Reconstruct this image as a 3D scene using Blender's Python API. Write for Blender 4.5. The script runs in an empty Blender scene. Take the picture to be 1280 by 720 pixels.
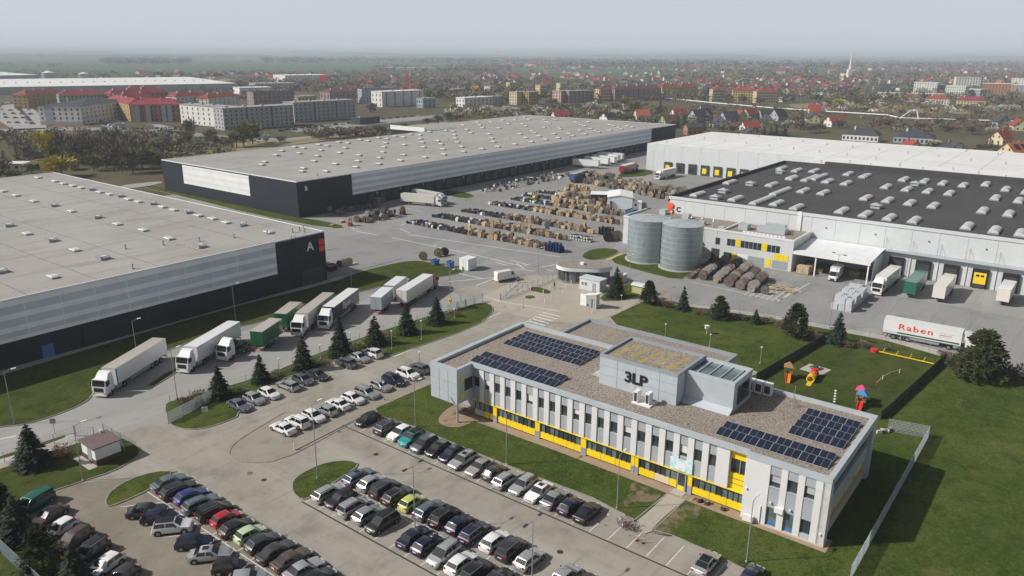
import bpy, math, random
from mathutils import Vector, Matrix
random.seed(7)
R = math.radians
scene = bpy.context.scene
C = bpy.context.collection

# ------------------------------------------------------------------ camera
F, CX, CY, YH, ROLL, H = 955.0, 640.0, 360.0, 66.0, R(0.3), 54.0   # pixels of the 1280x720 photograph, metres
PITCH = math.atan((CY - YH) / F)
cd = bpy.data.cameras.new('camera'); cam = bpy.data.objects.new('camera', cd); C.objects.link(cam)
cd.sensor_width = 36.0; cd.lens = 36.0 * F / 1280.0; cd.clip_start = 1.0; cd.clip_end = 60000.0
cam.matrix_world = Matrix.Translation((0, 0, H)) @ Matrix.Rotation(math.pi / 2 - PITCH, 4, 'X') @ Matrix.Rotation(ROLL, 4, 'Z')
scene.camera = cam

# ------------------------------------------------------------------ sky and sun
SUN_EL, SUN_AZ = 38.3, 186.5          # degrees; azimuth of the sun measured from +X, counter-clockwise
w = bpy.data.worlds.new('World'); scene.world = w; w.use_nodes = True
nt = w.node_tree; nt.nodes.clear()
sky = nt.nodes.new('ShaderNodeTexSky'); sky.sky_type = 'NISHITA'; sky.sun_disc = False
sky.sun_elevation = R(SUN_EL); sky.sun_rotation = R(90 - SUN_AZ)
sky.altitude = 100; sky.air_density = 1.0; sky.dust_density = 3.5; sky.ozone_density = 1.5
hs = nt.nodes.new('ShaderNodeHueSaturation'); hs.inputs['Saturation'].default_value = 0.55
mx = nt.nodes.new('ShaderNodeMix'); mx.data_type = 'RGBA'; 
tc = nt.nodes.new('ShaderNodeTexCoord'); sx = nt.nodes.new('ShaderNodeSeparateXYZ'); mr = nt.nodes.new('ShaderNodeMapRange'); mr.interpolation_type = 'SMOOTHSTEP'
mr.inputs[1].default_value = 0.0; mr.inputs[2].default_value = 0.40; mr.inputs[3].default_value = 0.62; mr.inputs[4].default_value = 0.02   # the haze veil thins out with height
nt.links.new(tc.outputs['Generated'], sx.inputs[0]); nt.links.new(sx.outputs['Z'], mr.inputs[0]); nt.links.new(mr.outputs[0], mx.inputs[0])
mx.inputs[7].default_value = (15.2, 16.3, 17.5, 1)        # thin high cloud veil over the whole sky
bg = nt.nodes.new('ShaderNodeBackground'); bg.inputs['Strength'].default_value = 0.064
wo = nt.nodes.new('ShaderNodeOutputWorld')
nt.links.new(sky.outputs[0], hs.inputs['Color']); nt.links.new(hs.outputs[0], mx.inputs[6])
nt.links.new(mx.outputs[2], bg.inputs['Color']); nt.links.new(bg.outputs[0], wo.inputs['Surface'])
sl = bpy.data.lights.new('sun', 'SUN'); sl.energy = 5.0; sl.angle = R(0.9); sl.color = (1.0, 0.955, 0.89)
sun = bpy.data.objects.new('sun', sl); C.objects.link(sun)
_d = Vector((-math.cos(R(SUN_AZ)) * math.cos(R(SUN_EL)), -math.sin(R(SUN_AZ)) * math.cos(R(SUN_EL)), -math.sin(R(SUN_EL))))
sun.rotation_euler = _d.to_track_quat('-Z', 'Y').to_euler(); sun.location = (-100, 0, 120)
vs = scene.view_settings
vs.view_transform = 'Standard'; vs.look = 'None'; vs.exposure = -0.1; vs.gamma = 1.0; vs.use_curve_mapping = False
cy = scene.cycles
cy.max_bounces = 5; cy.diffuse_bounces = 2; cy.glossy_bounces = 2; cy.transmission_bounces = 3; cy.volume_bounces = 0
cy.transparent_max_bounces = 6; cy.use_denoising = True; cy.caustics_reflective = False; cy.caustics_refractive = False
cy.use_adaptive_sampling = True; cy.adaptive_threshold = 0.02

# ------------------------------------------------------------------ photograph pixels -> places on the ground
_c, _s, _cr, _sr = math.cos(PITCH), math.sin(PITCH), math.cos(ROLL), math.sin(ROLL)
def P(px, py, z=0.0):
    x = (px - CX) / F; y = -(py - CY) / F
    x, y = x * _cr - y * _sr, x * _sr + y * _cr
    d = Vector((x, _c + y * _s, -_s + y * _c)); t = (z - H) / d.z
    return Vector((d.x * t, d.y * t, z))
def top_height(base, top):
    """height of a vertical thing standing at photo pixel base whose tip is at photo pixel top"""
    b = P(*base); x = (CX - CX); lo, hi = 0.0, 52.0
    for _ in range(40):
        m = (lo + hi) / 2
        X, Y, Z = b.x, b.y, m - H
        v = (Y * _s + Z * _c) / (Y * _c - Z * _s); u = X / (Y * _c - Z * _s)
        py = CY - F * (-u * _sr + v * _cr)
        if py > top[1]: lo = m
        else: hi = m
    return lo
AL = R(52.3)                                   # the estate's grid: a runs along e1, b along e2
e1 = Vector((math.cos(AL), math.sin(AL), 0)); e2 = Vector((-math.sin(AL), math.cos(AL), 0))
def W(a, b, z=0.0): return e1 * a + e2 * b + Vector((0, 0, z))
def AB(v): return (v.dot(e1), v.dot(e2))
def E(px, py, z=0.0): return AB(P(px, py, z))

# ------------------------------------------------------------------ mesh and object helpers
class MB:
    def __init__(s, o=(0, 0)): s.v = []; s.f = []; s.m = []; s.o = o
    def add(s, vs, fs, m=0):
        n = len(s.v); s.v += [(p[0] - s.o[0], p[1] - s.o[1], p[2]) for p in vs]
        s.f += [tuple(i + n for i in f) for f in fs]; s.m += [m] * len(fs); return s
    def box(s, x0, x1, y0, y1, z0, z1, m=0):
        return s.add([(x0, y0, z0), (x1, y0, z0), (x1, y1, z0), (x0, y1, z0), (x0, y0, z1), (x1, y0, z1), (x1, y1, z1), (x0, y1, z1)],
                     [(3, 2, 1, 0), (4, 5, 6, 7), (0, 1, 5, 4), (1, 2, 6, 5), (2, 3, 7, 6), (3, 0, 4, 7)], m)
    def prism(s, poly, z0, z1, m=0, bottom=True):
        n = len(poly); vs = [(p[0], p[1], z0) for p in poly] + [(p[0], p[1], z1) for p in poly]
        fs = [(i, (i + 1) % n, n + (i + 1) % n, n + i) for i in range(n)] + [tuple(range(n, 2 * n))]
        if bottom: fs.append(tuple(range(n - 1, -1, -1)))
        return s.add(vs, fs, m)
    def sheet(s, poly, z, m=0): return s.add([(p[0], p[1], z) for p in poly], [tuple(range(len(poly)))], m)
    def cyl(s, x, y, z0, z1, r0, r1=None, n=10, m=0, cap=True, ph=0.0):
        r1 = r0 if r1 is None else r1
        vs = [(x + r0 * math.cos(ph + 6.28319 * i / n), y + r0 * math.sin(ph + 6.28319 * i / n), z0) for i in range(n)] + \
             [(x + r1 * math.cos(ph + 6.28319 * i / n), y + r1 * math.sin(ph + 6.28319 * i / n), z1) for i in range(n)]
        fs = [(i, (i + 1) % n, n + (i + 1) % n, n + i) for i in range(n)]
        if cap: fs += [tuple(range(n, 2 * n)), tuple(range(n - 1, -1, -1))]
        return s.add(vs, fs, m)
    def tube(s, p0, p1, r0, r1=None, n=5, m=0, cap=True):
        r1 = r0 if r1 is None else r1
        p0, p1 = Vector(p0), Vector(p1); d = (p1 - p0)
        if d.length < 1e-6: return s
        d.normalize(); a = d.orthogonal().normalized(); b = d.cross(a)
        vs = [];
        for p, r in ((p0, r0), (p1, r1)):
            for i in range(n):
                t = 6.28319 * i / n; vs.append(tuple(p + (a * math.cos(t) + b * math.sin(t)) * r))
        fs = [(i, (i + 1) % n, n + (i + 1) % n, n + i) for i in range(n)]
        if cap: fs += [tuple(range(n, 2 * n)), tuple(range(n - 1, -1, -1))]
        return s.add(vs, fs, m)
    def mesh(s, name, mats, smooth=None):
        me = bpy.data.meshes.new(name); me.from_pydata(s.v, [], s.f)
        for mt in (mats if isinstance(mats, (list, tuple)) else [mats]): me.materials.append(mt)
        if any(s.m): me.polygons.foreach_set('material_index', s.m)
        if smooth is not None:
            me.polygons.foreach_set('use_smooth', [True] * len(s.f)); me.update()
            if smooth < 180: me.set_sharp_from_angle(angle=R(smooth))
        me.update(); return me
    def build(s, name, mats, parent=None, smooth=None, **kw):
        return obj(name, s.mesh(name, mats, smooth), parent, **kw)
def obj(name, me, parent=None, loc=None, rz=None, kind=None):
    o = bpy.data.objects.new(name, me); C.objects.link(o)
    if parent is not None: o.parent = parent
    if loc is not None: o.location = loc
    if rz is not None: o.rotation_euler = (0, 0, rz)
    if kind: o['kind'] = kind
    return o
def tag(o, label=None, cat=None, group=None, kind=None):
    if label: o['label'] = label
    if cat: o['category'] = cat
    if group: o['group'] = group
    if kind: o['kind'] = kind
    return o
def thing(name, label, cat, loc=(0, 0, 0), rz=0.0, group=None):
    o = obj(name, None, None, loc, rz); o.empty_display_size = 0.3
    return tag(o, label, cat, group)
def estate_thing(name, label, cat, a, b, group=None): return thing(name, label, cat, W(a, b), AL, group)
def kids(o): return CH.get(o.name, [])
CH = {}
def freeze(root):
    """remember a prototype's parts so that copies are cheap"""
    CH[root.name] = [c for c in C.objects if c.parent == root]
    for c in CH[root.name]: CH[c.name] = [g for g in C.objects if g.parent == c]
def copy_tree(o, loc=None, rz=None, label=None, group=None, parent=None, scale=None):
    n = o.copy(); C.objects.link(n)
    if parent is not None: n.parent = parent
    if loc is not None: n.location = loc
    if rz is not None: n.rotation_euler = (0, 0, rz)
    if scale is not None: n.scale = (scale,) * 3 if not isinstance(scale, tuple) else scale
    if label: n['label'] = label
    if group: n['group'] = group
    out = [copy_tree(c, parent=n) for c in CH.get(o.name, [])]
    n_children[n.name] = out
    return n
n_children = {}
def set_mat(o, m, slot=0):
    o.material_slots[slot].link = 'OBJECT'; o.material_slots[slot].material = m

# ------------------------------------------------------------------ materials
def mat(name, col, rough=0.7, metal=0.0, col2=None, vscale=0.5, detail=4, bump=0.0, bscale=6.0, coat=0.0, spec=0.3, emit=None, lo=0.35, hi=0.65, stretch=None, coords='pos'):
    m = bpy.data.materials.new(name); m.use_nodes = True; t = m.node_tree; b = t.nodes['Principled BSDF']
    b.inputs['Base Color'].default_value = (*col, 1); b.inputs['Roughness'].default_value = rough
    b.inputs['Metallic'].default_value = metal; b.inputs['Specular IOR Level'].default_value = spec
    if coat: b.inputs['Coat Weight'].default_value = coat; b.inputs['Coat Roughness'].default_value = 0.06
    g = None
    if col2 or bump:
        if coords == 'pos': g = t.nodes.new('ShaderNodeNewGeometry').outputs['Position']
        else: g = t.nodes.new('ShaderNodeTexCoord').outputs['Object']
        if stretch:
            mp = t.nodes.new('ShaderNodeMapping'); mp.inputs['Rotation'].default_value = (0, 0, -AL); mp.inputs['Scale'].default_value = stretch
            mp.vector_type = 'POINT'
            # rotate into the estate grid first, then stretch
            rt = t.nodes.new('ShaderNodeMapping'); rt.inputs['Rotation'].default_value = (0, 0, -AL); t.links.new(g, rt.inputs[0])
            mp.inputs['Rotation'].default_value = (0, 0, 0); t.links.new(rt.outputs[0], mp.inputs[0]); g = mp.outputs[0]
    if col2:
        n = t.nodes.new('ShaderNodeTexNoise'); n.inputs['Scale'].default_value = vscale; n.inputs['Detail'].default_value = detail; n.inputs['Roughness'].default_value = 0.62
        t.links.new(g, n.inputs['Vector'])
        r = t.nodes.new('ShaderNodeMapRange'); r.inputs[1].default_value = lo; r.inputs[2].default_value = hi; t.links.new(n.outputs['Fac'], r.inputs[0])
        x = t.nodes.new('ShaderNodeMix'); x.data_type = 'RGBA'; x.inputs[6].default_value = (*col, 1); x.inputs[7].default_value = (*col2, 1)
        t.links.new(r.outputs[0], x.inputs[0]); t.links.new(x.outputs[2], b.inputs['Base Color'])
    if bump:
        n2 = t.nodes.new('ShaderNodeTexNoise'); n2.inputs['Scale'].default_value = bscale; n2.inputs['Detail'].default_value = 3; t.links.new(g, n2.inputs['Vector'])
        bp = t.nodes.new('ShaderNodeBump'); bp.inputs['Strength'].default_value = bump; bp.inputs['Distance'].default_value = 0.1
        t.links.new(n2.outputs['Fac'], bp.inputs['Height']); t.links.new(bp.outputs[0], b.inputs['Normal'])
    if emit: b.inputs['Emission Color'].default_value = (*emit[0], 1); b.inputs['Emission Strength'].default_value = emit[1]
    return m
def layered(name, base, layers, rough=0.9, bump=0.0, bscale=4.0, brick=None, spec=0.25):
    """base colour with several noise layers: (colour, scale, lo, hi, amount, stretch)"""
    m = bpy.data.materials.new(name); m.use_nodes = True; t = m.node_tree; b = t.nodes['Principled BSDF']
    b.inputs['Roughness'].default_value = rough; b.inputs['Specular IOR Level'].default_value = spec
    g = t.nodes.new('ShaderNodeNewGeometry').outputs['Position']
    rt = t.nodes.new('ShaderNodeMapping'); rt.inputs['Rotation'].default_value = (0, 0, -AL); t.links.new(g, rt.inputs[0]); g = rt.outputs[0]
    rgb = t.nodes.new('ShaderNodeRGB'); rgb.outputs[0].default_value = (*base, 1); cur = rgb.outputs[0]
    if brick:
        bt = t.nodes.new('ShaderNodeTexBrick'); bt.inputs['Color1'].default_value = (*base, 1); bt.inputs['Color2'].default_value = (*[c * 0.88 for c in base], 1)
        bt.inputs['Mortar'].default_value = (*[c * 0.5 for c in base], 1); bt.inputs['Scale'].default_value = 1.0
        bt.inputs['Brick Width'].default_value = brick[0]; bt.inputs['Row Height'].default_value = brick[1]; bt.inputs['Mortar Size'].default_value = brick[2]
        t.links.new(g, bt.inputs['Vector']); cur = bt.outputs['Color']
    for i, (col, sc, lo, hi, amt, st) in enumerate(layers):
        n = t.nodes.new('ShaderNodeTexNoise'); n.inputs['Scale'].default_value = sc; n.inputs['Detail'].default_value = 5; n.inputs['Roughness'].default_value = 0.65
        mp = t.nodes.new('ShaderNodeMapping'); mp.inputs['Scale'].default_value = (*(st or (1, 1)), 1); mp.inputs['Location'].default_value = (i * 37.3, i * 11.9, 0)
        t.links.new(g, mp.inputs[0]); t.links.new(mp.outputs[0], n.inputs['Vector'])
        r = t.nodes.new('ShaderNodeMapRange'); r.inputs[1].default_value = lo; r.inputs[2].default_value = hi; r.inputs[4].default_value = amt
        t.links.new(n.outputs['Fac'], r.inputs[0])
        x = t.nodes.new('ShaderNodeMix'); x.data_type = 'RGBA'; t.links.new(r.outputs[0], x.inputs[0]); t.links.new(cur, x.inputs[6]); x.inputs[7].default_value = (*col, 1); cur = x.outputs[2]
    t.links.new(cur, b.inputs['Base Color'])
    if bump:
        n2 = t.nodes.new('ShaderNodeTexNoise'); n2.inputs['Scale'].default_value = bscale; n2.inputs['Detail'].default_value = 4; t.links.new(g, n2.inputs['Vector'])
        bp = t.nodes.new('ShaderNodeBump'); bp.inputs['Strength'].default_value = bump; bp.inputs['Distance'].default_value = 0.12
        t.links.new(n2.outputs['Fac'], bp.inputs['Height']); t.links.new(bp.outputs[0], b.inputs['Normal'])
    return m
M = {}
M['asphalt'] = layered('asphalt', (.235, .235, .235), [((.30, .295, .285), .03, .4, .65, .7, None), ((.155, .155, .16), .12, .52, .72, .7, None), ((.33, .325, .31), .05, .5, .7, .6, (.25, 2.5)), ((.16, .16, .16), .9, .6, .8, .5, None), ((.10, .10, .10), .25, .66, .78, .5, None), ((.17, .17, .17), .3, .54, .68, .5, (.12, 2.0)), ((.36, .355, .345), .7, .62, .76, .4, (.2, 1.5))], bump=.15, bscale=14)
M['truck_road'] = layered('truck_road', (.29, .285, .275), [((.36, .35, .335), .06, .4, .65, .7, (.4, 2)), ((.21, .205, .20), .3, .55, .75, .6, (.3, 1.5)), ((.19, .185, .18), 1.4, .62, .8, .5, None)], bump=.15, bscale=14)
M['pavers'] = layered('pavers', (.285, .26, .222), [((.34, .315, .275), .08, .42, .65, .6, None), ((.19, .172, .148), .22, .50, .68, .75, None), ((.15, .138, .12), 1.1, .56, .74, .5, None), ((.38, .355, .315), .05, .48, .66, .6, (3, .3)), ((.17, .155, .135), .35, .56, .7, .5, (.15, 2.5)), ((.12, .11, .095), 2.6, .64, .76, .4, None)], bump=.1, bscale=14)
M['brick_pavers'] = layered('brick_pavers', (.25, .222, .175), [((.30, .275, .23), .1, .42, .65, .55, None), ((.14, .122, .095), .35, .55, .75, .6, None), ((.11, .095, .07), 1.6, .62, .8, .4, None)], brick=(.42, .21, .028), bump=.1, bscale=14)
M['plaza'] = layered('plaza', (.36, .325, .272), [((.42, .385, .33), .1, .4, .65, .6, None), ((.25, .225, .185), .3, .52, .75, .6, None), ((.20, .18, .15), 1.2, .6, .8, .4, None)], bump=.1, bscale=14)
M['plaza_worn'] = layered('plaza_worn', (.27, .24, .20), [((.33, .30, .255), .1, .4, .65, .6, None), ((.19, .168, .14), .3, .5, .7, .6, None), ((.14, .125, .10), 1.2, .6, .8, .5, None)], bump=.1, bscale=14)
M['concrete'] = layered('concrete', (.42, .40, .365), [((.31, .295, .265), .25, .45, .7, .7, None), ((.23, .215, .19), 1.2, .6, .8, .5, None)], bump=.1)
M['grass'] = layered('grass', (.047, .075, .015), [((.10, .112, .028), .07, .40, .64, .8, None), ((.030, .052, .011), .3, .48, .64, .8, None), ((.17, .14, .06), .16, .60, .74, .7, None), ((.095, .125, .026), 1.3, .48, .68, .65, None), ((.022, .036, .009), 3.0, .5, .68, .7, None), ((.19, .18, .09), 5.0, .62, .74, .5, None)], rough=1.0, bump=.9, bscale=5, spec=.05)
M['lawn_dark'] = layered('lawn_dark', (.052, .070, .016), [((.095, .098, .03), .10, .42, .66, .7, None), ((.02, .038, .010), .35, .48, .66, .75, None), ((.13, .11, .055), .3, .6, .74, .65, None), ((.06, .085, .02), 1.7, .45, .7, .6, None), ((.018, .03, .008), 4.5, .5, .75, .6, None)], rough=1.0, bump=.9, bscale=5, spec=.05)
M['earth'] = layered('earth', (.26, .19, .125), [((.19, .135, .085), .6, .45, .65, .8, None), ((.33, .26, .18), 2.0, .55, .75, .6, None)], rough=1.0, bump=.4)
GL = [((.10, .112, .028), .07, .40, .64, .8, None), ((.030, .052, .011), .3, .48, .64, .8, None), ((.022, .036, .009), 3.0, .5, .68, .7, None)]
M['patchy'] = layered('patchy', (.042, .078, .014), GL + [((.20, .15, .10), .45, .46, .58, .95, None), ((.13, .095, .065), 2.5, .52, .62, .6, None)], rough=1.0, bump=.6, bscale=5, spec=.05)
M['patchy_gravel'] = layered('patchy_gravel', (.042, .078, .014), GL + [((.32, .24, .17), .4, .36, .48, .97, None), ((.22, .165, .12), 3.0, .52, .66, .5, None)], rough=1.0, bump=.6, bscale=5, spec=.05)
M['gravel_strip'] = layered('gravel_strip', (.33, .24, .17), [((.25, .18, .13), .6, .45, .65, .7, None), ((.40, .31, .24), 5.0, .5, .75, .7, None)], rough=1.0, bump=.4, bscale=9)
M['terrain'] = layered('terrain', (.088, .078, .048), [((.15, .12, .078), .006, .42, .62, .8, None), ((.062, .085, .036), .012, .5, .66, .8, None), ((.07, .058, .042), .05, .5, .7, .6, None), ((.20, .17, .11), .03, .6, .75, .5, None), ((.04, .045, .022), .5, .5, .75, .5, None)], rough=1.0, bump=.6, bscale=1.0, spec=.05)
M['field_green'] = layered('field_green', (.07, .11, .05), [((.09, .13, .06), .004, .45, .6, .7, (1, 6)), ((.045, .09, .03), .02, .5, .7, .5, (1, 8))], rough=1.0, spec=.05)
M['field_brown'] = layered('field_brown', (.17, .115, .082), [((.12, .08, .06), .02, .45, .6, .8, (1, 6)), ((.20, .15, .10), .1, .5, .7, .5, None)], rough=1.0, spec=.05)
M['field_straw'] = layered('field_straw', (.27, .22, .125), [((.20, .165, .09), .02, .45, .6, .8, (1, 6)), ((.10, .11, .04), .05, .5, .7, .6, None)], rough=1.0, spec=.05)
M['roof_grey'] = layered('roof_grey', (.315, .30, .283), [((.37, .355, .335), .03, .40, .62, .8, None), ((.24, .225, .205), .10, .52, .70, .7, (.4, 2)), ((.19, .165, .14), .4, .60, .76, .7, (.25, 1.4)), ((.40, .385, .37), .8, .58, .75, .4, None), ((.22, .20, .185), 1.8, .6, .75, .4, None)])
M['roof_white'] = layered('roof_white', (.66, .66, .65), [((.73, .73, .72), .04, .42, .62, .7, None), ((.52, .51, .49), .12, .52, .72, .7, (3, .4)), ((.42, .40, .37), .5, .62, .8, .6, (2, .3))])
M['roof_dark'] = layered('roof_dark', (.062, .06, .062), [((.085, .082, .082), .05, .42, .62, .7, None), ((.045, .043, .045), .2, .5, .7, .6, (.4, 2)), ((.12, .115, .11), .5, .65, .8, .5, None)])
M['roof_gravel'] = layered('roof_gravel', (.235, .195, .16), [((.29, .245, .205), .12, .42, .62, .6, None), ((.17, .14, .115), .5, .5, .7, .5, None), ((.50, .45, .40), 5.0, .50, .62, .85, None), ((.055, .045, .036), 4.2, .52, .64, .8, None)], bump=.5, bscale=8)
M['moss'] = layered('moss', (.36, .29, .085), [((.26, .21, .12), 1.2, .45, .65, .9, None)], rough=1)
def pnl(n, c, rough=.45, metal=.0, d=.9): return mat(n, c, rough, metal, tuple(x * d for x in c), .35, bump=0)
M['cladding_light'] = pnl('cladding_light', (.80, .835, .86)); M['cladding_mid'] = pnl('cladding_mid', (.56, .60, .645)); M['cladding_dark'] = pnl('cladding_dark', (.017, .021, .031), .62)
M['cladding_white'] = pnl('cladding_white', (.80, .81, .80)); M['cladding_c'] = pnl('cladding_c', (.585, .61, .62), d=.94); M['trim_light'] = pnl('trim_light', (.72, .74, .75))
M['joint'] = mat('joint', (.30, .31, .32)); M['stripe_white'] = pnl('stripe_white', (.66, .66, .66), .6, d=.93); M['stripe_grey'] = pnl('stripe_grey', (.36, .375, .40), .6, d=.93)
M['zinc'] = pnl('zinc', (.50, .55, .59), .42, .2); M['zinc_edge'] = pnl('zinc_edge', (.36, .41, .46), .4, .3)
M['yellow'] = pnl('yellow', (.86, .62, .02), .5, d=.92); M['orange'] = mat('orange', (.85, .13, .02), .4); M['red_sign'] = mat('red_sign', (.72, .05, .03), .4); M['black_sign'] = mat('black_sign', (.015, .015, .017), .4)
M['white_sign'] = mat('white_sign', (.75, .75, .75), .5)
M['glass'] = mat('glass', (.022, .03, .036), .05, 0, (.05, .06, .065), .4, spec=.8); M['glass_pale'] = mat('glass_pale', (.18, .235, .25), .1, 0, (.07, .10, .105), .45, spec=.8)
M['car_glass'] = mat('car_glass', (.012, .015, .018), .04, spec=.7); M['frame_dark'] = mat('frame_dark', (.05, .055, .06), .5); M['frame_grey'] = mat('frame_grey', (.30, .33, .35), .5)
M['galv'] = mat('galv', (.36, .42, .44), .42, .45, (.29, .34, .36), .5, stretch=(1, 1, .2)); M['galv_pale'] = mat('galv_pale', (.48, .53, .55), .45, .3)
M['metal_grey'] = mat('metal_grey', (.33, .345, .36), .5, .3); M['metal_white'] = mat('metal_white', (.72, .72, .71), .5); M['black'] = mat('black', (.02, .02, .022), .6); M['rubber'] = mat('rubber', (.018, .018, .019), .85)
M['rim'] = mat('rim', (.36, .37, .38), .35, .6); M['lens_red'] = mat('lens_red', (.38, .012, .012), .2, spec=.6); M['lens_clear'] = mat('lens_clear', (.36, .38, .40), .12, spec=.8)
M['plate'] = mat('plate', (.72, .72, .70), .5); M['pv'] = mat('pv', (.010, .014, .030), .12, 0, (.016, .022, .042), .8, spec=.7); M['pv_frame'] = mat('pv_frame', (.55, .57, .60), .4, .4)
M['wood'] = mat('wood', (.44, .33, .20), .85, 0, (.27, .20, .125), 1.2, bump=.2); M['wood_old'] = mat('wood_old', (.20, .17, .145), .9, 0, (.115, .095, .08), 1.2, bump=.2); M['wood_pale'] = mat('wood_pale', (.56, .45, .30), .85, 0, (.38, .29, .18), 1.2)
M['plastic_dark'] = mat('plastic_dark', (.03, .03, .035), .5); M['plastic_blue'] = mat('plastic_blue', (.02, .035, .11), .5); M['blue_mid'] = mat('blue_mid', (.05, .16, .36), .5); M['cable_orange'] = mat('cable_orange', (.55, .14, .03), .6)
M['line_white'] = mat('line_white', (.62, .61, .58), .8, 0, (.34, .33, .31), 1.5, lo=.5, hi=.75); M['line_yellow'] = mat('line_yellow', (.62, .50, .12), .8, 0, (.40, .33, .12), 1.5); M['drain'] = mat('drain', (.045, .04, .038), .9)
M['kerb'] = mat('kerb', (.30, .285, .26), .9, 0, (.22, .21, .19), 1.0)
M['bark'] = mat('bark', (.10, .075, .055), .95, 0, (.06, .045, .035), 2.0)
def foliage(n, c, c2, sc=1.5): return mat(n, c, .85, 0, c2, sc, detail=3, lo=.35, hi=.65, spec=.1)
M['spruce'] = foliage('spruce', (.036, .052, .026), (.015, .024, .015), 1.0); M['spruce_blue'] = foliage('spruce_blue', (.046, .064, .044), (.020, .031, .024), 1.0); M['pine'] = foliage('pine', (.062, .076, .030), (.028, .038, .017), 1.0)
M['twig'] = foliage('twig', (.215, .175, .13), (.135, .11, .08), .4); M['twig_red'] = foliage('twig_red', (.17, .105, .075), (.11, .068, .05), .6); M['twig_olive'] = foliage('twig_olive', (.235, .215, .105), (.15, .14, .07), .4)
M['willow'] = foliage('willow', (.52, .43, .05), (.36, .30, .045), .5); M['blossom'] = foliage('blossom', (.60, .57, .52), (.40, .37, .32), .5); M['leaf_green'] = foliage('leaf_green', (.16, .19, .05), (.09, .115, .03), .5); M['purple_blossom'] = foliage('purple_blossom', (.22, .15, .17), (.14, .10, .11), .5)
M['dark_conifer'] = foliage('dark_conifer', (.022, .036, .024), (.012, .020, .015), .4)
PAINT = {}
def paint(n, c, metal=.35): PAINT[n] = mat('paint_' + n.replace(' ', '_'), c, .32, metal, coat=.6, spec=.5)
for n, c, mt in (('white', (.74, .745, .74), 0), ('silver', (.47, .485, .49), .5), ('pale grey', (.36, .38, .39), .5), ('grey', (.16, .17, .18), .5), ('dark grey', (.055, .058, .064), .4), ('black', (.014, .014, .016), .1), ('dark blue', (.014, .022, .052), .3),
                 ('blue', (.025, .05, .20), .3), ('blue grey', (.17, .215, .26), .5), ('red', (.42, .012, .02), .1), ('teal', (.03, .30, .31), .2), ('pale green', (.52, .62, .38), .1), ('lime', (.55, .58, .14), .1), ('brown', (.115, .085, .07), .4), ('purple brown', (.055, .035, .042), .3),
                 ('beige', (.42, .39, .34), .4), ('dark green', (.012, .13, .095), .3), ('truck red', (.30, .015, .03), .1), ('truck green', (.012, .105, .04), .0), ('truck teal', (.012, .12, .085), 0), ('truck cream', (.66, .64, .58), 0), ('truck grey', (.38, .42, .46), 0), ('truck navy', (.018, .024, .045), 0), ('tarp', (.46, .43, .38), 0), ('truck blue', (.035, .09, .22), 0)):
    paint(n, c, mt)
# ================================================================== the setting: ground, roads, lawns, markings
def chaikin(pts, n=2):
    for _ in range(n):
        out = []
        for i in range(len(pts)):
            p, q = pts[i], pts[(i + 1) % len(pts)]
            out += [(p[0] * .75 + q[0] * .25, p[1] * .75 + q[1] * .25), (p[0] * .25 + q[0] * .75, p[1] * .25 + q[1] * .75)]
        pts = out
    return pts
def area(p): return sum(p[i][0] * p[(i + 1) % len(p)][1] - p[(i + 1) % len(p)][0] * p[i][1] for i in range(len(p))) / 2
def ccw(p): return p if area(p) > 0 else p[::-1]
def pxy(l): return ccw([tuple(P(*q)[:2]) for q in l])
def abxy(l): return ccw([tuple(W(*q)[:2]) for q in l])
def sheet(name, poly, z, m, kind='structure'): return MB().sheet(ccw(poly), z).build(name, m, kind=kind)
sheet('ground', [(-45000, -3000), (45000, -3000), (45000, 45000), (-45000, 45000)], -.10, M['terrain'])
sheet('estate_yard', abxy([(-60, -160), (-60, 152), (116, 152), (116, 288), (157, 288), (157, 213), (445, 213), (445, 170), (334, 170), (334, -160)]), 0, M['asphalt'])
sheet('truck_road', chaikin(abxy([(-60, 107.5), (60, 107.5), (122, 105.5), (128, 112), (124, 124), (118, 128), (104, 127), (90, 131), (60, 133), (30, 121), (-60, 122)]), 1), .008, M['truck_road'])
sheet('car_park', abxy([(-60, -40), (-60, 107.3), (60, 107.3), (122, 105.3), (130, 117), (147, 113), (158, 104), (160, 76), (150, 72), (112, 76), (70, 10), (60, -40)]), .006, M['pavers'])
sheet('brick_car_park', abxy([(22, 40), (22, 100), (34, 99), (44.4, 90.5), (44.4, 40)]), .012, M['brick_pavers'])
sheet('gate_plaza', chaikin(pxy([(588, 378), (640, 352), (690, 345), (735, 338), (790, 372), (800, 378), (760, 398), (705, 404), (660, 398), (618, 388)]), 1), .013, M['plaza'])
sheet('wall_path', abxy([(-60, 144.9), (-60, 147.3), (120, 147.3), (120, 144.9)]), .03, M['concrete'])
sheet('footpath', pxy([(-30, 598), (40, 571), (85, 556), (98, 547), (90, 543), (60, 553), (0, 572), (-30, 583)]), .02, M['concrete'])
sheet('entrance_path', pxy([(795, 655), (838, 614), (861, 622), (817, 664), (806, 668)]), .10, M['plaza'])
sheet('fence_path', pxy([(806, 373), (960, 393), (1107, 420), (1180, 440), (1330, 476), (1330, 483), (1180, 446), (1107, 425), (960, 397), (806, 377)]), .015, M['concrete'])
sheet('dock_apron', abxy([(190, -60), (209, -60), (209, 41), (190, 41)]), .007, M['truck_road'])
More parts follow.
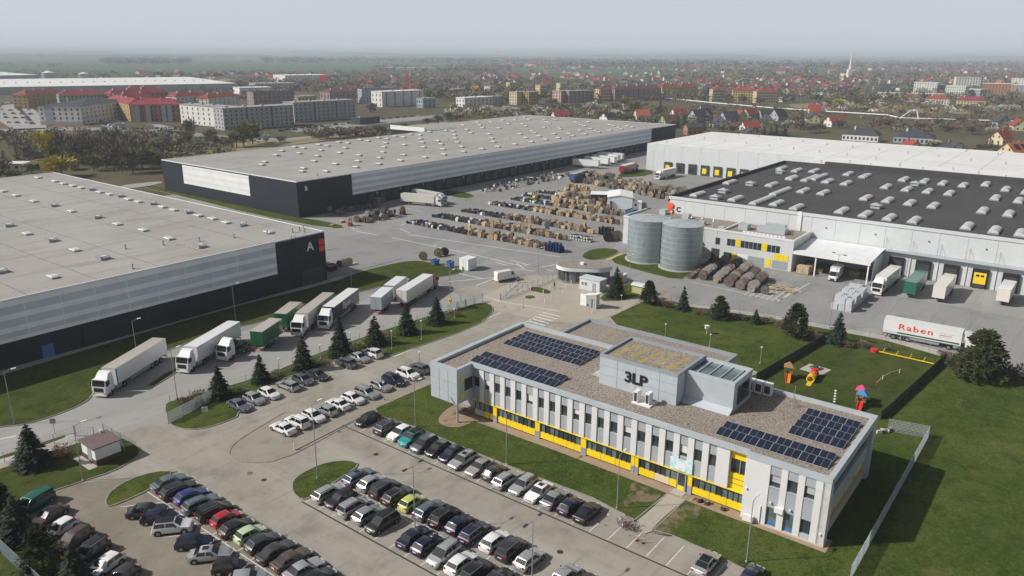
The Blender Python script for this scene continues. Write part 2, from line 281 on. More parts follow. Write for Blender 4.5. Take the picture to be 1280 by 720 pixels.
for q, n in (([(-250, 74), (-250, 92.5), (205, 93), (300, 89), (430, 90), (560, 86), (660, 82), (620, 77.5), (320, 74)], 'field_green'), ([(600, 85.5), (690, 94), (870, 94), (960, 90.5), (1010, 88), (950, 85), (700, 84)], 'field_green'),
             ([(-120, 154), (95, 155), (150, 163), (100, 173), (-120, 175)], 'field_brown'), ([(985, 129), (1090, 130), (1225, 136), (1240, 143), (1100, 140), (990, 136)], 'field_straw'), ([(560, 139), (680, 136), (760, 143), (640, 144)], 'field_straw'),
             ([(140, 100), (300, 97), (305, 101), (150, 104)], 'field_straw'), ([(900, 97), (1120, 99), (1110, 103), (900, 101)], 'field_straw')):
    sheet('field', chaikin(pxy(q), 1), -.06, M[n])
sheet('field', pxy([(190, 215), (280, 180), (430, 166), (530, 155), (560, 158), (430, 172), (300, 190), (230, 200)]), -.055, M['field_straw'])
def lawn(q, smooth=1, kerb=True, m='grass', name='lawn', z=.09):
    poly = ccw(q)
    if smooth: poly = chaikin(poly, smooth)
    o = sheet(name, poly, z, M[m])
    if kerb:
        mb = MB()
        for i in range(len(poly)):
            p, r = Vector(poly[i]), Vector(poly[(i + 1) % len(poly)]); d = (r - p)
            if d.length < .02: continue
            n = Vector((d.y, -d.x)).normalized() * .16
            mb.prism([tuple(p), tuple(p + n), tuple(r + n), tuple(r)][::1], -.02, z + .035, bottom=False)
        mb.build('kerb', M['kerb'], kind='structure')
    return o
lawn(pxy([(-120, 507), (0, 470), (282, 386), (412, 355), (450, 340), (500, 328), (520, 326), (535, 328), (567, 335), (583, 339), (560, 345), (500, 353), (455, 363), (400, 380), (330, 402), (262, 416), (212, 438), (180, 446), (120, 478), (114, 497), (100, 507), (65, 521), (30, 531), (0, 534), (-120, 550)]), 1, m='lawn_dark')
lawn(pxy([(184, 483), (207, 467), (222, 460), (221, 465), (194, 482)]), 0)
lawn(pxy([(206, 508), (213, 502), (330, 471), (400, 441), (480, 413), (560, 388), (605, 378), (616, 383), (615, 392), (595, 408), (512, 437), (477, 448), (452, 436), (420, 450), (384, 465), (362, 470), (322, 488), (286, 503), (302, 519), (275, 530), (250, 537), (225, 536), (212, 530)]), 1)
lawn(pxy([(-60, 607), (0, 587), (60, 568), (108, 551), (150, 547), (172, 558), (175, 567), (165, 576), (140, 590), (105, 601), (72, 612), (40, 622), (24, 640), (48, 668), (84, 690), (110, 712), (118, 735), (-80, 760)]), 1, m='lawn_dark')
lawn(pxy([(-60, 592), (0, 574), (40, 562), (80, 547), (82, 544), (30, 561), (0, 571), (-60, 588)]), 0, kerb=False)
lawn(pxy([(134, 634), (133, 624), (141, 613), (162, 600), (195, 590), (219, 590), (188, 612), (150, 629)]), 1)
lawn(pxy([(366, 610), (367, 601), (380, 591), (402, 581), (420, 577), (437, 577), (450, 581), (425, 598), (388, 622), (377, 625), (368, 617)]), 1)
lawn(pxy([(545, 478), (470, 511), (474, 520), (520, 534), (590, 564), (660, 592), (740, 622), (793, 650), (835, 616), (800, 601), (700, 566), (590, 526), (560, 500)]), 0)
lawn(pxy([(763, 397), (790, 384), (806, 377), (835, 380), (960, 398), (1107, 426), (1180, 447), (1330, 484), (1900, 620), (1900, 1100), (1200, 1100), (1000, 750), (935, 714), (890, 691), (840, 669), (818, 663), (861, 622), (900, 560), (800, 440)]), 0)
lawn(pxy([(760, 327), (775, 319), (815, 312), (872, 328), (884, 333), (862, 343), (848, 351), (800, 339)]), 1); lawn(pxy([(725, 321), (738, 312), (760, 310), (777, 314), (758, 323), (738, 326)]), 2)
lawn(pxy([(748, 372), (776, 358), (800, 352), (812, 362), (798, 371), (756, 378)]), 1); lawn(pxy([(658, 362), (668, 358), (690, 364), (684, 368)]), 1, False); lawn(pxy([(655, 371), (664, 369), (670, 372), (660, 374)]), 1, False)
lawn(pxy([(173, 233), (200, 232), (374, 272), (408, 277), (434, 284), (414, 286), (320, 269), (230, 246)]), 1); lawn(pxy([(549, 242), (560, 237), (597, 244), (580, 249)]), 1); lawn(pxy([(768, 220), (796, 211), (817, 213), (814, 219), (782, 222)]), 1)
sheet('playground_turf', pxy([(952, 473), (1036, 430), (1176, 453), (1097, 524), (1010, 508)]), .095, M['lawn_dark'])
sheet('bare_earth', chaikin(pxy([(545, 526), (560, 510), (572, 506), (592, 514), (596, 526), (575, 535), (556, 534)]), 2), .10, M['patchy_gravel'])
sheet('bare_earth', chaikin(pxy([(812, 664), (850, 628), (872, 626), (880, 640), (858, 660), (844, 672), (818, 668)]), 2), .104, M['patchy'])
sheet('bare_earth', chaikin(pxy([(1030, 687), (1092, 592), (1110, 596), (1090, 640), (1060, 682), (1040, 692)]), 2), .103, M['lawn_dark'])
sheet('bare_earth', chaikin(pxy([(790, 600), (832, 610), (824, 624), (800, 640), (776, 634), (786, 616)]), 2), .105, M['patchy'])
sheet('concrete_slab', pxy([(999, 462), (1012, 455), (1039, 463), (1026, 470)]), .105, M['concrete'])
sheet('side_path', pxy([(917, 470), (940, 463), (948, 466), (930, 476)]), .10, M['plaza'])
sheet('gravel_strip', abxy([(80.2, 17), (80.2, 30), (80.6, 71), (83, 71), (83, 17)]), .11, M['gravel_strip'])
# painted markings, drains
def stripes(name, segs, wd, z, m, ab=True):
    mb = MB()
    for p, q in segs:
        if ab: p, q = W(*p), W(*q)
        else: p, q = P(*p), P(*q)
        d = (q - p); n = Vector((-d.y, d.x, 0)).normalized() * wd / 2
        mb.sheet(ccw([tuple((p + n)[:2]), tuple((p - n)[:2]), tuple((q - n)[:2]), tuple((q + n)[:2])]), z)
    return mb.build(name, m, kind='structure')
stripes('bay_markings', [((67.2, 80.4 - 2.51 * i), (71.7, 80.4 - 2.51 * i)) for i in range(26)], .12, .018, M['line_white'])
stripes('bay_markings', [((50.4, 71.5 - 2.5 * i), (55.5, 71.5 - 2.5 * i)) for i in range(16)] + [((55.6, 71.5 - 2.5 * i), (60.0, 71.5 - 2.5 * i)) for i in range(16)] + [((55.55, 72), (55.55, 32))], .12, .018, M['line_white'])
stripes('bay_markings', [((39.4, 89.6 - 2.51 * i), (43.3, 89.6 - 2.51 * i)) for i in range(16)] + [((39.4, 90), (39.4, 50))], .14, .018, M['line_white'])
stripes('bay_markings', [((39.2 - 4.6 * math.cos(R(-40)), 85.6 - 3.35 * i + 3.0), (39.2, 85.6 - 3.35 * i)) for i in range(10)], .14, .018, M['line_white'])
stripes('bay_markings', [((26.4, 95.2 - 3.7 * i), (31.4, 93.6 - 3.7 * i)) for i in range(9)], .14, .018, M['line_white'])
stripes('bay_markings', [((59.0 + 2.82 * i, 99.2), (59.0 + 2.82 * i, 103.6)) for i in range(12)], .12, .018, M['line_white'])
stripes('road_markings', [((492, 446), (626, 391)), ((622, 417), (650, 406)), ((650, 406), (668, 397)), ((620, 376), (700, 389)), ((608, 371), (624, 376))], .3, .021, M['line_white'], False)
stripes('crossing_markings', [((660 + 4.6 * i, 401 - 2.6 * i), (681 + 4.9 * i, 407 - 2.8 * i)) for i in range(5)], .5, .021, M['line_white'], False)
stripes('road_markings', [((-40, 588), (0, 580)), ((0, 549), (20, 545)), ((-30, 560), (-8, 553)), ((0, 574), (45, 558))], .35, .021, M['line_white'], False)
stripes('yard_markings', [((566, 340), (602, 348)), ((561, 352), (616, 347)), ((595, 357), (616, 349)), ((620, 328), (634, 332)), ((638, 325), (660, 331)), ((646, 329), (655, 336)), ((643, 336), (668, 339)), ((676, 334), (692, 331)), ((440, 288), (472, 294)), ((503, 259), (529, 265)), ((438, 285), (452, 288)), ((490, 297), (600, 320)), ((600, 320), (640, 330)),
    ((510, 293), (700, 321)), ((500, 282), (512, 278)), ((512, 291), (500, 286)), ((690, 330), (708, 334)), ((683, 337), (692, 339)), ((655, 332), (664, 330)), ((640, 330), (652, 332))], .35, .012, M['line_white'], False)
stripes('yard_markings', [((885, 345), (975, 375)), ((975, 375), (1012, 354)), ((862, 352), (975, 376))] + [((930 + 7 * i, 369 + 1.4 * i), (955 + 7 * i, 352 + 1.2 * i)) for i in range(7)], .22, .012, M['line_white'], False)
stripes('safety_line', [((758, 326), (778, 317)), ((872, 325), (918, 330))], .8, .10, M['line_yellow'], False)
stripes('drain_channel', [((66.9, 84), (66.9, 15)), ((50.2, 72), (50.2, 30))], .22, .022, M['drain'])
stripes('drain_channel', [((370, 563), (470, 512)), ((414, 347), (503, 323))], .28, .022, M['drain'], False)
stripes('drain_channel', [((407, 313), (420, 311)), ((66.9, 84), (66.9, 84.1))][:1], .4, .022, M['drain'], False)

isl = chaikin(pxy([(288, 571), (287, 562), (300, 549), (345, 522), (360, 514), (380, 520), (520, 462), (540, 472), (540, 480), (470, 511), (410, 545), (350, 576), (310, 579)]), 1)
sheet('paved_island', isl, .016, M['plaza_worn'])
mb = MB()
for i in range(len(isl)):
    p, r = Vector(isl[i]), Vector(isl[(i + 1) % len(isl)]); d = r - p
    if d.length > .02 and (p.y < 118): n = Vector((d.y, -d.x)).normalized() * .15; mb.prism([tuple(p), tuple(p + n), tuple(r + n), tuple(r)], -.02, .075, bottom=False)
mb.build('kerb', M['kerb'], kind='structure')
rnd = random.Random(4); st = MB()
for i in range(46):                                  # oil and tyre marks in the bays and lanes
    a, b = rnd.choice([(69.5, rnd.uniform(20, 82)), (58, rnd.uniform(35, 71)), (53, rnd.uniform(40, 71)), (rnd.uniform(60, 90), 101), (rnd.uniform(60, 90), 89), (37, rnd.uniform(55, 88)), (rnd.uniform(40, 66), rnd.uniform(45, 95))]); r0 = rnd.uniform(.15, .5)
    st.sheet([tuple((W(a, b) + Vector((r0 * rnd.uniform(.6, 1.3) * math.cos(k * .785), r0 * rnd.uniform(.6, 1.3) * math.sin(k * .785), 0)))[:2]) for k in range(8)], .0235)
st.build('oil_stains', mat('oil', (.10, .095, .085), .7, 0, (.2, .185, .16), 2.0), kind='structure')
mh = MB()
for q in ((470, 568), (430, 620), (330, 600), (566, 452), (600, 430), (270, 640), (700, 690)):
    p = P(*q); mh.cyl(p.x, p.y, .0, .026, .38, n=12)
mh.build('manhole_covers', M['drain'], kind='structure')
# ================================================================== buildings
def text_mesh(txt, size, depth, bold=0.0, spacing=1.0, shear=0.0):
    c = bpy.data.curves.new('lettering', 'FONT'); c.body = txt; c.size = size; c.extrude = depth; c.offset = bold; c.space_character = spacing; c.shear = shear; c.align_x = 'CENTER'; c.align_y = 'CENTER'; c.resolution_u = 3
    o = bpy.data.objects.new('lettering', c); C.objects.link(o); me = bpy.data.meshes.new_from_object(o.evaluated_get(bpy.context.evaluated_depsgraph_get()))
    bpy.data.objects.remove(o); return me
def letter(name, txt, size, m, parent, loc, rot, depth=.02, bold=0.0, spacing=1.0, sx=1.0):
    me = text_mesh(txt, size, depth, bold, spacing); me.materials.clear(); me.materials.append(m)
    o = obj(name, me, parent, loc); o.rotation_euler = rot; o.scale = (sx, 1, 1); return o
# on a wall facing -a (towards the photographer's left), text runs along -b; on a wall facing -b text runs along +a
ROT_A = (R(90), 0, R(-90)); ROT_B = (R(90), 0, 0)

M['lid_white'] = mat('lid_white', (.60, .60, .59), .5, 0, (.5, .5, .49), .8)
def roof_boxes(root, o, pts, z, sx, sy, h, mtop, mside, name='skylight'):
    """rooflights: white domed lids on grey kerbs, one object each"""
    mb = MB(); mb.box(-sx / 2, sx / 2, -sy / 2, sy / 2, 0, h * .6, 1); a, b2 = sx / 2 + .06, sy / 2 + .06
    mb.add([(-a, -b2, h * .6), (a, -b2, h * .6), (a, b2, h * .6), (-a, b2, h * .6), (-a * .8, -b2 * .75, h), (a * .8, -b2 * .75, h), (a * .8, b2 * .75, h), (-a * .8, b2 * .75, h)], [(0, 1, 5, 4), (1, 2, 6, 5), (2, 3, 7, 6), (3, 0, 4, 7), (4, 5, 6, 7)], 0)
    me = mb.mesh(name, [mtop, mside])
    for (a, b) in pts: obj(name, me, root, (a - o[0], b - o[1], z))
def vents(root, o, pts, z, me_cache={}):
    if 'v' not in me_cache:
        mb = MB(); mb.cyl(0, 0, 0, .7, .12, n=8); mb.cyl(0, 0, .7, 1.0, .26, .2, n=8); mb.box(-.25, .25, -.25, .25, 0, .15); me_cache['v'] = mb.mesh('roof_vent', M['metal_grey'])
    for (a, b) in pts: obj('roof_vent', me_cache['v'], root, (a - o[0], b - o[1], z))
def seams(root, o, a0, a1, b0, b1, da, db, z, m, wd=.2):
    mb = MB(o); a = a0 + da
    while a < a1 - 1: mb.sheet([(a - wd / 2, b0), (a + wd / 2, b0), (a + wd / 2, b1), (a - wd / 2, b1)], z); a += da
    b = b0 + db
    while b < b1 - 1: mb.sheet([(a0, b - wd / 2), (a1, b - wd / 2), (a1, b + wd / 2), (a0, b + wd / 2)], z + .004); b += db
    return mb.build('roof_seams', m, root)
M['seam'] = mat('seam', (.12, .105, .09), .9, 0, (.27, .25, .23), .5); M['seam_white'] = mat('seam_white', (.36, .345, .32), .9, 0, (.56, .55, .54), .4)

def hall_shell(root, o, a0, a1, b0, b1, h, mwall, mroof, par=.35, edge=None):
    MB(o).box(a0, a1, b0, b1, 0, h - .35).build('wall', mwall, root)
    MB(o).box(a0 + .3, a1 - .3, b0 + .3, b1 - .3, h - .34, h - .1).build('roof', mroof, root)
    mb = MB(o)
    mb.box(a0 - .04, a1 + .04, b0 - .04, b0 + .25, h - .345, h); mb.box(a0 - .04, a1 + .04, b1 - .25, b1 + .04, h - .345, h)
    mb.box(a0 - .04, a0 + .25, b0 + .251, b1 - .251, h - .345, h - .003); mb.box(a1 - .25, a1 + .04, b0 + .251, b1 - .251, h - .345, h - .003)
    mb.build('parapet', edge or M['trim_light'], root)
def banded_facade(root, o, a0, a1, b, z0, z1, cell, rows, phase=0.0):
    """light cladding band on a wall facing -b, with rows of recess-grey panels between light posts"""
    MB(o).box(a0, a1, b - .10, b - .003, z0, z1).build('light_cladding', M['cladding_light'], root)
    i = 0
    a = a0
    edges = [a0]
    k = math.ceil((a0 - phase) / cell + .02)
    while phase + k * cell < a1 - .5: edges.append(phase + k * cell); k += 1
    edges.append(a1); cache = {}
    for p, q in zip(edges[:-1], edges[1:]):
        for (r0, r1) in rows:
            key = (round(q - p, 2), r0)
            if key not in cache: cache[key] = MB().box(.07, q - p - .07, -.018, 0, 0, r1 - r0).mesh('facade_panel', M['cladding_mid'])
            obj('facade_panel', cache[key], root, (p - o[0], b - .101 - o[1], r0))

# ---- warehouse A
oA = (28, 222); wa = estate_thing('warehouse', 'dark warehouse marked A with light banded cladding and flat grey roof', 'warehouse', *oA)
hall_shell(wa, oA, -60, 115.7, 147.3, 297, 12.4, M['cladding_dark'], M['roof_grey'])
seams(wa, oA, -60, 115.5, 147.5, 296.8, 12.2, 30, 12.306, M['seam'])
banded_facade(wa, oA, -60, 101.5, 147.3, 4.7, 12.04, 6.1, [(9.7, 11.1), (7.35, 8.7), (5.4, 6.4)], 54.9)
skA = [(190, 5), (275, 25), (318, 37), (365, 47), (407, 57), (500, 79), (548, 90), (643, 115), (692, 127), (813, 153), (870, 168), (992, 196), (1063, 211), (1130, 230), (82, 95), (170, 124), (358, 174), (587, 238), (717, 268), (845, 310), (135, 286), (375, 367), (265, 500)]
hvA = [(452, 66), (597, 99), (757, 137), (935, 180), (1203, 243), (265, 146), (480, 205), (998, 350), (38, 246), (255, 320), (512, 408), (0, 475)]
roof_boxes(wa, oA, [E(x / 4, 220 + y / 4, 12.6) for x, y in skA] + [E(*p, 12.6) for p in ((48, 221.6), (4, 238.6), (336, 289.5), (15, 238))][:3], 12.32, 1.5, 2.7, .5, M['lid_white'], M['metal_grey'])
mb = MB()
mb.box(-.9, .9, -1.3, 1.3, 0, .5); mb.box(-.9, -.75, -1.3, 1.3, .5, .95); mb.box(.75, .9, -1.3, 1.3, .5, .95); mb.box(-.7, .7, -.4, .4, .5, .62, 1)
me = mb.mesh('smoke_vent', [M['metal_grey'], M['metal_white']])
for x, y in hvA:
    a, b = E(x / 4, 220 + y / 4, 12.6); obj('smoke_vent', me, wa, (a - oA[0], b - oA[1], 12.32))
vents(wa, oA, [(70 + 7 * i, 150 + (i * 37 % 20)) for i in range(7)] + [(112, 150), (114, 153), (110, 152)], 12.32)
for a in [-40 + 12.2 * i for i in range(12)]: MB(oA).box(a, a + .03, 147.17, 147.296, .0, 4.65).build('panel_joint', M['black'], wa)
mb = MB(oA); mb.box(106.0, 106.08, 147.0, 147.08, 1.5, 13); mb.box(107.0, 107.08, 147.0, 147.08, 1.5, 13)
for i in range(34): mb.box(106.08, 107.0, 147.02, 147.06, 1.8 + i * .33, 1.83 + i * .33)
mb.build('ladder', M['frame_dark'], wa)
MB(oA).box(108.2, 114.3, 147.1, 147.29, 0, 4.0).build('dock_door', M['frame_dark'], wa)
MB(oA).box(60.8, 62.8, 147.15, 147.29, .1, 2.5).build('door', M['blue_mid'], wa).location.x -= 10.5
letter('letter', 'A', 3.0, M['white_sign'], wa, (111.2 - oA[0], 147.2 - oA[1], 9.3), ROT_B, bold=.05)
def logo(root, o, a, b, z, m, facing, s=1.0):
    """two stacked rounded blocks, notched on one side"""
    for k in (0, 1):
        mb = MB(); pts = []
        w_, h_ = 1.55 * s, 1.25 * s
        for (cx, cz, t0) in ((w_ - .55 * s, h_ - .55 * s, 0), (.2 * s, h_ - .2 * s, 90), (.2 * s, .2 * s, 180), (w_ - .55 * s, .55 * s, 270)):
            r = .55 * s if t0 in (0, 270) else .2 * s
            for j in range(5): pts.append((cx + r * math.cos(R(t0 + j * 22.5)), cz + r * math.sin(R(t0 + j * 22.5))))
        n = len(pts); vs = [(p[0], -.25, p[1]) for p in pts] + [(p[0], 0, p[1]) for p in pts]
        mb.add(vs, [tuple(range(n)), tuple(range(2 * n - 1, n - 1, -1))] + [(i, n + i, n + (i + 1) % n, (i + 1) % n) for i in range(n)])
        ob = mb.build('logo_block', m, root, loc=(a - o[0], b - o[1], z + k * 1.45 * s)); ob.rotation_euler = (0, 0, R(-90) if facing == 'a' else 0)
logo(wa, oA, 113.6, 147.2, 7.6, M['red_sign'], 'b', 1.15)

# ---- warehouse B
oB = (298, 258); wb = estate_thing('warehouse', 'long dark warehouse marked B with pale banded side and docks', 'warehouse', *oB)
hall_shell(wb, oB, 157.5, 440, 213.3, 300, 12.4, M['cladding_dark'], M['roof_grey'])
MB(oB).box(309, 440.2, 300.05, 327, 0, 12.35).build('rear_bay', M['cladding_dark'], wb); MB(oB).box(309.3, 439.9, 300.3, 326.7, 12.36, 12.42).build('rear_roof', M['roof_grey'], wb)
MB(oB).box(308.6, 309.2, 300.1, 327, 12.0, 14.3).build('white_parapet', M['cladding_white'], wb); MB(oB).add([(309.2, 300.1, 14.3), (309.2, 300.1, 12.4), (340, 300.1, 12.4)], [(0, 1, 2), (2, 1, 0)]).build('parapet_return', M['cladding_white'], wb)
seams(wb, oB, 157.7, 439.8, 213.5, 299.8, 12.2, 21.5, 12.306, M['seam'])
banded_facade(wb, oB, 181.4, 408.5, 213.3, 4.6, 12.04, 6.1, [(9.9, 11.2), (7.6, 8.8), (5.5, 6.5)], 181.4)
MB(oB).box(157.36, 157.49, 240.5, 284.5, 4.4, 11.6).build('white_cladding', M['cladding_white'], wb)
for z in (5.6, 8.0, 10.4): MB(oB).box(157.33, 157.36, 240.6, 284.4, z, z + .9).build('facade_panel', M['trim_light'], wb)
sb = [(30, 622), (45, 608), (100, 575), (130, 553), (195, 533), (238, 540), (217, 565), (238, 640), (232, 655), (292, 604), (308, 578), (325, 550), (358, 527), (315, 522), (352, 655), (398, 618), (418, 563), (447, 538), (460, 515), (415, 510), (520, 498), (515, 575), (510, 604), (500, 634), (560, 504), (613, 488), (655, 493), (650, 514), (640, 535), (636, 560), (618, 588), (615, 618), (695, 481), (738, 485), (742, 523), (738, 573), (723, 601), (775, 471), (820, 475), (822, 493), (833, 511), (838, 535), (845, 585), (868, 459), (910, 503), (927, 520), (935, 545), (940, 571), (950, 452), (987, 456), (993, 474), (997, 491), (1008, 511), (1028, 532), (1037, 557), (1035, 425), (1055, 447), (1076, 463), (1108, 411), (1120, 425), (1135, 438), (1165, 470), (1180, 490), (1188, 508), (1130, 543), (1210, 532), (1175, 409), (1215, 440), (1233, 400), (1262, 418)]
sb2 = [(15, 397), (85, 397), (62, 385), (160, 400), (175, 410), (187, 416), (217, 400), (235, 437), (243, 445), (160, 437), (100, 455), (115, 462), (70, 488), (135, 480), (97, 508), (168, 497), (15, 520), (40, 470), (52, 420), (68, 428), (210, 468), (232, 488), (285, 468), (303, 477), (318, 410), (332, 416), (347, 423), (362, 429), (380, 410), (340, 452), (363, 470), (395, 443), (415, 452), (432, 460), (490, 423), (507, 429), (530, 437), (545, 443), (575, 430), (600, 435), (490, 452)]
bp = [E(320 + x / 4, 50 + y / 4, 12.7) for x, y in sb] + [E(640 + x / 4, 50 + y / 4, 12.7) for x, y in sb2]
bp = [(a, min(b, 325 if a > 311 else 298)) for a, b in bp if a < 438]
roof_boxes(wb, oB, bp, 12.43, 1.5, 2.7, .55, M['lid_white'], M['metal_grey'])
vents(wb, oB, [(170 + 23 * i, 218 + (i * 53 % 74)) for i in range(11)], 12.4)
dm = MB().box(-1.6, 1.6, -.35, 0, 0, 4.1).mesh('dock_shelter', M['black']); dd = MB().box(-1.35, 1.35, -.40, -.36, .9, 3.7).mesh('dock_door', M['frame_dark'])
for i in range(34):
    a = 190 + i * 6.1
    if a > 405: break
    s = obj('dock_shelter', dm, wb, (a - oB[0], 213.29 - oB[1], 0)); obj('dock_door', dd, s)
    if i % 2 == 0: MB(oB).box(a + 2.9, a + 3.3, 213.0, 213.29, 3.6, 4.1).build('wall_lamp', M['metal_white'], wb)
letter('letter', 'B', 2.2, M['white_sign'], wb, (161.2 - oB[0], 213.2 - oB[1], 9.6), ROT_B, bold=.05)

# ---- hall C with dark roof
oC = (260, 0); wc = estate_thing('warehouse', 'pale grey hall marked C with black roof and rows of skylights', 'warehouse', *oC)
MB(oC).box(209.8, 310, -160, 102, 0, 12.2).build('wall', M['cladding_c'], wc); MB(oC).box(210.2, 309.7, -159, 101.4, 12.205, 12.35).build('roof', M['roof_dark'], wc)
mb = MB(oC); mb.box(209.5, 210.1, -160, 102.3, 12.21, 13.0); mb.build('front_parapet', M['cladding_c'], wc)
mb = MB(oC); mb.box(210.101, 310.2, 101.6, 102.3, 12.21, 13.3); mb.box(309.6, 310.2, 86, 101.59, 12.21, 13.3); mb.build('side_parapet', M['roof_dark'], wc)
MB(oC).box(308.5, 311, -160, 85.9, 12.21, 14.2).build('rear_step', M['roof_dark'], wc)
edges = [102] + [96.9 - 6.18 * i for i in range(45)]
pm = {}
for p, q in zip(edges[:-1], edges[1:]):
    k = round(p - q, 2)
    z0 = 6.5 if p < 41 else .0
    if (k, z0) not in pm: pm[(k, z0)] = MB().box(-.10, -.003, .03, k - .03, z0, 12.2).mesh('wall_panel', M['cladding_c'])
    obj('wall_panel', pm[(k, z0)], wc, (209.8 - oC[0], q - oC[1], 0))
MB(oC).box(209.4, 209.69, 62.6, 63.6, 6, 13.2).build('pilaster', M['trim_light'], wc)
MB(oC).box(208.6, 209.69, -160, 41, 6.0, 6.45).build('dock_canopy', M['zinc'], wc)
for i in range(26):
    b = 37.75 - 6.25 * i
    if b < -30: break
    s = MB(oC).box(209.2, 209.79, b - 1.75, b + 1.75, 0.2, 4.7).build('dock_shelter', M['black'], wc)
    MB(oC).box(209.12, 209.19, b - 1.3, b + 1.3, 1.1, 3.9).build('dock_door', M['yellow'] if i == 3 else M['frame_dark'], s)
    MB(oC).box(208.9, 209.11, b - 1.3, b + 1.3, .2, 1.0).build('dock_leveller', M['frame_dark'], s)
    if i == 3:
        for t in (-.5, .5): MB(oC).box(209.09, 209.118, b + t - .35, b + t + .35, 2.9, 3.4).build('door_window', M['glass'], s)
    mb = MB(oC)
    for t in (-.9, .9): mb.tube((209.6, b + 3.1, 9.4), (208.7, b + 3.1 + t, 6.45), .03, n=4)
    mb.build('canopy_stay', M['metal_grey'], wc)
    MB(oC).box(209.55, 209.695, b + 3.05, b + 3.17, .1, 6.0).build('downpipe', M['trim_light'], wc)
lm = MB().box(-.2, 0, -.15, .15, 0, .25).mesh('wall_lamp', M['frame_dark'])
for i in range(16): obj('wall_lamp', lm, wc, (209.68 - oC[0], 56 - 12.4 * i, 9.6))
def barrel(sa, sb, h, n=6):
    mb = MB(); mb.box(-sa / 2 - .1, sa / 2 + .1, -sb / 2 - .1, sb / 2 + .1, 0, .35, 1); vs = []
    for x in (-sa / 2, sa / 2):
        for i in range(n + 1): t = math.pi * i / n; vs.append((x, -sb / 2 * math.cos(t), .35 + h * math.sin(t)))
    k = n + 1; fs = [(i, i + 1, k + i + 1, k + i) for i in range(n)] + [tuple(range(n, -1, -1)), tuple(range(k, 2 * k))]
    mb.add(vs, fs, 0)
    for j in range(1, int(sa / 1.1)):
        x = -sa / 2 + j * 1.1
        for i in range(n):
            t, u = math.pi * i / n, math.pi * (i + 1) / n
            mb.add([(x - .05, -sb / 2 * math.cos(t) * 1.01, .36 + (h + .03) * math.sin(t)), (x + .05, -sb / 2 * math.cos(t) * 1.01, .36 + (h + .03) * math.sin(t)), (x + .05, -sb / 2 * math.cos(u) * 1.01, .36 + (h + .03) * math.sin(u)), (x - .05, -sb / 2 * math.cos(u) * 1.01, .36 + (h + .03) * math.sin(u))], [(0, 3, 2, 1)], 1)
    return mb.mesh('skylight', [M['polycarb'], M['metal_grey']])
M['polycarb'] = mat('polycarb', (.66, .67, .66), .35, 0, (.52, .53, .53), 1.2)
bl, bs = barrel(15, 2.2, .6), barrel(7.2, 2.3, .65)
c1 = [(20, 42), (45, 135), (120, 10), (145, 155), (178, 72), (278, 82), (298, 25), (370, 172), (392, 35), (480, 0), (488, 190), (490, 108), (592, 52), (600, 120), (608, 207), (680, 17), (695, 65), (710, 133), (733, 220), (783, 25), (800, 75), (828, 147), (875, 35), (908, 85), (977, 45), (998, 250), (1075, 172), (1135, 270), (1138, 108), (1190, 65), (1205, 188), (1255, 122), (1265, 285), (1290, 80)]
for x, y in c1: a, b = E(960 + x / 4, 220 + y / 4, 12.8); obj('skylight', bs, wc, (a - oC[0], b - oC[1], 12.351))
for x, y in ((930, 90), (1090, 30), (1120, 112)): a, b = E(640 + x / 4, 220 + y / 4, 12.8); obj('skylight', bs, wc, (a - oC[0], b - oC[1], 12.351))
for x, y in ((70, 640), (118, 687), (232, 653), (302, 705), (402, 668), (490, 678), (680, 695), (783, 704), (145, 651), (1090, 720)): a, b = E(960 + x / 4, 50 + y / 4, 12.8); obj('skylight', bs, wc, (a - oC[0], b - oC[1], 12.351))
for px in ((976, 239), (1013, 222.5), (1024, 221), (952, 250)): a, b = E(*px, 12.8); obj('skylight', bl, wc, (a - oC[0], b - oC[1], 12.351))
hm = MB().box(-1.2, 1.2, -1.2, 1.2, 0, .9).add([(-1.5, -1.5, .9), (1.5, -1.5, .9), (1.5, 1.5, .9), (-1.5, 1.5, .9), (0, 0, 1.6)], [(0, 1, 4), (1, 2, 4), (2, 3, 4), (3, 0, 4), (3, 2, 1, 0)]).mesh('roof_unit', M['galv_pale'])
for px in ((1095, 258), (1144, 230), (904, 239), (938, 230), (975, 215), (894, 247)): a, b = E(*px, 12.8); obj('roof_unit', hm, wc, (a - oC[0], b - oC[1], 12.351))
letter('letter', 'C', 2.0, M['black_sign'], wc, (209.6 - oC[0], 99.0 - oC[1], 9.2), ROT_A, bold=.05)
logo(wc, oC, 209.5, 102.4, 7.9, M['orange'], 'a', 1.15)

# ---- annex of C (two-storey offices) and loading canopy
oX = (202, 80); an = estate_thing('office_annex', 'low grey office annex with yellow panels in front of hall C', 'office', *oX)
MB(oX).box(195.4, 209.35, 59.6, 109.5, 0, 7.9).build('wall', M['cladding_c'], an); MB(oX).box(195.7, 209.3, 59.9, 109.2, 7.905, 7.98).build('roof', M['roof_gravel'], an)
mb = MB(oX); mb.box(195.3, 195.7, 59.5, 109.6, 7.91, 8.4); mb.box(195.7, 209.35, 59.5, 59.9, 7.91, 8.4); mb.box(195.7, 209.35, 109.2, 109.6, 7.91, 8.4); mb.box(195.7, 209.3, 78.6, 79.0, 7.99, 8.5); mb.build('parapet', M['trim_light'], an)
for i in range(8): MB(oX).box(195.36, 195.395, 80.3 + i * 3.6, 80.34 + i * 3.6, .2, 7.8).build('panel_joint', M['joint'], an)
def win_a(root, o, a, b0, b1, z0, z1, m, name='window', fr=True):
    """window on a wall facing -a"""
    f = MB(o).box(a - .05, a - .004, b0 - .06, b1 + .06, z0 - .06, z1 + .06).build('window_frame' if fr else name, M['frame_grey'] if fr else m, root)
    if fr: MB(o).box(a - .062, a - .052, b0, b1, z0, z1).build(name, m, f)
    return f
b = 77.3
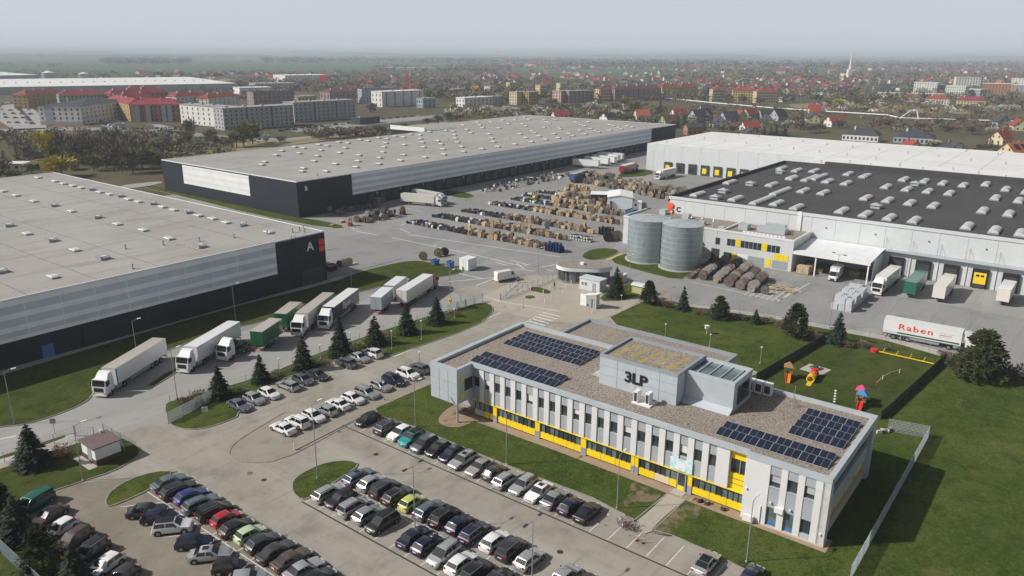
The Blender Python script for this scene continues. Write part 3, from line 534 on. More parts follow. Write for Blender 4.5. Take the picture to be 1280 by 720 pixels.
for k, wdt in enumerate((1.0, 1.0)): win_a(an, oX, 195.4, b - wdt, b, 4.4, 6.2, M['glass']); b -= wdt + .18
MB(oX).box(195.33, 195.395, b - 1.3, b, 4.3, 6.5).build('yellow_panel', M['yellow'], an); b -= 1.5
for k in range(5): win_a(an, oX, 195.4, b - .95, b, 4.4, 6.2, M['glass']); b -= 1.14
MB(oX).box(195.33, 195.395, b - 1.3, b, 4.3, 6.5).build('yellow_panel', M['yellow'], an); b -= 1.5
for k in range(3): win_a(an, oX, 195.4, b - .95, b, 4.4, 6.2, M['glass']); b -= 1.14
for k in range(3): MB(oX).box(195.33, 195.395, 60.6 + k * 1.25, 61.8 + k * 1.25, 2.5, 4.1).build('yellow_panel', M['yellow'], an)
MB(oX).box(195.33, 195.395, 60.6, 64.6, .2, 2.3).build('roller_door', M['frame_grey'], an); MB(oX).box(195.33, 195.395, 65.0, 66.4, .3, 2.5).build('yellow_panel', M['yellow'], an)
MB(oX).box(195.33, 195.395, 66.8, 71.0, .1, 2.4).build('roller_door', M['frame_grey'], an); MB(oX).box(195.31, 195.395, 71.2, 74.2, .1, 2.4).build('white_door', M['cladding_white'], an)
MB(oX).box(195.33, 195.395, 74.4, 75.6, .8, 2.6).build('yellow_panel', M['yellow'], an); MB(oX).box(195.33, 195.395, 75.8, 78, .9, 2.4).build('window', M['glass'], an)
MB(oX).box(195.32, 195.395, 79.3, 81.6, .1, 2.9).build('door', M['frame_dark'], an); win_a(an, oX, 195.4, 79.4, 80.6, 4.2, 6.0, M['glass'])
MB(oX).box(193.6, 195.3, 85.2, 92, 5.2, 5.32).build('balcony_canopy', M['metal_grey'], an); MB(oX).box(193.8, 195.3, 85.2, 92, 2.7, 2.82).build('balcony_floor', M['metal_grey'], an)
mb = MB(oX)
for i in range(14): mb.box(193.8, 193.84, 85.2 + i * .5, 85.24 + i * .5, 2.83, 3.9)
mb.box(193.78, 193.86, 85.1, 92, 3.9, 3.98); mb.build('railing', M['metal_white'], an)
MB(oX).box(195.33, 195.395, 85.6, 91.6, 2.9, 5.1).build('balcony_glazing', M['glass_pale'], an)
acm = MB().box(-.2, .2, -.45, .45, 0, .7).mesh('air_conditioner', M['metal_white'])
for i in range(11): obj('air_conditioner', acm, an, (196.6 - oX[0], 73.2 - i * 1.05 - oX[1], 8.0))
for (a0, a1, b0, b1, h) in ((201, 203.2, 64, 71.5, 1.6), (204, 205.8, 65, 70.5, 2.0), (200.5, 203, 74, 76.6, 1.5), (204, 206, 93, 95, 1.4), (199, 200.4, 86, 87.5, 1.2), (205, 207.5, 101, 103, 1.5), (196.8, 199, 79.3, 81, .7)):
    MB(oX).box(a0, a1, b0, b1, 7.99, 7.98 + h).build('roof_unit', M['galv_pale'], an)
for a, b in ((200, 87), (199.5, 90), (201, 84), (203, 98), (198.5, 83)):
    mb = MB(oX); mb.cyl(a, b, 7.98, 9.6, .15, n=7); mb.cyl(a, b, 9.6, 9.9, .3, .1, n=7); mb.build('flue', M['galv_pale'], an)
oN = (202, 50); ca = estate_thing('loading_canopy', 'white steel loading canopy between the annex and truck docks', 'canopy', *oN)
MB(oN).add([(194.8, 40.7, 5.6), (209.4, 40.7, 6.5), (209.4, 59.3, 6.5), (194.8, 59.3, 5.6), (194.8, 40.7, 5.35), (209.4, 40.7, 6.25), (209.4, 59.3, 6.25), (194.8, 59.3, 5.35)], [(0, 1, 2, 3), (7, 6, 5, 4), (0, 4, 5, 1), (2, 6, 7, 3), (3, 7, 4, 0), (1, 5, 6, 2)]).build('roof', M['trim_light'], ca)
MB(oN).box(194.6, 194.79, 40.6, 59.3, 5.0, 5.7).build('fascia', M['metal_white'], ca)
for b in (40.9, 53.4): MB(oN).box(194.85, 195.15, b, b + .3, 0, 5.34).build('post', M['metal_white'], ca)
MB(oN).box(199, 209.3, 40.72, 40.9, 0, 5.55).build('side_wall', M['cladding_c'], ca)

# ---- white-roofed hall D
oD = (370, 20); wd = estate_thing('warehouse', 'broad hall with white roof and yellow dock doors facing the drum yard', 'warehouse', *oD)
MB(oD).box(334.1, 408, -160, 176.3, 0, 12.55).build('wall', M['cladding_c'], wd); MB(oD).box(334.3, 407.7, -159.8, 176.0, 12.56, 12.75).build('roof', M['roof_white'], wd)
MB(oD).box(311.1, 334.05, -160, 97, 0, 12.6).build('link_block', M['cladding_c'], wd); MB(oD).box(311.3, 334.29, -159.8, 96.7, 12.61, 12.74).build('link_roof', M['roof_white'], wd)
seams(wd, oD, 334.5, 407, -159, 175, 8.2, 14, 12.756, M['seam_white'], .35)
pmd = MB().box(-.10, -.003, .04, 9.1, .0, 12.75).mesh('wall_panel', M['cladding_c'])
for i in range(9): obj('wall_panel', pmd, wd, (334.1 - oD[0], 167.1 - 9.14 * i - oD[1], 0))
for i in range(8):
    b = 164.5 - 9.14 * i * .68
    s = MB(oD).box(333.3, 333.99, b - 1.9, b + 1.9, .2, 4.8).build('dock_shelter', M['frame_dark'], wd)
    MB(oD).box(333.2, 333.29, b - 1.0, b + 1.0, 1.0, 3.4).build('dock_door', M['yellow'] if i not in (2, 1) else M['black'], s)  # doors are plain yellow, two of them black
vents(wd, oD, [(342 + (i * 29 % 62), 170 - i * 6.3) for i in range(44)], 12.76); vents(wd, oD, [(318 + (i * 7 % 12), 90 - i * 9) for i in range(20)], 12.75)

# ---- two storage tanks
for a, b, r, h, lb in ((183.0, 94.6, 5.6, 11.6, 'galvanised steel tank nearer the drum yard of the pair'), (181.4, 84.0, 5.3, 11.8, 'galvanised steel tank beside the annex balcony of the pair')):
    t = estate_thing('storage_tank', lb, 'tank', a, b, 'pair of galvanised tanks')
    MB().cyl(0, 0, 0, .35, r + .5, n=40).build('plinth', M['concrete'], t, smooth=40)
    nr = 8
    for k in range(nr):
        z0 = .35 + (h - .35) * k / nr; z1 = .35 + (h - .35) * (k + 1) / nr
        ring = MB().cyl(0, 0, z0, z1, r - .012 * (k % 2), n=48, cap=False, ph=.07 * k).build('shell_ring', M['galv'], t, smooth=40)
        mb = MB()
        for j in range(12):
            th = j * .5236 + .26 * (k % 2); mb.tube((math.cos(th) * (r + .01), math.sin(th) * (r + .01), z0), (math.cos(th) * (r + .01), math.sin(th) * (r + .01), z1), .025, n=3)
        mb.build('seam', M['galv_pale'], ring)
        if k: MB().cyl(0, 0, z0 - .05, z0 + .05, r + .05, n=40).build('hoop', M['galv_pale'], t, smooth=40)
    MB().cyl(0, 0, h, h + .7, r + .08, .4, n=48).build('roof', M['galv_pale'], t, smooth=20)
    mb = MB()
    for i in range(10): th = i * .628; mb.tube((.4 * math.cos(th), .4 * math.sin(th), h + .72), (r * math.cos(th), r * math.sin(th), h + .03), .03, n=4)
    mb.build('roof_rib', M['galv'], t)
# ================================================================== the office building in the foreground
oO = (90, 47); of = estate_thing('office_building', 'two-storey striped office building with yellow ground floor and solar roof', 'office', *oO)
ZP = 8.9
MB(oO).box(82.5, 100.6, 18.4, 70.5, 0, 8.3).build('core_wall', M['stripe_grey'], of)
MB(oO).prism(ccw([(78.4, 75.6), (78.4, 70.9), (82.0, 70.9), (82.0, 18.0), (100.6, 18.0), (100.6, 75.6)]), 8.305, 8.42).build('roof', M['roof_gravel'], of)
MB(oO).box(78.0, 100.99, 70.6, 76.0, 3.2, 8.3).build('cantilever_block', M['zinc'], of)
MB(oO).box(84.0, 100.5, 70.55, 75.4, 0, 3.19).build('ground_floor_end', M['stripe_grey'], of)
for b in (72.4, 74.2): MB(oO).box(77.97, 77.998, b, b + .03, 3.3, 8.3).build('panel_joint', M['zinc_edge'], of)
for z in (4.9, 6.6): MB(oO).box(77.965, 77.996, 70.7, 75.9, z, z + .03).build('panel_joint', M['zinc_edge'], of)
MB(oO).box(78.9, 79.6, 70.52, 70.598, 6.6, 7.5).build('yellow_panel', M['yellow'], of); MB(oO).box(78.9, 79.6, 70.52, 70.598, 4.0, 4.8).build('yellow_panel', M['yellow'], of)
MB(oO).box(79.7, 81.5, 70.53, 70.598, 4.9, 6.8).build('window', M['glass'], of); MB(oO).box(78.15, 78.4, 70.75, 71.0, 0, 3.19).build('post', M['zinc_edge'], of)
# parapet caps
cap = MB(oO)
for (a0, a1, b0, b1) in ((77.96, 78.55, 70.56, 76.04), (78.55, 81.4, 70.54, 71.1), (81.4, 82.0, 29.5, 71.1), (81.4, 82.0, 27.2, 29.5), (80.94, 81.6, 17.46, 27.2), (81.6, 100.5, 17.46, 18.1), (100.5, 101.05, 17.46, 76.04), (78.55, 100.5, 75.2, 76.04)):
    cap.box(a0, a1, b0, b1, 8.31, ZP)
cap.build('parapet', M['zinc'], of)
# upper storey: light stripes and grey bays with windows
ST = [68.8, 66.84, 64.81, 62.81, 60.82, 58.75, 56.78, 54.82, 52.78, 50.79, 48.79, 46.82, 44.72, 42.66, 40.54, 38.58, 36.56, 34.6, 32.65]
HW = .42
sm = MB().box(-.14, .6, -HW, HW, 2.95, 8.3).mesh('light_stripe', M['stripe_white'])
for b in ST: obj('light_stripe', sm, of, (81.75 - oO[0], b - oO[1], 0))
MB(oO).box(81.61, 82.35, 29.55, 31.2, 2.95, 8.3).build('light_stripe', M['stripe_white'], of)
ed = [70.55] + ST + [31.2 - HW]
for k in range(len(ed) - 1):
    b1 = ed[k] - (HW if k else 0); b0 = ed[k + 1] + HW
    MB(oO).box(81.75, 82.4, b0, b1, 6.75, 8.3).build('grey_panel', M['stripe_grey'], of)
    MB(oO).box(81.75, 82.4, b0, b1, 2.95, 5.1).build('grey_panel', M['stripe_grey'], of)
    wn = MB(oO).box(81.93, 82.45, b0 + .04, b1 - .12, 5.1, 6.75).build('window', M['glass'], of)
    MB(oO).box(81.9, 81.96, b0 + .04, b0 + .14, 5.1, 6.75).build('window_frame', M['frame_dark'], wn)
    MB(oO).box(81.72, 81.95, b0, b1 - .06, 5.04, 5.13).build('sill', M['zinc'], wn)
    if k % 4 == 1: MB(oO).box(81.915, 81.928, b0 + .15, b1 - .15, 6.0 - .2 * (k % 3), 6.74).build('blind', M['stripe_white'], wn)
# ground floor glazing
MB(oO).box(81.58, 82.45, 27.4, 70.5, 2.84, 2.945).build('yellow_flashing', M['yellow'], of)
random.seed(3)
panels = [(68.6, 70.4, 'earth'), (67.6, 68.5, 'yellow'), (66.75, 67.5, 'yellow'), (63.51, 65.74, 'yellow'), (61.22, 63.46, 'yellow'), (58.93, 61.17, 'yellow'), (55.58, 57.92, 'yellow'), (53.31, 55.53, 'yellow'), (52.04, 53.25, 'yellow'), (50.93, 51.98, 'yellow'), (47.66, 50.0, 'yellow'), (45.33, 47.61, 'yellow'), (42.96, 45.28, 'yellow'), (39.47, 41.77, 'yellow'), (37.33, 39.42, 'cream'), (36.3, 37.27, 'yellow'), (31.78, 34.07, 'yellow'), (29.53, 31.73, 'yellow'), (27.47, 29.48, 'yellow')]
M['cream'] = mat('cream', (.66, .56, .36), .7); M['board'] = mat('board', (.52, .45, .36), .8)
for (b0, b1, c) in panels:
    MB(oO).box(81.86, 82.48, b0, b1, .35, 1.3).build('spandrel_panel', M['yellow'] if c == 'yellow' else M['cream'] if c == 'cream' else M['board'], of)
    n = max(1, round((b1 - b0) / .78))
    for i in range(n):
        p, q = b0 + (b1 - b0) * i / n, b0 + (b1 - b0) * (i + 1) / n
        wn = MB(oO).box(82.00, 82.48, p + .03, q - .03, 1.36, 2.78).build('window', M['glass_pale'] if random.random() < .6 else M['glass'], of)
        MB(oO).box(81.90, 82.44, q - .03, q + .03, 1.31, 2.8).build('mullion', M['frame_dark'], wn)
for b, wdt in ((66.35, .36), (58.4, .42), (50.45, .42), (42.66, .26), (42.07, .26), (34.43, .3)):
    cpt = MB(oO).box(81.76, 82.47, b - wdt, b + wdt, 1.3, 2.79).build('yellow_column', M['yellow'], of); MB(oO).box(81.76, 82.47, b - wdt, b + wdt, .1, 1.295).build('column_base', M['zinc_edge'], cpt)
dr = MB(oO).box(81.81, 82.47, 34.98, 36.22, .12, 2.75).build('door', M['frame_grey'], of); MB(oO).box(81.77, 82.14, 35.15, 36.05, .95, 2.6).build('pane', M['glass'], dr); MB(oO).box(81.77, 82.14, 35.15, 36.05, .2, .85).build('door_panel', M['yellow'], dr)
MB(oO).box(80.6, 82.1, 34.8, 36.5, .105, .16).build('doorstep', M['concrete'], of)
bn = MB(oO).box(81.52, 81.56, 34.14, 37.21, 3.1, 4.75).build('banner', mat('banner', (.36, .66, .72), .6, 0, (.68, .80, .82), 2.0, lo=.45, hi=.6), of)
MB(oO).prism([(81.51 - .01 * 0, 35.0), (81.515, 36.3), (81.512, 36.3), (81.512, 35.0)], 3.5, 4.4).build('banner_print', M['white_sign'], bn)
# yellow recess
MB(oO).box(82.1, 82.6, 27.3, 29.5, 7.0, 8.3).build('yellow_panel', M['yellow'], of); MB(oO).box(82.1, 82.6, 27.3, 29.5, 3.0, 5.0).build('yellow_panel', M['yellow'], of)
for z in (3.6, 4.3): MB(oO).box(82.06, 82.1, 27.3, 29.5, z, z + .04).build('panel_joint', M['frame_dark'], of)
for p, q in ((27.35, 28.3), (28.4, 29.45)): MB(oO).box(82.3, 82.6, p, q, 5.05, 6.95).build('window', M['glass'], of)
MB(oO).box(82.15, 82.31, 28.31, 28.39, 5.05, 6.95).build('mullion', M['frame_grey'], of)
# right-hand white block
pieces = [(24.35, 27.3, 0, 8.3), (17.55, 19.15, 0, 8.3)]
for b0, b1, z0, z1 in pieces: MB(oO).box(81.0, 82.4, b0, b1, z0, z1).build('light_wall', M['stripe_white'], of)
for p, q in ((22.3, 23.05), (20.35, 21.1)): MB(oO).box(81.0, 82.4, p, q, 0, 8.3).build('light_stripe', M['stripe_white'], of)
for k, (p, q) in enumerate(((23.05, 24.35), (21.1, 22.3), (19.15, 20.35))):
    MB(oO).box(81.08, 82.4, p, q, 7.1, 8.3).build('grey_panel', M['stripe_grey'], of); MB(oO).box(81.08, 82.4, p, q, 2.75, 5.5).build('grey_panel', M['stripe_grey'], of)
    wn = MB(oO).box(81.3, 82.4, p, q, 5.5, 7.1).build('window', M['glass'], of); MB(oO).box(81.0, 81.3, p, q, 5.42, 5.52).build('sill', M['zinc'], wn)
    if k != 1: MB(oO).box(81.28, 81.298, p + .1, q - .2, 6.1, 7.05).build('blind', M['galv_pale'], wn)
    if k < 2:
        wn = MB(oO).box(81.3, 82.4, p, q, .1, 2.75).build('window', M['glass_pale'], of); MB(oO).box(81.27, 81.3, p + .05, q - .05, .12, .8).build('lower_pane', M['blue_mid'], wn)
    else:
        MB(oO).box(81.08, 82.4, p, q, .1, .9).build('grey_panel', M['zinc'], of); wn = MB(oO).box(81.3, 82.4, p, q, .9, 2.75).build('window', M['glass'], of)
MB(oO).box(80.95, 82.4, 17.5, 27.35, .0, .3).build('plinth', M['board'], of)
MB(oO).box(80.6, 81.0, 22.3, 23.3, 2.6, 3.25).build('air_conditioner', M['metal_white'], of); MB(oO).box(80.3, 80.7, 25.6, 26.8, .3, 1.1).build('air_conditioner', M['metal_white'], of); MB(oO).box(80.86, 80.998, 24.95, 25.1, .3, 2.6).build('pipe', M['metal_white'], of)
for b, z in ((23.8, 3.4), (21.5, 3.3), (26.8, 4.2), (17.9, 1.6)): MB(oO).box(80.8, 80.998, b, b + .2, z, z + .2).build('wall_lamp', M['metal_white'], of)
# right side wall in its deep frame
MB(oO).box(81.0, 81.7, 17.5, 18.39, .3, 8.3).build('side_frame', M['zinc'], of); MB(oO).box(99.6, 101.0, 17.5, 18.39, 0, 8.3).build('side_frame', M['zinc'], of); MB(oO).box(81.71, 99.59, 17.52, 18.39, 7.7, 8.3).build('side_lintel', M['zinc'], of)
MB(oO).box(81.71, 99.59, 17.9, 18.39, 3.2, 5.2).build('side_spandrel', M['zinc'], of)
for i in range(12): MB(oO).box(82.0 + i * 1.46, 83.3 + i * 1.46, 18.2, 18.395, 5.3, 7.5).build('window', M['glass'], of)
for a in (83.4, 88.0, 92.5): MB(oO).box(a, a + .7, 18.1, 18.395, 6.4, 7.4).build('yellow_panel', M['yellow'], of)
for i in range(4): MB(oO).box(82.4 + i * 4.3, 85.6 + i * 4.3, 18.05, 18.395, 2.2, 3.1).build('yellow_panel', M['yellow'], of)
MB(oO).box(81.71, 99.59, 17.95, 18.39, 0, 1.4).build('side_plinth', M['board'], of)
# penthouse with the name
MB(oO).box(88.1, 97.0, 40.0, 52.1, 8.425, 12.6).build('penthouse_wall', M['zinc'], of); MB(oO).box(88.4, 96.7, 40.3, 51.8, 12.605, 12.7).build('penthouse_roof', M['roof_gravel'], of)
cap = MB(oO)
for (a0, a1, b0, b1) in ((88.06, 88.45, 39.96, 52.14), (96.6, 97.04, 39.96, 52.14), (88.45, 96.6, 39.96, 40.35), (88.45, 96.6, 51.75, 52.14)): cap.box(a0, a1, b0, b1, 12.61, 13.0)
cap.build('penthouse_parapet', M['zinc_edge'], of)
for b in (42.6, 46.3, 49.2): MB(oO).box(88.07, 88.098, b, b + .03, 8.5, 12.6).build('panel_joint', M['zinc_edge'], of)
for z in (10.0, 11.4): MB(oO).box(88.065, 88.096, 40.1, 52.0, z, z + .025).build('panel_joint', M['zinc_edge'], of)
MB(oO).box(90.7, 97.0, 33.1, 39.95, 8.425, 12.3).build('penthouse_wing', M['zinc'], of); MB(oO).box(91.4, 96.4, 33.9, 39.9, 12.305, 12.34).build('rooflight', M['glass_pale'], of)
for b in (34.0, 35.6, 37.2, 38.8): MB(oO).box(91.3, 96.5, b, b + .12, 12.345, 12.5).build('rooflight_bar', M['zinc'], of)
cap = MB(oO)
for (a0, a1, b0, b1) in ((90.66, 91.2, 33.06, 39.95), (96.5, 97.04, 33.06, 39.95), (91.2, 96.5, 33.06, 33.5)): cap.box(a0, a1, b0, b1, 12.31, 12.75)
cap.build('wing_parapet', M['zinc'], of)
for i in range(3): MB(oO).box(92.0 + i * 1.4, 93.2 + i * 1.4, 33.0, 33.095, 9.2, 11.8).build('window', M['glass'], of)
MB(oO).add([(89.6, 33.1, 8.45), (90.69, 33.1, 9.1), (90.69, 39.9, 9.1), (89.6, 39.9, 8.45), (90.69, 33.1, 8.43), (90.69, 39.9, 8.43)], [(0, 1, 2, 3), (0, 4, 1), (3, 2, 5), (1, 4, 5, 2), (0, 3, 5, 4)]).build('skirt_flashing', M['zinc'], of)
MB(oO).add([(90.0, 54.6, 8.43), (90.0, 52.11, 9.9), (95.5, 52.11, 9.9), (95.5, 54.6, 8.43), (90.0, 52.11, 8.43), (95.5, 52.11, 8.43)], [(0, 1, 2, 3), (0, 4, 1), (3, 2, 5), (0, 3, 5, 4)]).build('side_flashing', M['zinc'], of)
MB(oO).box(101.06, 101.6, 56, 74, 8.3, 8.75).build('roof_edge_trim', M['zinc'], of)
letter('letters', '3LP', 2.15, M['black_sign'], of, (88.03 - oO[0], 46.2 - oO[1], 10.6), ROT_A, depth=.04, bold=.07, spacing=.95, sx=1.15)
for (b0, b1, a0) in ((44.4, 45.0, 85.4), (42.8, 43.4, 85.7)): 
    u = MB(oO).box(a0, a0 + 1.1, b0, b1, 8.6, 10.2).build('air_conditioner', M['metal_white'], of); MB(oO).box(a0 - .02, a0 - .004, b0 + .08, b1 - .08, 8.75, 10.0).build('fan_grille', M['frame_dark'], u)
MB(oO).box(85.2, 87.0, 42.4, 45.2, 8.43, 8.58).build('unit_frame', M['metal_white'], of)
for i in range(3):
    u = MB(oO).box(98.8, 99.8, 30.9 + i * 1.25, 32.0 + i * 1.25, 8.5, 10.2).build('air_conditioner', M['metal_white'], of); MB(oO).box(98.78, 98.796, 31.05 + i * 1.25, 31.85 + i * 1.25, 8.8, 9.9).build('fan_grille', M['frame_dark'], u)
mb = MB(oO); mb.tube((97.8, 27.4, 8.43), (97.8, 27.4, 11.5), .04); mb.tube((97.0, 27.4, 8.5), (97.8, 27.4, 10), .03); mb.tube((98.4, 27.0, 8.5), (97.8, 27.4, 10), .03); mb.tube((97.8, 28.2, 8.5), (97.8, 27.4, 10), .03); mb.build('aerial', M['metal_grey'], of)
for i in range(5): MB(oO).add([(89.2 + (i % 2), 42.2 + 2 * i, 12.704), (95.2, 41.5 + 2 * i, 12.704), (95.4, 42.0 + 2 * i, 12.704), (89.4 + (i % 2), 42.9 + 2 * i, 12.704)], [(0, 1, 2, 3), (3, 2, 1, 0)][:1]).build('moss_streak', M['moss'], of)
# rear wing
MB(oO).box(101.1, 112.2, 41.0, 69.0, 0, 7.5).build('wing_wall', M['zinc'], of); MB(oO).box(101.4, 111.9, 41.3, 68.7, 7.505, 7.62).build('wing_roof', M['roof_gravel'], of)
cap = MB(oO)
for (a0, a1, b0, b1) in ((111.7, 112.25, 40.95, 69.05), (101.06, 111.7, 40.95, 41.5), (101.06, 111.7, 68.5, 69.05), (101.06, 101.4, 41.5, 55.9)): cap.box(a0, a1, b0, b1, 7.51, 8.05)
cap.build('wing_roof_edge', M['zinc_edge'], of)
# solar arrays: each panel its own piece
def solar_array(a0, b0, rows, cols, pr, pc, label):
    t = estate_thing('solar_array', label, 'solar panels', a0, b0, 'solar arrays on the office roof')
    t.location.z = 8.425
    n, d, h = pc - .02, pr * .86, .38
    mb = MB(); mb.add([(0, 0, .12), (d, 0, .12 + h), (d, n, .12 + h), (0, n, .12), (0, 0, .07), (d, 0, .07 + h), (d, n, .07 + h), (0, n, .07)], [(0, 1, 2, 3), (7, 6, 5, 4), (0, 4, 5, 1), (1, 5, 6, 2), (2, 6, 7, 3), (3, 7, 4, 0)], 1)
    s = h / d
    for (u0, u1) in ((.03, n / 2 - .012), (n / 2 + .012, n - .03)):
        mb.add([(.04, u0, .124 + .04 * s), (d - .04, u0, .124 + (d - .04) * s), (d - .04, u1, .124 + (d - .04) * s), (.04, u1, .124 + .04 * s)], [(0, 1, 2, 3)], 0)
    me = mb.mesh('solar_panel', [M['pv'], M['pv_frame']])
    for r in range(rows):
        MB().box(r * pr + d - .06, r * pr + d, 0, cols * pc, 0, .1 + h * .85).build('mounting_rail', M['metal_grey'], t)
        for c in range(cols): obj('solar_panel', me, t, (r * pr, c * pc, 0))
solar_array(91.4, 57.8, 4, 9, 1.66, 1.64, 'largest solar array on the office roof beside the road corner')
solar_array(82.6, 56.4, 2, 9, 2.1, 1.74, 'two-row solar array above the striped facade windows')
solar_array(83.7, 18.8, 2, 8, 1.95, 1.71, 'two-row solar array behind the yellow recess of the office')
solar_array(89.6, 18.7, 4, 4, 2.1, 1.68, 'square four-row solar array at the playground end of the office roof')

# ================================================================== small buildings round the gate
g = estate_thing('gatehouse', 'oval gatehouse with grey band roof and glazed front', 'gatehouse', 154.9, 97.2)
gd = Vector((6.4, -11.6)).normalized(); gn = Vector((-gd.y, gd.x))
def stadium(hl, r, n=10):
    pts = []
    for k in range(n + 1): t = -math.pi / 2 + math.pi * k / n; pts.append(gd * (hl + r * math.cos(t)) + gn * (r * math.sin(t)))
    for k in range(n + 1): t = math.pi / 2 + math.pi * k / n; pts.append(gd * (-hl + r * math.cos(t)) + gn * (r * math.sin(t)))
    return [tuple(p) for p in pts]
MB().prism(stadium(3.3, 3.1), 0, 3.2).build('wall', mat('gate_wall', (.20, .205, .215), .6), g, smooth=30); MB().prism(stadium(3.3, 3.65), 3.205, 4.1).build('roof_band', M['trim_light'], g, smooth=30); MB().prism(stadium(3.3, 3.45), 4.105, 4.14).build('roof', M['roof_gravel'], g)
MB().prism(stadium(3.3, 3.67), 4.10, 4.3).build('roof_rim', M['zinc_edge'], g, smooth=30); g_in = MB().prism(stadium(3.3, 3.4), 4.301, 4.303).build('roof_surface', M['roof_gravel'], g)
for i in range(6):
    t = R(232 - i * 12.0); c_ = gd * (-3.3 + 0) + Vector((math.cos(t) * 0, 0))
    p = gd * (-3.0 + i * 1.15) - gn * 3.14
    q = gd * (-3.0 + (i + 1) * 1.15 - .1) - gn * 3.14
    MB().prism([tuple(p), tuple(q), tuple(q + gn * .1), tuple(p + gn * .1)], .5, 2.9).build('window', M['glass'] if i % 2 else M['glass_pale'], g)
for i in range(6):
    t0, t1 = R(90 + i * 30), R(90 + i * 30 + 26); v = lambda t, r: tuple(gd * (-3.3 + r * math.cos(t)) + gn * (r * math.sin(t)))
    MB().prism([v(t0, 3.0), v(t0, 3.16), v(t1, 3.16), v(t1, 3.0)], .6, 2.9).build('window', M['glass'], g)
MB().box(-1.2, -.3, -.5, .5, 4.31, 4.9).build('air_conditioner', M['metal_white'], g)
c = estate_thing('site_cabin', 'small grey flat-roofed cabin beside the oval gatehouse', 'cabin', 149.6, 91.3)
MB().box(-1.5, 1.5, -2.8, 2.8, .1, 2.9).build('wall', M['cladding_c'], c); MB().box(-1.65, 1.65, -2.95, 2.95, 2.905, 3.05).build('roof', M['cladding_mid'], c)
for b in (.6, 1.5): wn = MB().box(-1.56, -1.505, b, b + .8, 1.2, 2.2).build('window_frame', M['cladding_white'], c); MB().box(-1.575, -1.565, b + .1, b + .7, 1.3, 2.1).build('pane', M['glass_pale'], wn)
MB().box(-1.55, -1.505, -1.7, -.8, .15, 2.2).build('door', M['frame_grey'], c)
k = thing('ticket_shelter', 'white ticket kiosk with sloping canopy on the gate plaza', 'kiosk', P(736, 383), AL)
MB().box(-.15, .15, .6, 2.2, 0, 2.6).build('sign_panel', M['cladding_white'], k)
for y in (-.6, -1.6): MB().box(-.5, .3, y - .35, y + .35, 0, 1.7).build('machine', M['frame_grey'], k)
MB().box(-.7, .7, -2.3, -2.1, 0, 3.4).build('side_panel', M['galv_pale'], k); MB().add([(-.9, .9, 2.7), (.9, .9, 2.7), (.9, -2.8, 3.6), (-.9, -2.8, 3.6), (-.9, .9, 2.6), (.9, .9, 2.6), (.9, -2.8, 3.5), (-.9, -2.8, 3.5)], [(0, 1, 2, 3), (7, 6, 5, 4), (0, 4, 5, 1), (1, 5, 6, 2), (2, 6, 7, 3), (3, 7, 4, 0)]).build('canopy', M['metal_white'], k)
letter('lettering', 'INFO', .4, M['blue_mid'], k, (-.17, 1.4, 2.0), ROT_A) if False else None
h = estate_thing('transformer_hut', 'small white hut with brown roof and brown base on the corner lawn', 'hut', 40.1, 102.8)
MB().box(-1.7, 1.7, -2.0, 2.0, .85, 2.55).build('wall', M['cladding_white'], h); MB().box(-1.72, 1.72, -2.02, 2.02, .05, .848).build('plinth', mat('hut_base', (.10, .065, .05), .8), h); MB().box(-2.0, 2.0, -2.25, 2.25, 2.555, 2.72).build('roof', mat('hut_roof', (.17, .125, .125), .8, 0, (.13, .095, .095), 1.5), h)
MB().box(-2.9, -1.75, -2.4, 2.4, .1, .13).build('apron', M['concrete'], h); mb = MB(); mb.cyl(1.0, 1.9, 2.73, 3.1, .18, n=8); mb.build('roof_vent', M['metal_white'], h)
MB().box(-1.75, -1.705, -.9, .2, .3, 2.3).build('door', M['frame_grey'], h)
# shed among the drums
p0, p1 = P(759, 261), P(790, 262); sd = (p1 - p0).normalized(); srz = math.atan2(sd.y, sd.x); L_ = (p1 - p0).length
s = thing('storage_shed', 'pale metal shed with low white gable roof among the cable drums', 'shed', p0, srz)
D_ = 13.0
MB().add([(0, 0, 0), (L_, 0, 0), (L_, D_, 0), (0, D_, 0), (0, 0, 4.2), (L_, 0, 4.2), (L_, D_, 4.2), (0, D_, 4.2), (L_ / 2, 0, 5.0), (L_ / 2, D_, 5.0)], [(0, 1, 5, 8, 4), (1, 2, 6, 5), (2, 3, 7, 9, 6), (3, 0, 4, 7)]).build('wall', M['cladding_light'], s)
MB().add([(-.2, -.2, 4.2), (L_ / 2, -.2, 5.04), (L_ + .2, -.2, 4.2), (-.2, D_ + .2, 4.2), (L_ / 2, D_ + .2, 5.04), (L_ + .2, D_ + .2, 4.2), (-.2, -.2, 4.3), (L_ / 2, -.2, 5.16), (L_ + .2, -.2, 4.3), (-.2, D_ + .2, 4.3), (L_ / 2, D_ + .2, 5.16), (L_ + .2, D_ + .2, 4.3)], [(6, 7, 10, 9), (7, 8, 11, 10), (0, 3, 4, 1), (1, 4, 5, 2), (0, 1, 7, 6), (1, 2, 8, 7), (3, 9, 10, 4), (4, 10, 11, 5), (0, 6, 9, 3), (2, 5, 11, 8)]).build('roof', M['cladding_white'], s)
MB().box(.9, 1.8, -.06, -.005, 0, 2.9).build('door', M['frame_dark'], s); MB().box(1.82, 1.95, -.5, 0, 0, 2.9).build('door_leaf', M['cladding_mid'], s)
MB().box(L_ + .02, L_ + 3.4, .6, 3.2, 0, 2.9).build('side_cabin', M['cladding_light'], s); MB().box(L_ + .9, L_ + 1.6, .55, .595, 1.2, 2.0).build('window', M['glass'], s)
MB().box(-6.5, -.02, 6, D_, 4.0, 4.12).build('lean_to_roof', M['cladding_white'], s); MB().box(-6.5, -.02, D_ - .2, D_, 0, 3.99).build('lean_to_wall', M['cladding_dark'], s)
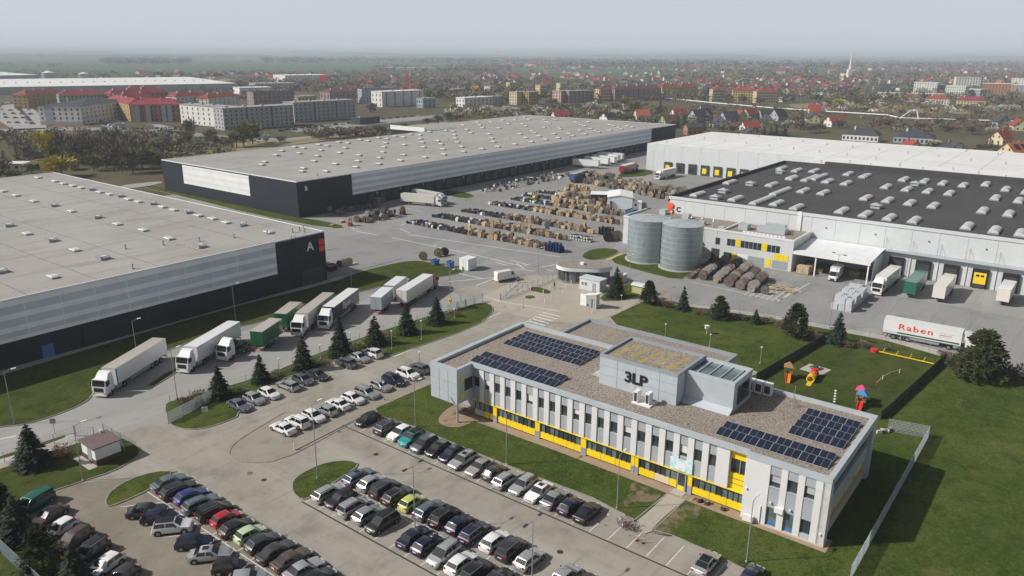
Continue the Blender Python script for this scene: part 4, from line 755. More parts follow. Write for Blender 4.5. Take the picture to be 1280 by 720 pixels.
for x in (-6.4, -3.4): MB().box(x, x + .15, 6.05, 6.2, 0, 3.99).build('lean_to_post', M['metal_grey'], s)
bx = estate_thing('storage_container', 'white box container standing by the yard kerb', 'container', 145.0, 126.6)
MB().box(-1.7, 1.7, -1.5, 1.5, .1, 3.0).build('body', M['cladding_white'], bx); MB().box(-1.75, 1.75, -1.55, 1.55, 3.005, 3.1).build('lid', M['metal_white'], bx)
for y in (-.75, .05): MB().box(-1.74, -1.705, y, y + .7, .3, 2.8).build('door_leaf', M['trim_light'], bx)
for x in (-1.5, 1.3): MB().box(x, x + .2, -1.4, 1.4, 0, .099).build('skid', M['metal_grey'], bx)
MB().box(-2.1, -1.75, .2, .9, 0, 1.1).build('meter_box', M['metal_white'], bx)
# ================================================================== cars
# length, width, height, cowl, roof front, roof rear, rear-glass base, belt height, bonnet height
CARS = {'hatchback': (4.15, 1.76, 1.47, 1.12, 1.85, 3.45, 3.92, .93, .86), 'saloon': (4.65, 1.80, 1.45, 1.35, 2.05, 3.30, 3.98, .92, .84), 'estate car': (4.70, 1.80, 1.48, 1.30, 2.02, 4.10, 4.52, .93, .85),
        'SUV': (4.50, 1.86, 1.66, 1.18, 1.90, 3.92, 4.32, 1.05, 1.0), 'people carrier': (4.45, 1.82, 1.66, .95, 1.85, 3.98, 4.33, 1.02, .95), 'small car': (3.65, 1.64, 1.49, .85, 1.50, 3.08, 3.48, .93, .86), 'van': (4.9, 1.92, 1.93, .95, 1.70, 4.62, 4.82, 1.10, 1.05)}
def car_proto(kind):
    L, Wd, Hh, cw, rf, rr, rb, belt, bon = CARS[kind]; hw = Wd / 2; rise = Hh - belt
    trunk = (rb, belt + .04) if kind == 'saloon' else (rb, belt + .02)
    st = [(0.0, .50, .72), (.07, .62, .84), (.22, bon - .14, .93), (.55, bon - .04, .985), (cw, bon + .05, 1.0), (rf, Hh - .05, 1.0), ((rf * .55 + rr * .45), Hh, 1.0), (rr, Hh - (.06 if kind != 'saloon' else .05), .99), (trunk[0], trunk[1], .975)]
    if kind == 'saloon': st += [(L - .16, belt + .0, .94), (L - .03, belt - .14, .88), (L, .55, .80)]
    else: st += [(L - .05, belt - .12, .93), (L, .55, .85)]
    gh = {rf, rf * .55 + rr * .45, rr}
    mb = MB(); vs = []; zs = .20
    for (s, zt, wf) in st:
        wbd = hw * wf; isg = s in gh; zb = min(belt, zt - .03); wr = wbd * (.74 if kind != 'van' else .84) if isg else wbd * (.80 if s < rb else .82); zr = zt - (.055 if isg else .02)
        half = [(0, zs), (wbd * .88, zs), (wbd * .985, zs + .14), (wbd, min(.58, zb - .05)), (wbd * .965, zb), (wr, max(zr, zb + .005)), (wr * .62, zt - .012), (0, zt)]
        x = L / 2 - s
        ring = [(x, y, z) for y, z in half] + [(x, -y, z) for y, z in half[-2:0:-1]]
        vs += ring
    nr = 14; fs = []; ms = []
    for i in range(len(st) - 1):
        for j in range(nr):
            fs.append((i * nr + j, i * nr + (j + 1) % nr, (i + 1) * nr + (j + 1) % nr, (i + 1) * nr + j)); ms.append(1 if j in (0, 13) else 0)
    fs.append(tuple(range(nr - 1, -1, -1))); ms.append(0); k = (len(st) - 1) * nr; fs.append(tuple(range(k, k + nr))); ms.append(0)
    for f, m_ in zip(fs, ms): pass
    mb.v = vs; mb.f = fs; mb.m = ms
    ax = (L / 2 - .82, -L / 2 + .80); rw = .33 if kind not in ('SUV', 'van') else .36
    for x in ax:                                        # dark wheel arches
        for sg in (-1, 1):
            pts = [(x + (rw + .06) * math.cos(R(t)), sg * (hw + .003), rw + (rw + .06) * math.sin(R(t))) for t in range(-18, 199, 18)]
            mb.add(pts, [tuple(range(len(pts))) if sg < 0 else tuple(range(len(pts) - 1, -1, -1))], 1)
    mb.add([(L / 2 + .012, -hw * .5, .40), (L / 2 + .012, hw * .5, .40), (L / 2 + .004, hw * .5, .58), (L / 2 + .004, -hw * .5, .58)], [(0, 1, 2, 3)], 1)
    for sg in (-1, 1):                                  # sill trim
        mb.box(-L / 2 + 1.25, L / 2 - 1.25, sg * hw - .01, sg * hw + .008, .21, .34, 1)
    root = thing('parked_car', '', 'car')
    body = mb.build('body', [PAINT['white'], M['black']], root, smooth=38)
    def side_pt(s, z, sg, off=.012):
        f = min(1, max(0, (z - belt) / (Hh - .055 - belt))); y = hw * (.965 + ((.74 if kind != 'van' else .84) - .965) * f); return (L / 2 - s, sg * (y + off), z)
    mid = (cw + .35 + rr) / 2 + .12; top = Hh - .12
    rear_s = rr + (.18 if kind == 'saloon' else .05); rear_b = rb - (.30 if kind == 'saloon' else .16)
    for sg in (-1, 1):
        for q in ([(cw + .42, belt + .04), (mid - .04, belt + .04), (mid - .04, top), (rf + .06, top)], [(mid + .05, belt + .04), (rear_b, belt + .04), (rear_s, top), (mid + .05, top)]):
            pts = [side_pt(s, z, sg) for s, z in q]; MB().add(pts, [(0, 1, 2, 3) if sg > 0 else (3, 2, 1, 0)]).build('side_window', M['car_glass'], root)
        hl = MB(); hl.add([(L / 2 - .10, sg * hw * .60, bon - .30), (L / 2 - .02, sg * hw * .55, bon - .18), (L / 2 - .20, sg * hw * .90, bon - .12), (L / 2 - .17, sg * hw * .935, bon - .26), (L / 2 - .3, sg * hw * .6, bon - .3), (L / 2 - .3, sg * hw * .55, bon - .18), (L / 2 - .36, sg * hw * .90, bon - .12), (L / 2 - .36, sg * hw * .935, bon - .26)], [(0, 1, 2, 3), (1, 5, 6, 2), (3, 2, 6, 7), (0, 4, 5, 1), (0, 3, 7, 4)]).build('headlight', M['lens_clear'], root)
        zt = belt - .08; hb = .2 if kind in ('saloon', 'small car', 'hatchback') else .32
        MB().box(-L / 2 - .006, -L / 2 + .12, sg * hw * .72 - .105, sg * hw * .72 + .105, zt - hb * .75, zt + hb * .1).build('tail_light', M['lens_red'], root)
        MB().box(L / 2 - cw - .62, L / 2 - cw - .46, sg * (hw + .04) - .10, sg * (hw + .04) + .10, belt, belt + .14).build('mirror', M['black'], root)
    def screen(s0, z0, w0, s1, z1, w1, name, off):
        n = Vector((z1 - z0, 0, (s1 - s0))); n = n.normalized() * off * (1 if n.z > 0 else -1)
        pts = []
        for (s, z, w_) in ((s0, z0, w0), (s1, z1, w1)):
            for y, c in ((-w_, -.012), (-w_ * .6, .0), (w_ * .6, .0), (w_, -.012)): pts.append((L / 2 - s + n.x, y, z + c + abs(n.z)))
        fs = [(i, i + 1, 5 + i, 4 + i) for i in range(3)]
        return MB().add(pts, fs if s1 > s0 and name == 'windscreen' else [f[::-1] for f in fs]).build(name, M['car_glass'], root)
    screen(cw + .04, bon + .055, hw * .78, rf - .05, Hh - .075, hw * .69, 'windscreen', .018)
    screen(rb - .04, trunk[1] + .02, hw * .76, rr + .05, Hh - .085, hw * .67, 'rear_window', .02)
    tm = MB(); nseg = 14; yv = []
    tw = .115
    prof = [(rw * .62, -tw), (rw * .95, -tw), (rw, -tw * .6), (rw, tw * .6), (rw * .95, tw), (rw * .62, tw)]
    for i in range(nseg):
        t = 6.28319 * i / nseg
        for r_, y in prof: yv.append((r_ * math.cos(t), y, r_ * math.sin(t)))
    kf = [(i * 6 + j, i * 6 + j + 1, ((i + 1) % nseg) * 6 + j + 1, ((i + 1) % nseg) * 6 + j) for i in range(nseg) for j in range(5)]
    tyre = tm.add(yv, kf).mesh('wheel', M['rubber'], 40)
    rm = MB(); rv = [(rw * .63 * math.cos(6.28319 * i / 10), .085, rw * .63 * math.sin(6.28319 * i / 10)) for i in range(10)] + [(rw * .63 * math.cos(6.28319 * i / 10), -.085, rw * .63 * math.sin(6.28319 * i / 10)) for i in range(10)]
    rm.add(rv, [tuple(range(9, -1, -1)), tuple(range(10, 20))]); rim = rm.mesh('rim', M['rim'])
    for x in ax:
        for sg in (-1, 1):
            wh = obj('wheel', tyre, root, (x, sg * (hw - .085), rw)); obj('rim', rim, wh, (0, sg * .02, 0))
    for x in (L / 2 + .014, -L / 2 - .03): MB().box(x - .012, x + .012, -.26, .26, .50 if x > 0 else .62, .61 if x > 0 else .73).build('number_plate', M['plate'], root)
    freeze(root)
    return root
PROTO = {}
used_labels = {}
def place_car(kind, colour, pos, heading, label, group, extra=None):
    if kind not in PROTO:
        PROTO[kind] = car_proto(kind); c = PROTO[kind]; c.location = pos; c.rotation_euler = (0, 0, heading); c['label'] = label; c['group'] = group; ch = CH[c.name]
    else: c = copy_tree(PROTO[kind], pos, heading, label, group); ch = n_children[c.name]
    for o in ch:
        if o.name.startswith('body'): set_mat(o, PAINT[colour])
    L, Wd, Hh, cw, rf, rr, rb = CARS[kind][:7]
    if extra in ('roof', 'sunroof'):
        x0, x1 = (L / 2 - rr - .02, L / 2 - rf - .10) if extra == 'roof' else (L / 2 - rf - 1.0, L / 2 - rf - .35)
        wq = Wd / 2 * (.60 if extra == 'roof' else .36)
        MB().box(x0, x1, -wq, wq, Hh - .06, Hh + .006).build('glass_roof' if extra == 'roof' else 'sunroof', M['car_glass'], c)
    if kind in ('estate car', 'SUV', 'people carrier') and colour != 'teal':
        for sg in (-1, 1): MB().box(L / 2 - rr, L / 2 - rf - .1, sg * Wd * .345 - .02, sg * Wd * .345 + .02, Hh - .03, Hh + .03).build('roof_rail', M['rim'] if colour in ('black', 'dark blue', 'grey', 'dark grey') else M['black'], c)
    return c
def car_row(cars, where, group):
    """cars: (kind, colour, (a, b), heading in degrees from +a, extra). Each label names the car's neighbours."""
    for i, (kind, col, (a, b), hd, ex) in enumerate(cars):
        def d(j): return f'{cars[j][1]} {cars[j][0]}'
        if i == 0: nb = f'end car beside {d(1)}'
        elif i == len(cars) - 1: nb = f'end car beside {d(i - 1)}'
        else: nb = f'between {d(i - 1)} and {d(i + 1)}'
        place_car(kind, col, W(a, b), AL + R(hd), f'{col} {kind} {nb}, {where}', group, ex)
def jit(s): return random.uniform(-s, s)
random.seed(21)
hb, sa, es, su, mp, sc_, va = 'hatchback', 'saloon', 'estate car', 'SUV', 'people carrier', 'small car', 'van'
# row by the spruce strip: noses point towards the aisle (-b) or the trees (+b)
r1 = [('blue grey', sa, 60.6, -1), ('silver', hb, 63.5, -1), ('white', hb, 66.2, -1), ('silver', es, 70.1, 1), ('grey', hb, 73.1, -1), ('dark grey', sa, 75.9, -1), ('grey', su, 82.5, 1), ('silver', sa, 85.7, -1), ('white', su, 88.6, 1)]
car_row([(k, c, (a, 101.4 + jit(.25)), 90 * s + jit(1.5), None) for c, k, a, s in r1], 'spruce row', 'cars parked along the spruce strip')
r2 = [('white', sa, 60.2, 1), ('white', su, 62.8, 1), ('white', hb, 65.5, -1), ('silver', hb, 68.1, 1), ('white', sa, 70.6, 1), ('white', hb, 73.4, -1), ('silver', es, 76.2, -1), ('silver', hb, 79.5, -1), ('dark blue', su, 82.5, -1), ('white', su, 85.8, -1), ('grey', su, 88.7, 1)]
car_row([(k, c, (a, 89.2 + jit(.25)), 90 * s + jit(1.5), None) for c, k, a, s in r2], 'aisle row', 'cars parked across the aisle from the spruce strip')
r3 = [('black', hb, 81.7, -1, 0), ('dark grey', su, 77.4, 1, 0), ('white', hb, 74.7, -1, 0), ('teal', su, 72.1, -1, 'roof'), ('grey', mp, 69.5, -1, 0), ('black', hb, 67.1, -1, 0), ('dark blue', hb, 64.6, -1, 0), ('silver', es, 62.3, -1, 'sunroof'), ('beige', sa, 59.3, -1, 0), ('dark grey', hb, 56.8, 1, 0), ('silver', es, 54.5, 1, 0), ('silver', es, 52.0, -1, 0), ('white', sa, 49.4, -1, 'sunroof'), ('pale grey', sa, 47.0, 1, 0), ('dark blue', hb, 44.5, 1, 0), ('black', sa, 42.1, 1, 0)]
car_row([(k, c, (69.8 + jit(.2), b), (0 if s > 0 else 180) + jit(1.5), e) for c, k, b, s, e in r3], 'office lawn row', 'cars parked along the office lawn')
car_row([('saloon', 'silver', (69.6, 26.6), 180 + 180, 'roof'), ('hatchback', 'dark blue', (70.6, 21.9), 0, None)], 'bays near office end', 'cars parked along the office lawn')
r4 = [('blue grey', es, 70.2, 1, 'sunroof'), ('silver', hb, 67.8, 1, 0), ('dark grey', mp, 65.3, 1, 0), ('black', es, 62.9, 1, 0), ('lime', sc_, 60.4, 1, 0), ('blue grey', es, 57.6, 1, 0), ('black', su, 55.1, 1, 0), ('dark blue', hb, 52.7, 1, 0), ('dark blue', es, 50.2, 1, 0), ('white', hb, 47.4, 1, 0), ('dark grey', mp, 44.9, 1, 0), ('silver', hb, 42.3, 1, 0), ('silver', hb, 37.6, 1, 0), ('black', es, 35.2, 1, 0)]
car_row([(k, c, (58.2 + jit(.2), b), (0 if s > 0 else 180) + jit(1.5), e) for c, k, b, s, e in r4], 'lawn-side island row', 'cars parked nose to tail in the island double row')
r5 = [('silver', es, 70.3, 1, 0), ('black', hb, 68.0, -1, 0), ('silver', mp, 65.3, 1, 0), ('pale grey', hb, 62.8, 1, 0), ('black', mp, 60.1, -1, 0), ('dark blue', sa, 55.2, 1, 0), ('dark blue', hb, 53.0, 1, 0), ('silver', mp, 50.3, -1, 0), ('white', hb, 47.8, 1, 0), ('black', su, 45.4, 1, 0), ('dark grey', es, 42.8, 1, 0)]
car_row([(k, c, (53.0 + jit(.2), b), (0 if s > 0 else 180) + jit(1.5), e) for c, k, b, s, e in r5], 'brick-side island row', 'cars parked nose to tail in the island double row')
r6 = [('blue grey', sa, 88.4, 1, 0), ('black', es, 85.8, 1, 0), ('blue', hb, 83.2, 1, 0), ('blue grey', es, 80.7, 1, 0), ('black', mp, 77.9, 1, 0), ('red', sc_, 75.4, 1, 0), ('black', hb, 72.9, 1, 0), ('pale green', sc_, 70.5, 1, 0), ('dark grey', hb, 68.0, 1, 0), ('dark grey', sa, 65.4, 1, 0), ('brown', sa, 62.9, 1, 0), ('silver', sa, 60.4, 1, 0), ('black', hb, 58.0, 1, 0)]
car_row([(k, c, (41.8 + jit(.2), b), jit(1.5) - 3, e) for c, k, b, s, e in r6], 'kerb row on bricks', 'cars parked on the brick paving')
r7 = [('dark grey', sa, 84.4, 0), ('dark blue', hb, 81.9, 0), ('white', su, 78.8, 'roof'), ('dark blue', hb, 74.1, 0), ('silver', sa, 70.7, 'sunroof'), ('black', sc_, 67.1, 0), ('silver', hb, 63.8, 0)]
car_row([(k, c, (37.0 + jit(.2), b), -41 + jit(2), e) for c, k, b, e in r7], 'slanted brick paving row', 'cars parked on the brick paving')
r8 = [('dark green', va, 96.7, 0), ('purple brown', sa, 92.6, 0), ('white', hb, 88.8, 0), ('brown', su, 85.3, 0), ('black', su, 81.5, 0), ('white', hb, 77.9, 0), ('dark grey', hb, 74.6, 0)]
car_row([(k, c, (28.9 + jit(.2), b), 16 + 180 + jit(2), e) for c, k, b, e in r8], 'row under corner trees', 'cars parked under the corner trees')

# ================================================================== lorries
def wheel_mesh(r, wd):
    mb = MB(); n = 14; v = []
    for i in range(n):
        t = 6.28319 * i / n
        for rr_, y in ((r * .55, -wd / 2), (r, -wd / 2), (r, wd / 2), (r * .55, wd / 2)): v.append((rr_ * math.cos(t), y, rr_ * math.sin(t)))
    mb.add(v, [(i * 4 + j, i * 4 + j + 1, ((i + 1) % n) * 4 + j + 1, ((i + 1) % n) * 4 + j) for i in range(n) for j in range(3)])
    for y in (-wd * .3, wd * .3): mb.add([(r * .56 * math.cos(6.28319 * i / n), y, r * .56 * math.sin(6.28319 * i / n)) for i in range(n)], [tuple(range(n))], 1)
    return mb.mesh('wheel', [M['rubber'], M['rim']])
TW = wheel_mesh(.5, .32)
def axle(root, x): 
    for sg in (-1, 1): obj('wheel', TW, root, (x, sg * 1.05, .5))
def cab(root, x, col, sgn=1):
    """cab-over tractor cab whose front is at x, looking along +x"""
    m = PAINT[col]; b = MB()
    v = [(x - 2.25, -1.2, .95), (x - .05, -1.22, .45), (x - .05, 1.22, .45), (x - 2.25, 1.2, .95), (x - 2.25, -1.22, 3.1), (x - .28, -1.22, 2.95), (x - .28, 1.22, 2.95), (x - 2.25, 1.22, 3.1), (x, -1.20, 1.2), (x, 1.20, 1.2), (x - .06, -1.22, 2.0), (x - .06, 1.22, 2.0)]
    b.add(v, [(0, 3, 2, 1), (4, 5, 6, 7), (1, 2, 9, 8), (8, 9, 11, 10), (10, 11, 6, 5), (0, 1, 8, 10, 5, 4), (3, 7, 6, 11, 9, 2), (0, 4, 7, 3)])
    cb = b.build('cab', m, root)
    b = MB(); b.add([(x - 2.2, -1.1, 3.1), (x - .9, -1.1, 3.0), (x - .9, 1.1, 3.0), (x - 2.2, 1.1, 3.1), (x - 2.2, -1.05, 3.95), (x - 1.5, -.95, 3.75), (x - 1.5, .95, 3.75), (x - 2.2, 1.05, 3.95)], [(4, 5, 6, 7), (0, 1, 5, 4), (1, 2, 6, 5), (2, 3, 7, 6), (0, 4, 7, 3)]).build('roof_deflector', m, cb)
    MB().add([(x - .055, -1.1, 2.0), (x - .055, 1.1, 2.0), (x - .255, 1.08, 2.88), (x - .255, -1.08, 2.88)], [(0, 1, 2, 3)]).build('windscreen', M['car_glass'], cb).location.x = .025
    MB().box(x - .0, x + .03, -.85, .85, 1.05, 1.75).build('grille', M['black'], cb); MB().box(x - .35, x + .04, -1.22, 1.22, .35, .62).build('bumper', m if col != 'white' else M['metal_white'], cb)
    for sg in (-1, 1):
        MB().box(x - 1.25, x - .38, sg * 1.225 - .01, sg * 1.225 + .01, 2.0, 2.75).build('side_window', M['car_glass'], cb)
        MB().box(x - .02, x + .05, sg * 1.0 - .17, sg * 1.0 + .17, .66, .88).build('headlight', M['lens_clear'], cb)
        MB().box(x - .45, x - .25, sg * 1.42 - .1, sg * 1.42 + .1, 2.0, 2.75).build('mirror', M['black'], cb)
    for dx in (.25,): MB().box(x - .28, x + .02, -1.0, 1.0, 2.93, 3.02).build('sun_visor', M['black'], cb)
def trailer_box(root, x0, x1, side, roof, zt=4.0, w=1.275, zb=1.15, rear=None, ribs=False):
    b = MB(); b.box(x0, x1, -w, w, zb, zt - .02); tb = b.build('trailer_body', side, root)
    MB().box(x0 - .02, x1 + .02, -w - .015, w + .015, zt - .018, zt + .02).build('trailer_roof', roof, tb)
    for sg in (-1, 1): MB().box(x0, x1, sg * (w + .012) - .01, sg * (w + .012) + .01, zb - .02, zb + .10).build('side_rail', M['metal_grey'], tb)
    for y in (-w / 2, w / 2): MB().box(x0 - .035, x0 - .003, y - w / 2 + .05, y + w / 2 - .05, zb + .1, zt - .1).build('rear_door', rear or side, tb)
    if ribs:
        mb = MB(); n = int((x1 - x0) / .55)
        for i in range(n):
            for sg in (-1, 1): mb.box(x0 + .25 + i * .55, x0 + .31 + i * .55, sg * (w + .008) - .014, sg * (w + .008) + .014, zb + .12, zt - .05)
        mb.build('side_ribs', side, tb)
    MB().box(x0 + .3, x1 - .3, -.45, .45, .75, zb - .02).build('chassis', M['black'], root)
    MB().box(x0 - .02, x0 + .1, -1.2, 1.2, .5, .68).build('rear_bumper', M['lens_red'], root)
    for sg in (-1, 1): MB().box(x0 + 4.6 if x1 - x0 > 9 else x0 + 2.4, x1 - (3.6 if x1 - x0 > 9 else 1.5), sg * 1.15 - .02, sg * 1.15 + .02, .55, 1.0).build('side_guard', M['metal_grey'], root)
    return tb
def lorry(A, B, cabend, cabcol, side, roof, label, zt=4.0, minlen=None, name='articulated_lorry', group='lorries on the estate', ribs=False, rear=None, zroof=None, rigid=False, cabdrop=True):
    """A, B: photo pixels of the two ends of the visible long top edge of the load box; the box lies on the far side of it"""
    a, b = P(*A, zt), P(*B, zt)
    front, back = (a, b) if cabend == 'A' else (b, a)
    d = (front - back); d.z = 0; L = d.length; d.normalize(); n = Vector((-d.y, d.x, 0))
    if n.dot((a + b) / 2) < 0: n = -n           # away from the camera
    if minlen:
        if cabend is None or cabend == 'A': back = front - d * minlen
        else: back = front - d * minlen
        L = minlen
    o = back + n * 1.29; o.z = 0
    t = thing(name, label, 'lorry', o, math.atan2(d.y, d.x), group)
    trailer_box(t, 0, L, side, roof, zt, ribs=ribs, rear=rear)
    if L > 9:
        for x in (1.9, 3.2, 4.5): axle(t, x)
    else:
        for x in ((2.6, 3.9) if not rigid else (1.6,)): axle(t, x)
    if cabcol:
        x = L + 2.95 if not rigid else L + 2.45
        cab(t, x, cabcol); axle(t, x - 1.3)
        if L > 9: axle(t, x - 4.9); MB().box(L - 3.2, L + 1.4, -.5, .5, .6, 1.1).build('tractor_frame', M['black'], t)
        else: MB().box(L - 1, L + 1.4, -.5, .5, .6, 1.1).build('tractor_frame', M['black'], t); axle(t, 1.9) if not rigid else None
        for sg in (-1, 1): MB().box(L - 1.2, L + .2, sg * 1.0 - .22, sg * 1.0 + .22, .55, 1.05).build('fuel_tank', M['metal_grey'], t)
    else:
        for sg in (-1, 1): MB().box(L - 2.4, L - 2.2, sg * .7 - .08, sg * .7 + .08, 0, .8).build('landing_leg', M['metal_grey'], t)
    return t, L
Wm, TP = PAINT['white'], PAINT['tarp']
t1, L1 = lorry((144, 461), (207, 423), 'A', 'white', Wm, TP, 'white lorry with grey-topped trailer and blue edge, parked alone by the lawn')
[MB().box(L1 - .28, L1 + .02, sg * 1.287 - .012, sg * 1.287 + .012, 1.2, 3.95).build('front_edge', M['blue_mid'], t1) for sg in (-1, 1)]
lorry((246, 434), (300, 402), 'A', 'white', Wm, Wm, 'all-white lorry between the lone trailer lorry and the bare chassis truck')
# bare chassis truck
f0 = P(277.5, 452); r0 = P(311.5, 435); d0 = (r0 - f0).normalized()
ct = thing('chassis_truck', 'white cab truck with an empty black chassis between parked lorries', 'lorry', r0, math.atan2(-d0.y, -d0.x), 'lorries on the estate'); Lc = (r0 - f0).length
cab(ct, Lc, 'white'); axle(ct, Lc - 1.3); axle(ct, 1.4); axle(ct, 2.7)
for sg in (-1, 1):
    MB().box(0, Lc - 2.0, sg * .45 - .1, sg * .45 + .1, .8, 1.1).build('chassis_rail', M['black'], ct); MB().box(2.9, 4.3, sg * 1.0 - .2, sg * 1.0 + .2, .5, 1.0).build('fuel_tank', M['black'], ct)
for x in (.2, 2.0, 4.0): MB().box(x, x + .15, -1.2, 1.2, 1.12, 1.28).build('cross_member', M['black'], ct)
MB().box(-.05, .05, -1.2, 1.2, .5, .66).build('rear_bumper', M['lens_red'], ct)
G_, TG = PAINT['truck green'], PAINT['tarp']
lorry((352.4, 398.5), (327, 415.6), 'A', None, G_, TG, 'green drawbar trailer behind the red-cabbed green truck', name='drawbar_trailer', minlen=7.6)
lorry((376.7, 377.7), (354.4, 395), 'A', 'truck red', G_, TG, 'green box truck with red cab in front of its green trailer', name='box_truck', minlen=7.6, rigid=True)
lorry((384.5, 392), (417.6, 366), 'A', 'white', PAINT['truck cream'], TG, 'white-cabbed lorry with dusty beige trailer roof next to the navy lettered lorry')
t6, L6 = lorry((417.6, 384), (448.5, 360.8), 'A', 'white', PAINT['truck navy'], Wm, 'navy-sided lorry lettered Elpor with white cab and roof')
letter('lettering', 'Elpor', 1.9, M['white_sign'], t6, (L6 * .52, 1.30, 2.75), (R(90), 0, R(180)), depth=.008, bold=.04)
lorry((491.4, 359.4), (476.6, 372), 'A', None, PAINT['truck grey'], Wm, 'grey-blue drawbar trailer with white roof behind its truck', name='drawbar_trailer', minlen=7.4, rear=PAINT['truck grey'])
lorry((508, 346), (492, 358), 'A', 'white', PAINT['truck grey'], Wm, 'grey-blue box truck with white roof in front of its trailer', name='box_truck', minlen=7.4, rigid=True)
lorry((541.3, 343.2), (508.3, 363.6), 'A', 'truck red', PAINT['truck cream'], Wm, 'white-roofed lorry with dark red cab nearest the gate road')
lorry((542, 245), (502, 242), 'A', 'white', PAINT['truck cream'], Wm, 'white lorry backed onto warehouse B, with grey curtain side', minlen=13.6); lorry((546, 242.0), (510.6, 236), 'A', 'white', PAINT['tarp'], Wm, 'white-cabbed lorry hidden behind another at warehouse B docks', minlen=13.6)
t11, L11 = lorry((1203.7, 415.6), (1114.4, 399.4), 'A', 'white', Wm, Wm, 'white refrigerated lorry lettered Raben in red beside the road fence', minlen=13.6)
letter('lettering', 'Raben', 1.6, M['red_sign'], t11, (L11 * .42, -1.30, 2.8), (R(90), 0, 0), depth=.008, bold=.02, spacing=1.18, sx=1.35)
for i, z in enumerate((3.0, 2.6, 2.2)): MB().box(L11 * .72, L11 * .72 + 2.6 - .4 * i, -1.294, -1.288, z, z + .13).build('small_print', M['cladding_mid'] if i != 1 else M['red_sign'], t11)
MB().box(2.6, L11 - .2, -1.296, -1.288, 1.42, 1.72).build('green_band', PAINT['truck green'], t11); MB().box(.05, 2.6, -1.296, -1.288, 1.45, 1.66).build('grey_band', M['cladding_mid'], t11)
MB().box(L11, L11 + .7, -.9, .9, 2.4, 3.8).build('cooling_unit', Wm, t11)
lorry((1109, 347), (1126, 334), 'A', 'white', Wm, PAINT['truck cream'], 'white lorry docked at hall C next to the loading canopy', minlen=13.0)
lorry((1146, 354), (1160.5, 339), 'A', None, PAINT['truck teal'], PAINT['truck teal'], 'green trailer without tractor docked at hall C', name='semi_trailer', minlen=13.0); lorry((1183, 359), (1195, 345), 'A', None, PAINT['truck cream'], PAINT['truck cream'], 'cream trailer without tractor docked beside the yellow dock door', name='semi_trailer', minlen=13.0)
lorry((1264, 363), (1270, 354), 'A', None, PAINT['truck cream'], Wm, 'ribbed white trailer docked farthest from the canopy at hall C', name='semi_trailer', ribs=True, minlen=9.2)
lorry((714, 219), (734, 213), 'B', 'truck red', PAINT['truck blue'], TG, 'blue trailer lorry with red cab among the cable drums', minlen=13.0); lorry((795, 203.7), (778, 208), 'A', 'black', PAINT['truck red'], Wm, 'dark red trailer lorry crossing the yard by the white hall', minlen=12.5)
lorry((829, 213.2), (847, 209.2), 'A', 'white', PAINT['truck cream'], Wm, 'white lorry docked at the white-roofed hall', minlen=13.0)
for i, (A, B) in enumerate((((748, 201), (718, 199)), ((760, 198.2), (735, 196)), ((768, 196.4), (745, 194)), ((772, 194), (755, 192)), ((778, 192.3), (761, 191)))):
    t, L = lorry(A, B, 'A', None, Wm, Wm, ['white trailer docked at warehouse B, nearest the blue trailer', 'white trailer docked inside the row at warehouse B', 'white trailer docked inside the row at warehouse B', 'white trailer docked inside the row at warehouse B', 'white trailer with round black emblem, far end of the docked row'][i], name='semi_trailer', minlen=13.4, group='white trailers docked in a row at warehouse B')
    if i == 4: 
        mb = MB(); n = 16
        for r0_, r1_ in ((.9, .65),):
            v = [(L + .03, r_ * math.cos(6.283 * j / n), 2.6 + r_ * math.sin(6.283 * j / n)) for r_ in (r0_, r1_) for j in range(n)]; mb.add(v, [(j, (j + 1) % n, n + (j + 1) % n, n + j) for j in range(n)])
        mb.build('emblem', M['black_sign'], t)
# vans
bv = P(1035, 357); fv = P(1046, 346); dv = (bv - fv).normalized()
v = thing('box_van', 'white box van parked in front of the loading canopy', 'van', fv, math.atan2(dv.y, dv.x))
MB().box(-1.0, 3.6, -1.1, 1.1, .6, 3.2).build('load_box', Wm, v)
b = MB(); b.add([(3.62, -1.0, .45), (5.5, -1.0, .45), (5.5, 1.0, .45), (3.62, 1.0, .45), (3.62, -1.0, 2.35), (4.1, -.95, 2.35), (4.1, .95, 2.35), (3.62, 1.0, 2.35), (5.45, -1.0, 1.05), (5.45, 1.0, 1.05), (4.75, -1.0, 1.3), (4.75, 1.0, 1.3)], [(0, 3, 2, 1), (4, 5, 6, 7), (5, 10, 11, 6), (10, 8, 9, 11), (8, 1, 2, 9), (0, 1, 8, 10, 5, 4), (3, 7, 6, 11, 9, 2)]); cb = b.build('cab', Wm, v)
MB().add([(4.76, -.92, 1.33), (4.76, .92, 1.33), (4.14, .88, 2.3), (4.14, -.88, 2.3)], [(0, 1, 2, 3)]).build('windscreen', M['car_glass'], cb).location = (.03, 0, .02)
for sg in (-1, 1): MB().box(3.8, 4.6, sg * 1.0 - .012, sg * 1.0 + .012, 1.35, 1.95).build('side_window', M['car_glass'], cb); MB().box(5.44, 5.51, sg * .8 - .15, sg * .8 + .15, .75, .98).build('headlight', M['lens_clear'], cb)
MB().box(5.5, 5.53, -.5, .5, .5, .85).build('grille', M['black'], cb)
vw = wheel_mesh(.36, .24)
for x in (0.2, 4.6):
    for sg in (-1, 1): obj('wheel', vw, v, (x, sg * .95, .36))
rv, fv = P(622.5, 354), P(641, 350.5); dv = (fv - rv).normalized()
v = thing('panel_van', 'white high-roofed panel van turning in at the gate', 'van', rv, math.atan2(dv.y, dv.x))
prof = [(0, .4), (0, 2.45), (.15, 2.6), (4.2, 2.6), (4.5, 2.5), (5.15, 1.45), (5.75, 1.15), (5.9, .8), (5.9, .4)]
b = MB(); n = len(prof); vsx = [(x, y * (1.0 if z < 1.6 else .88), z) for y in (-1.0, 1.0) for x, z in prof]
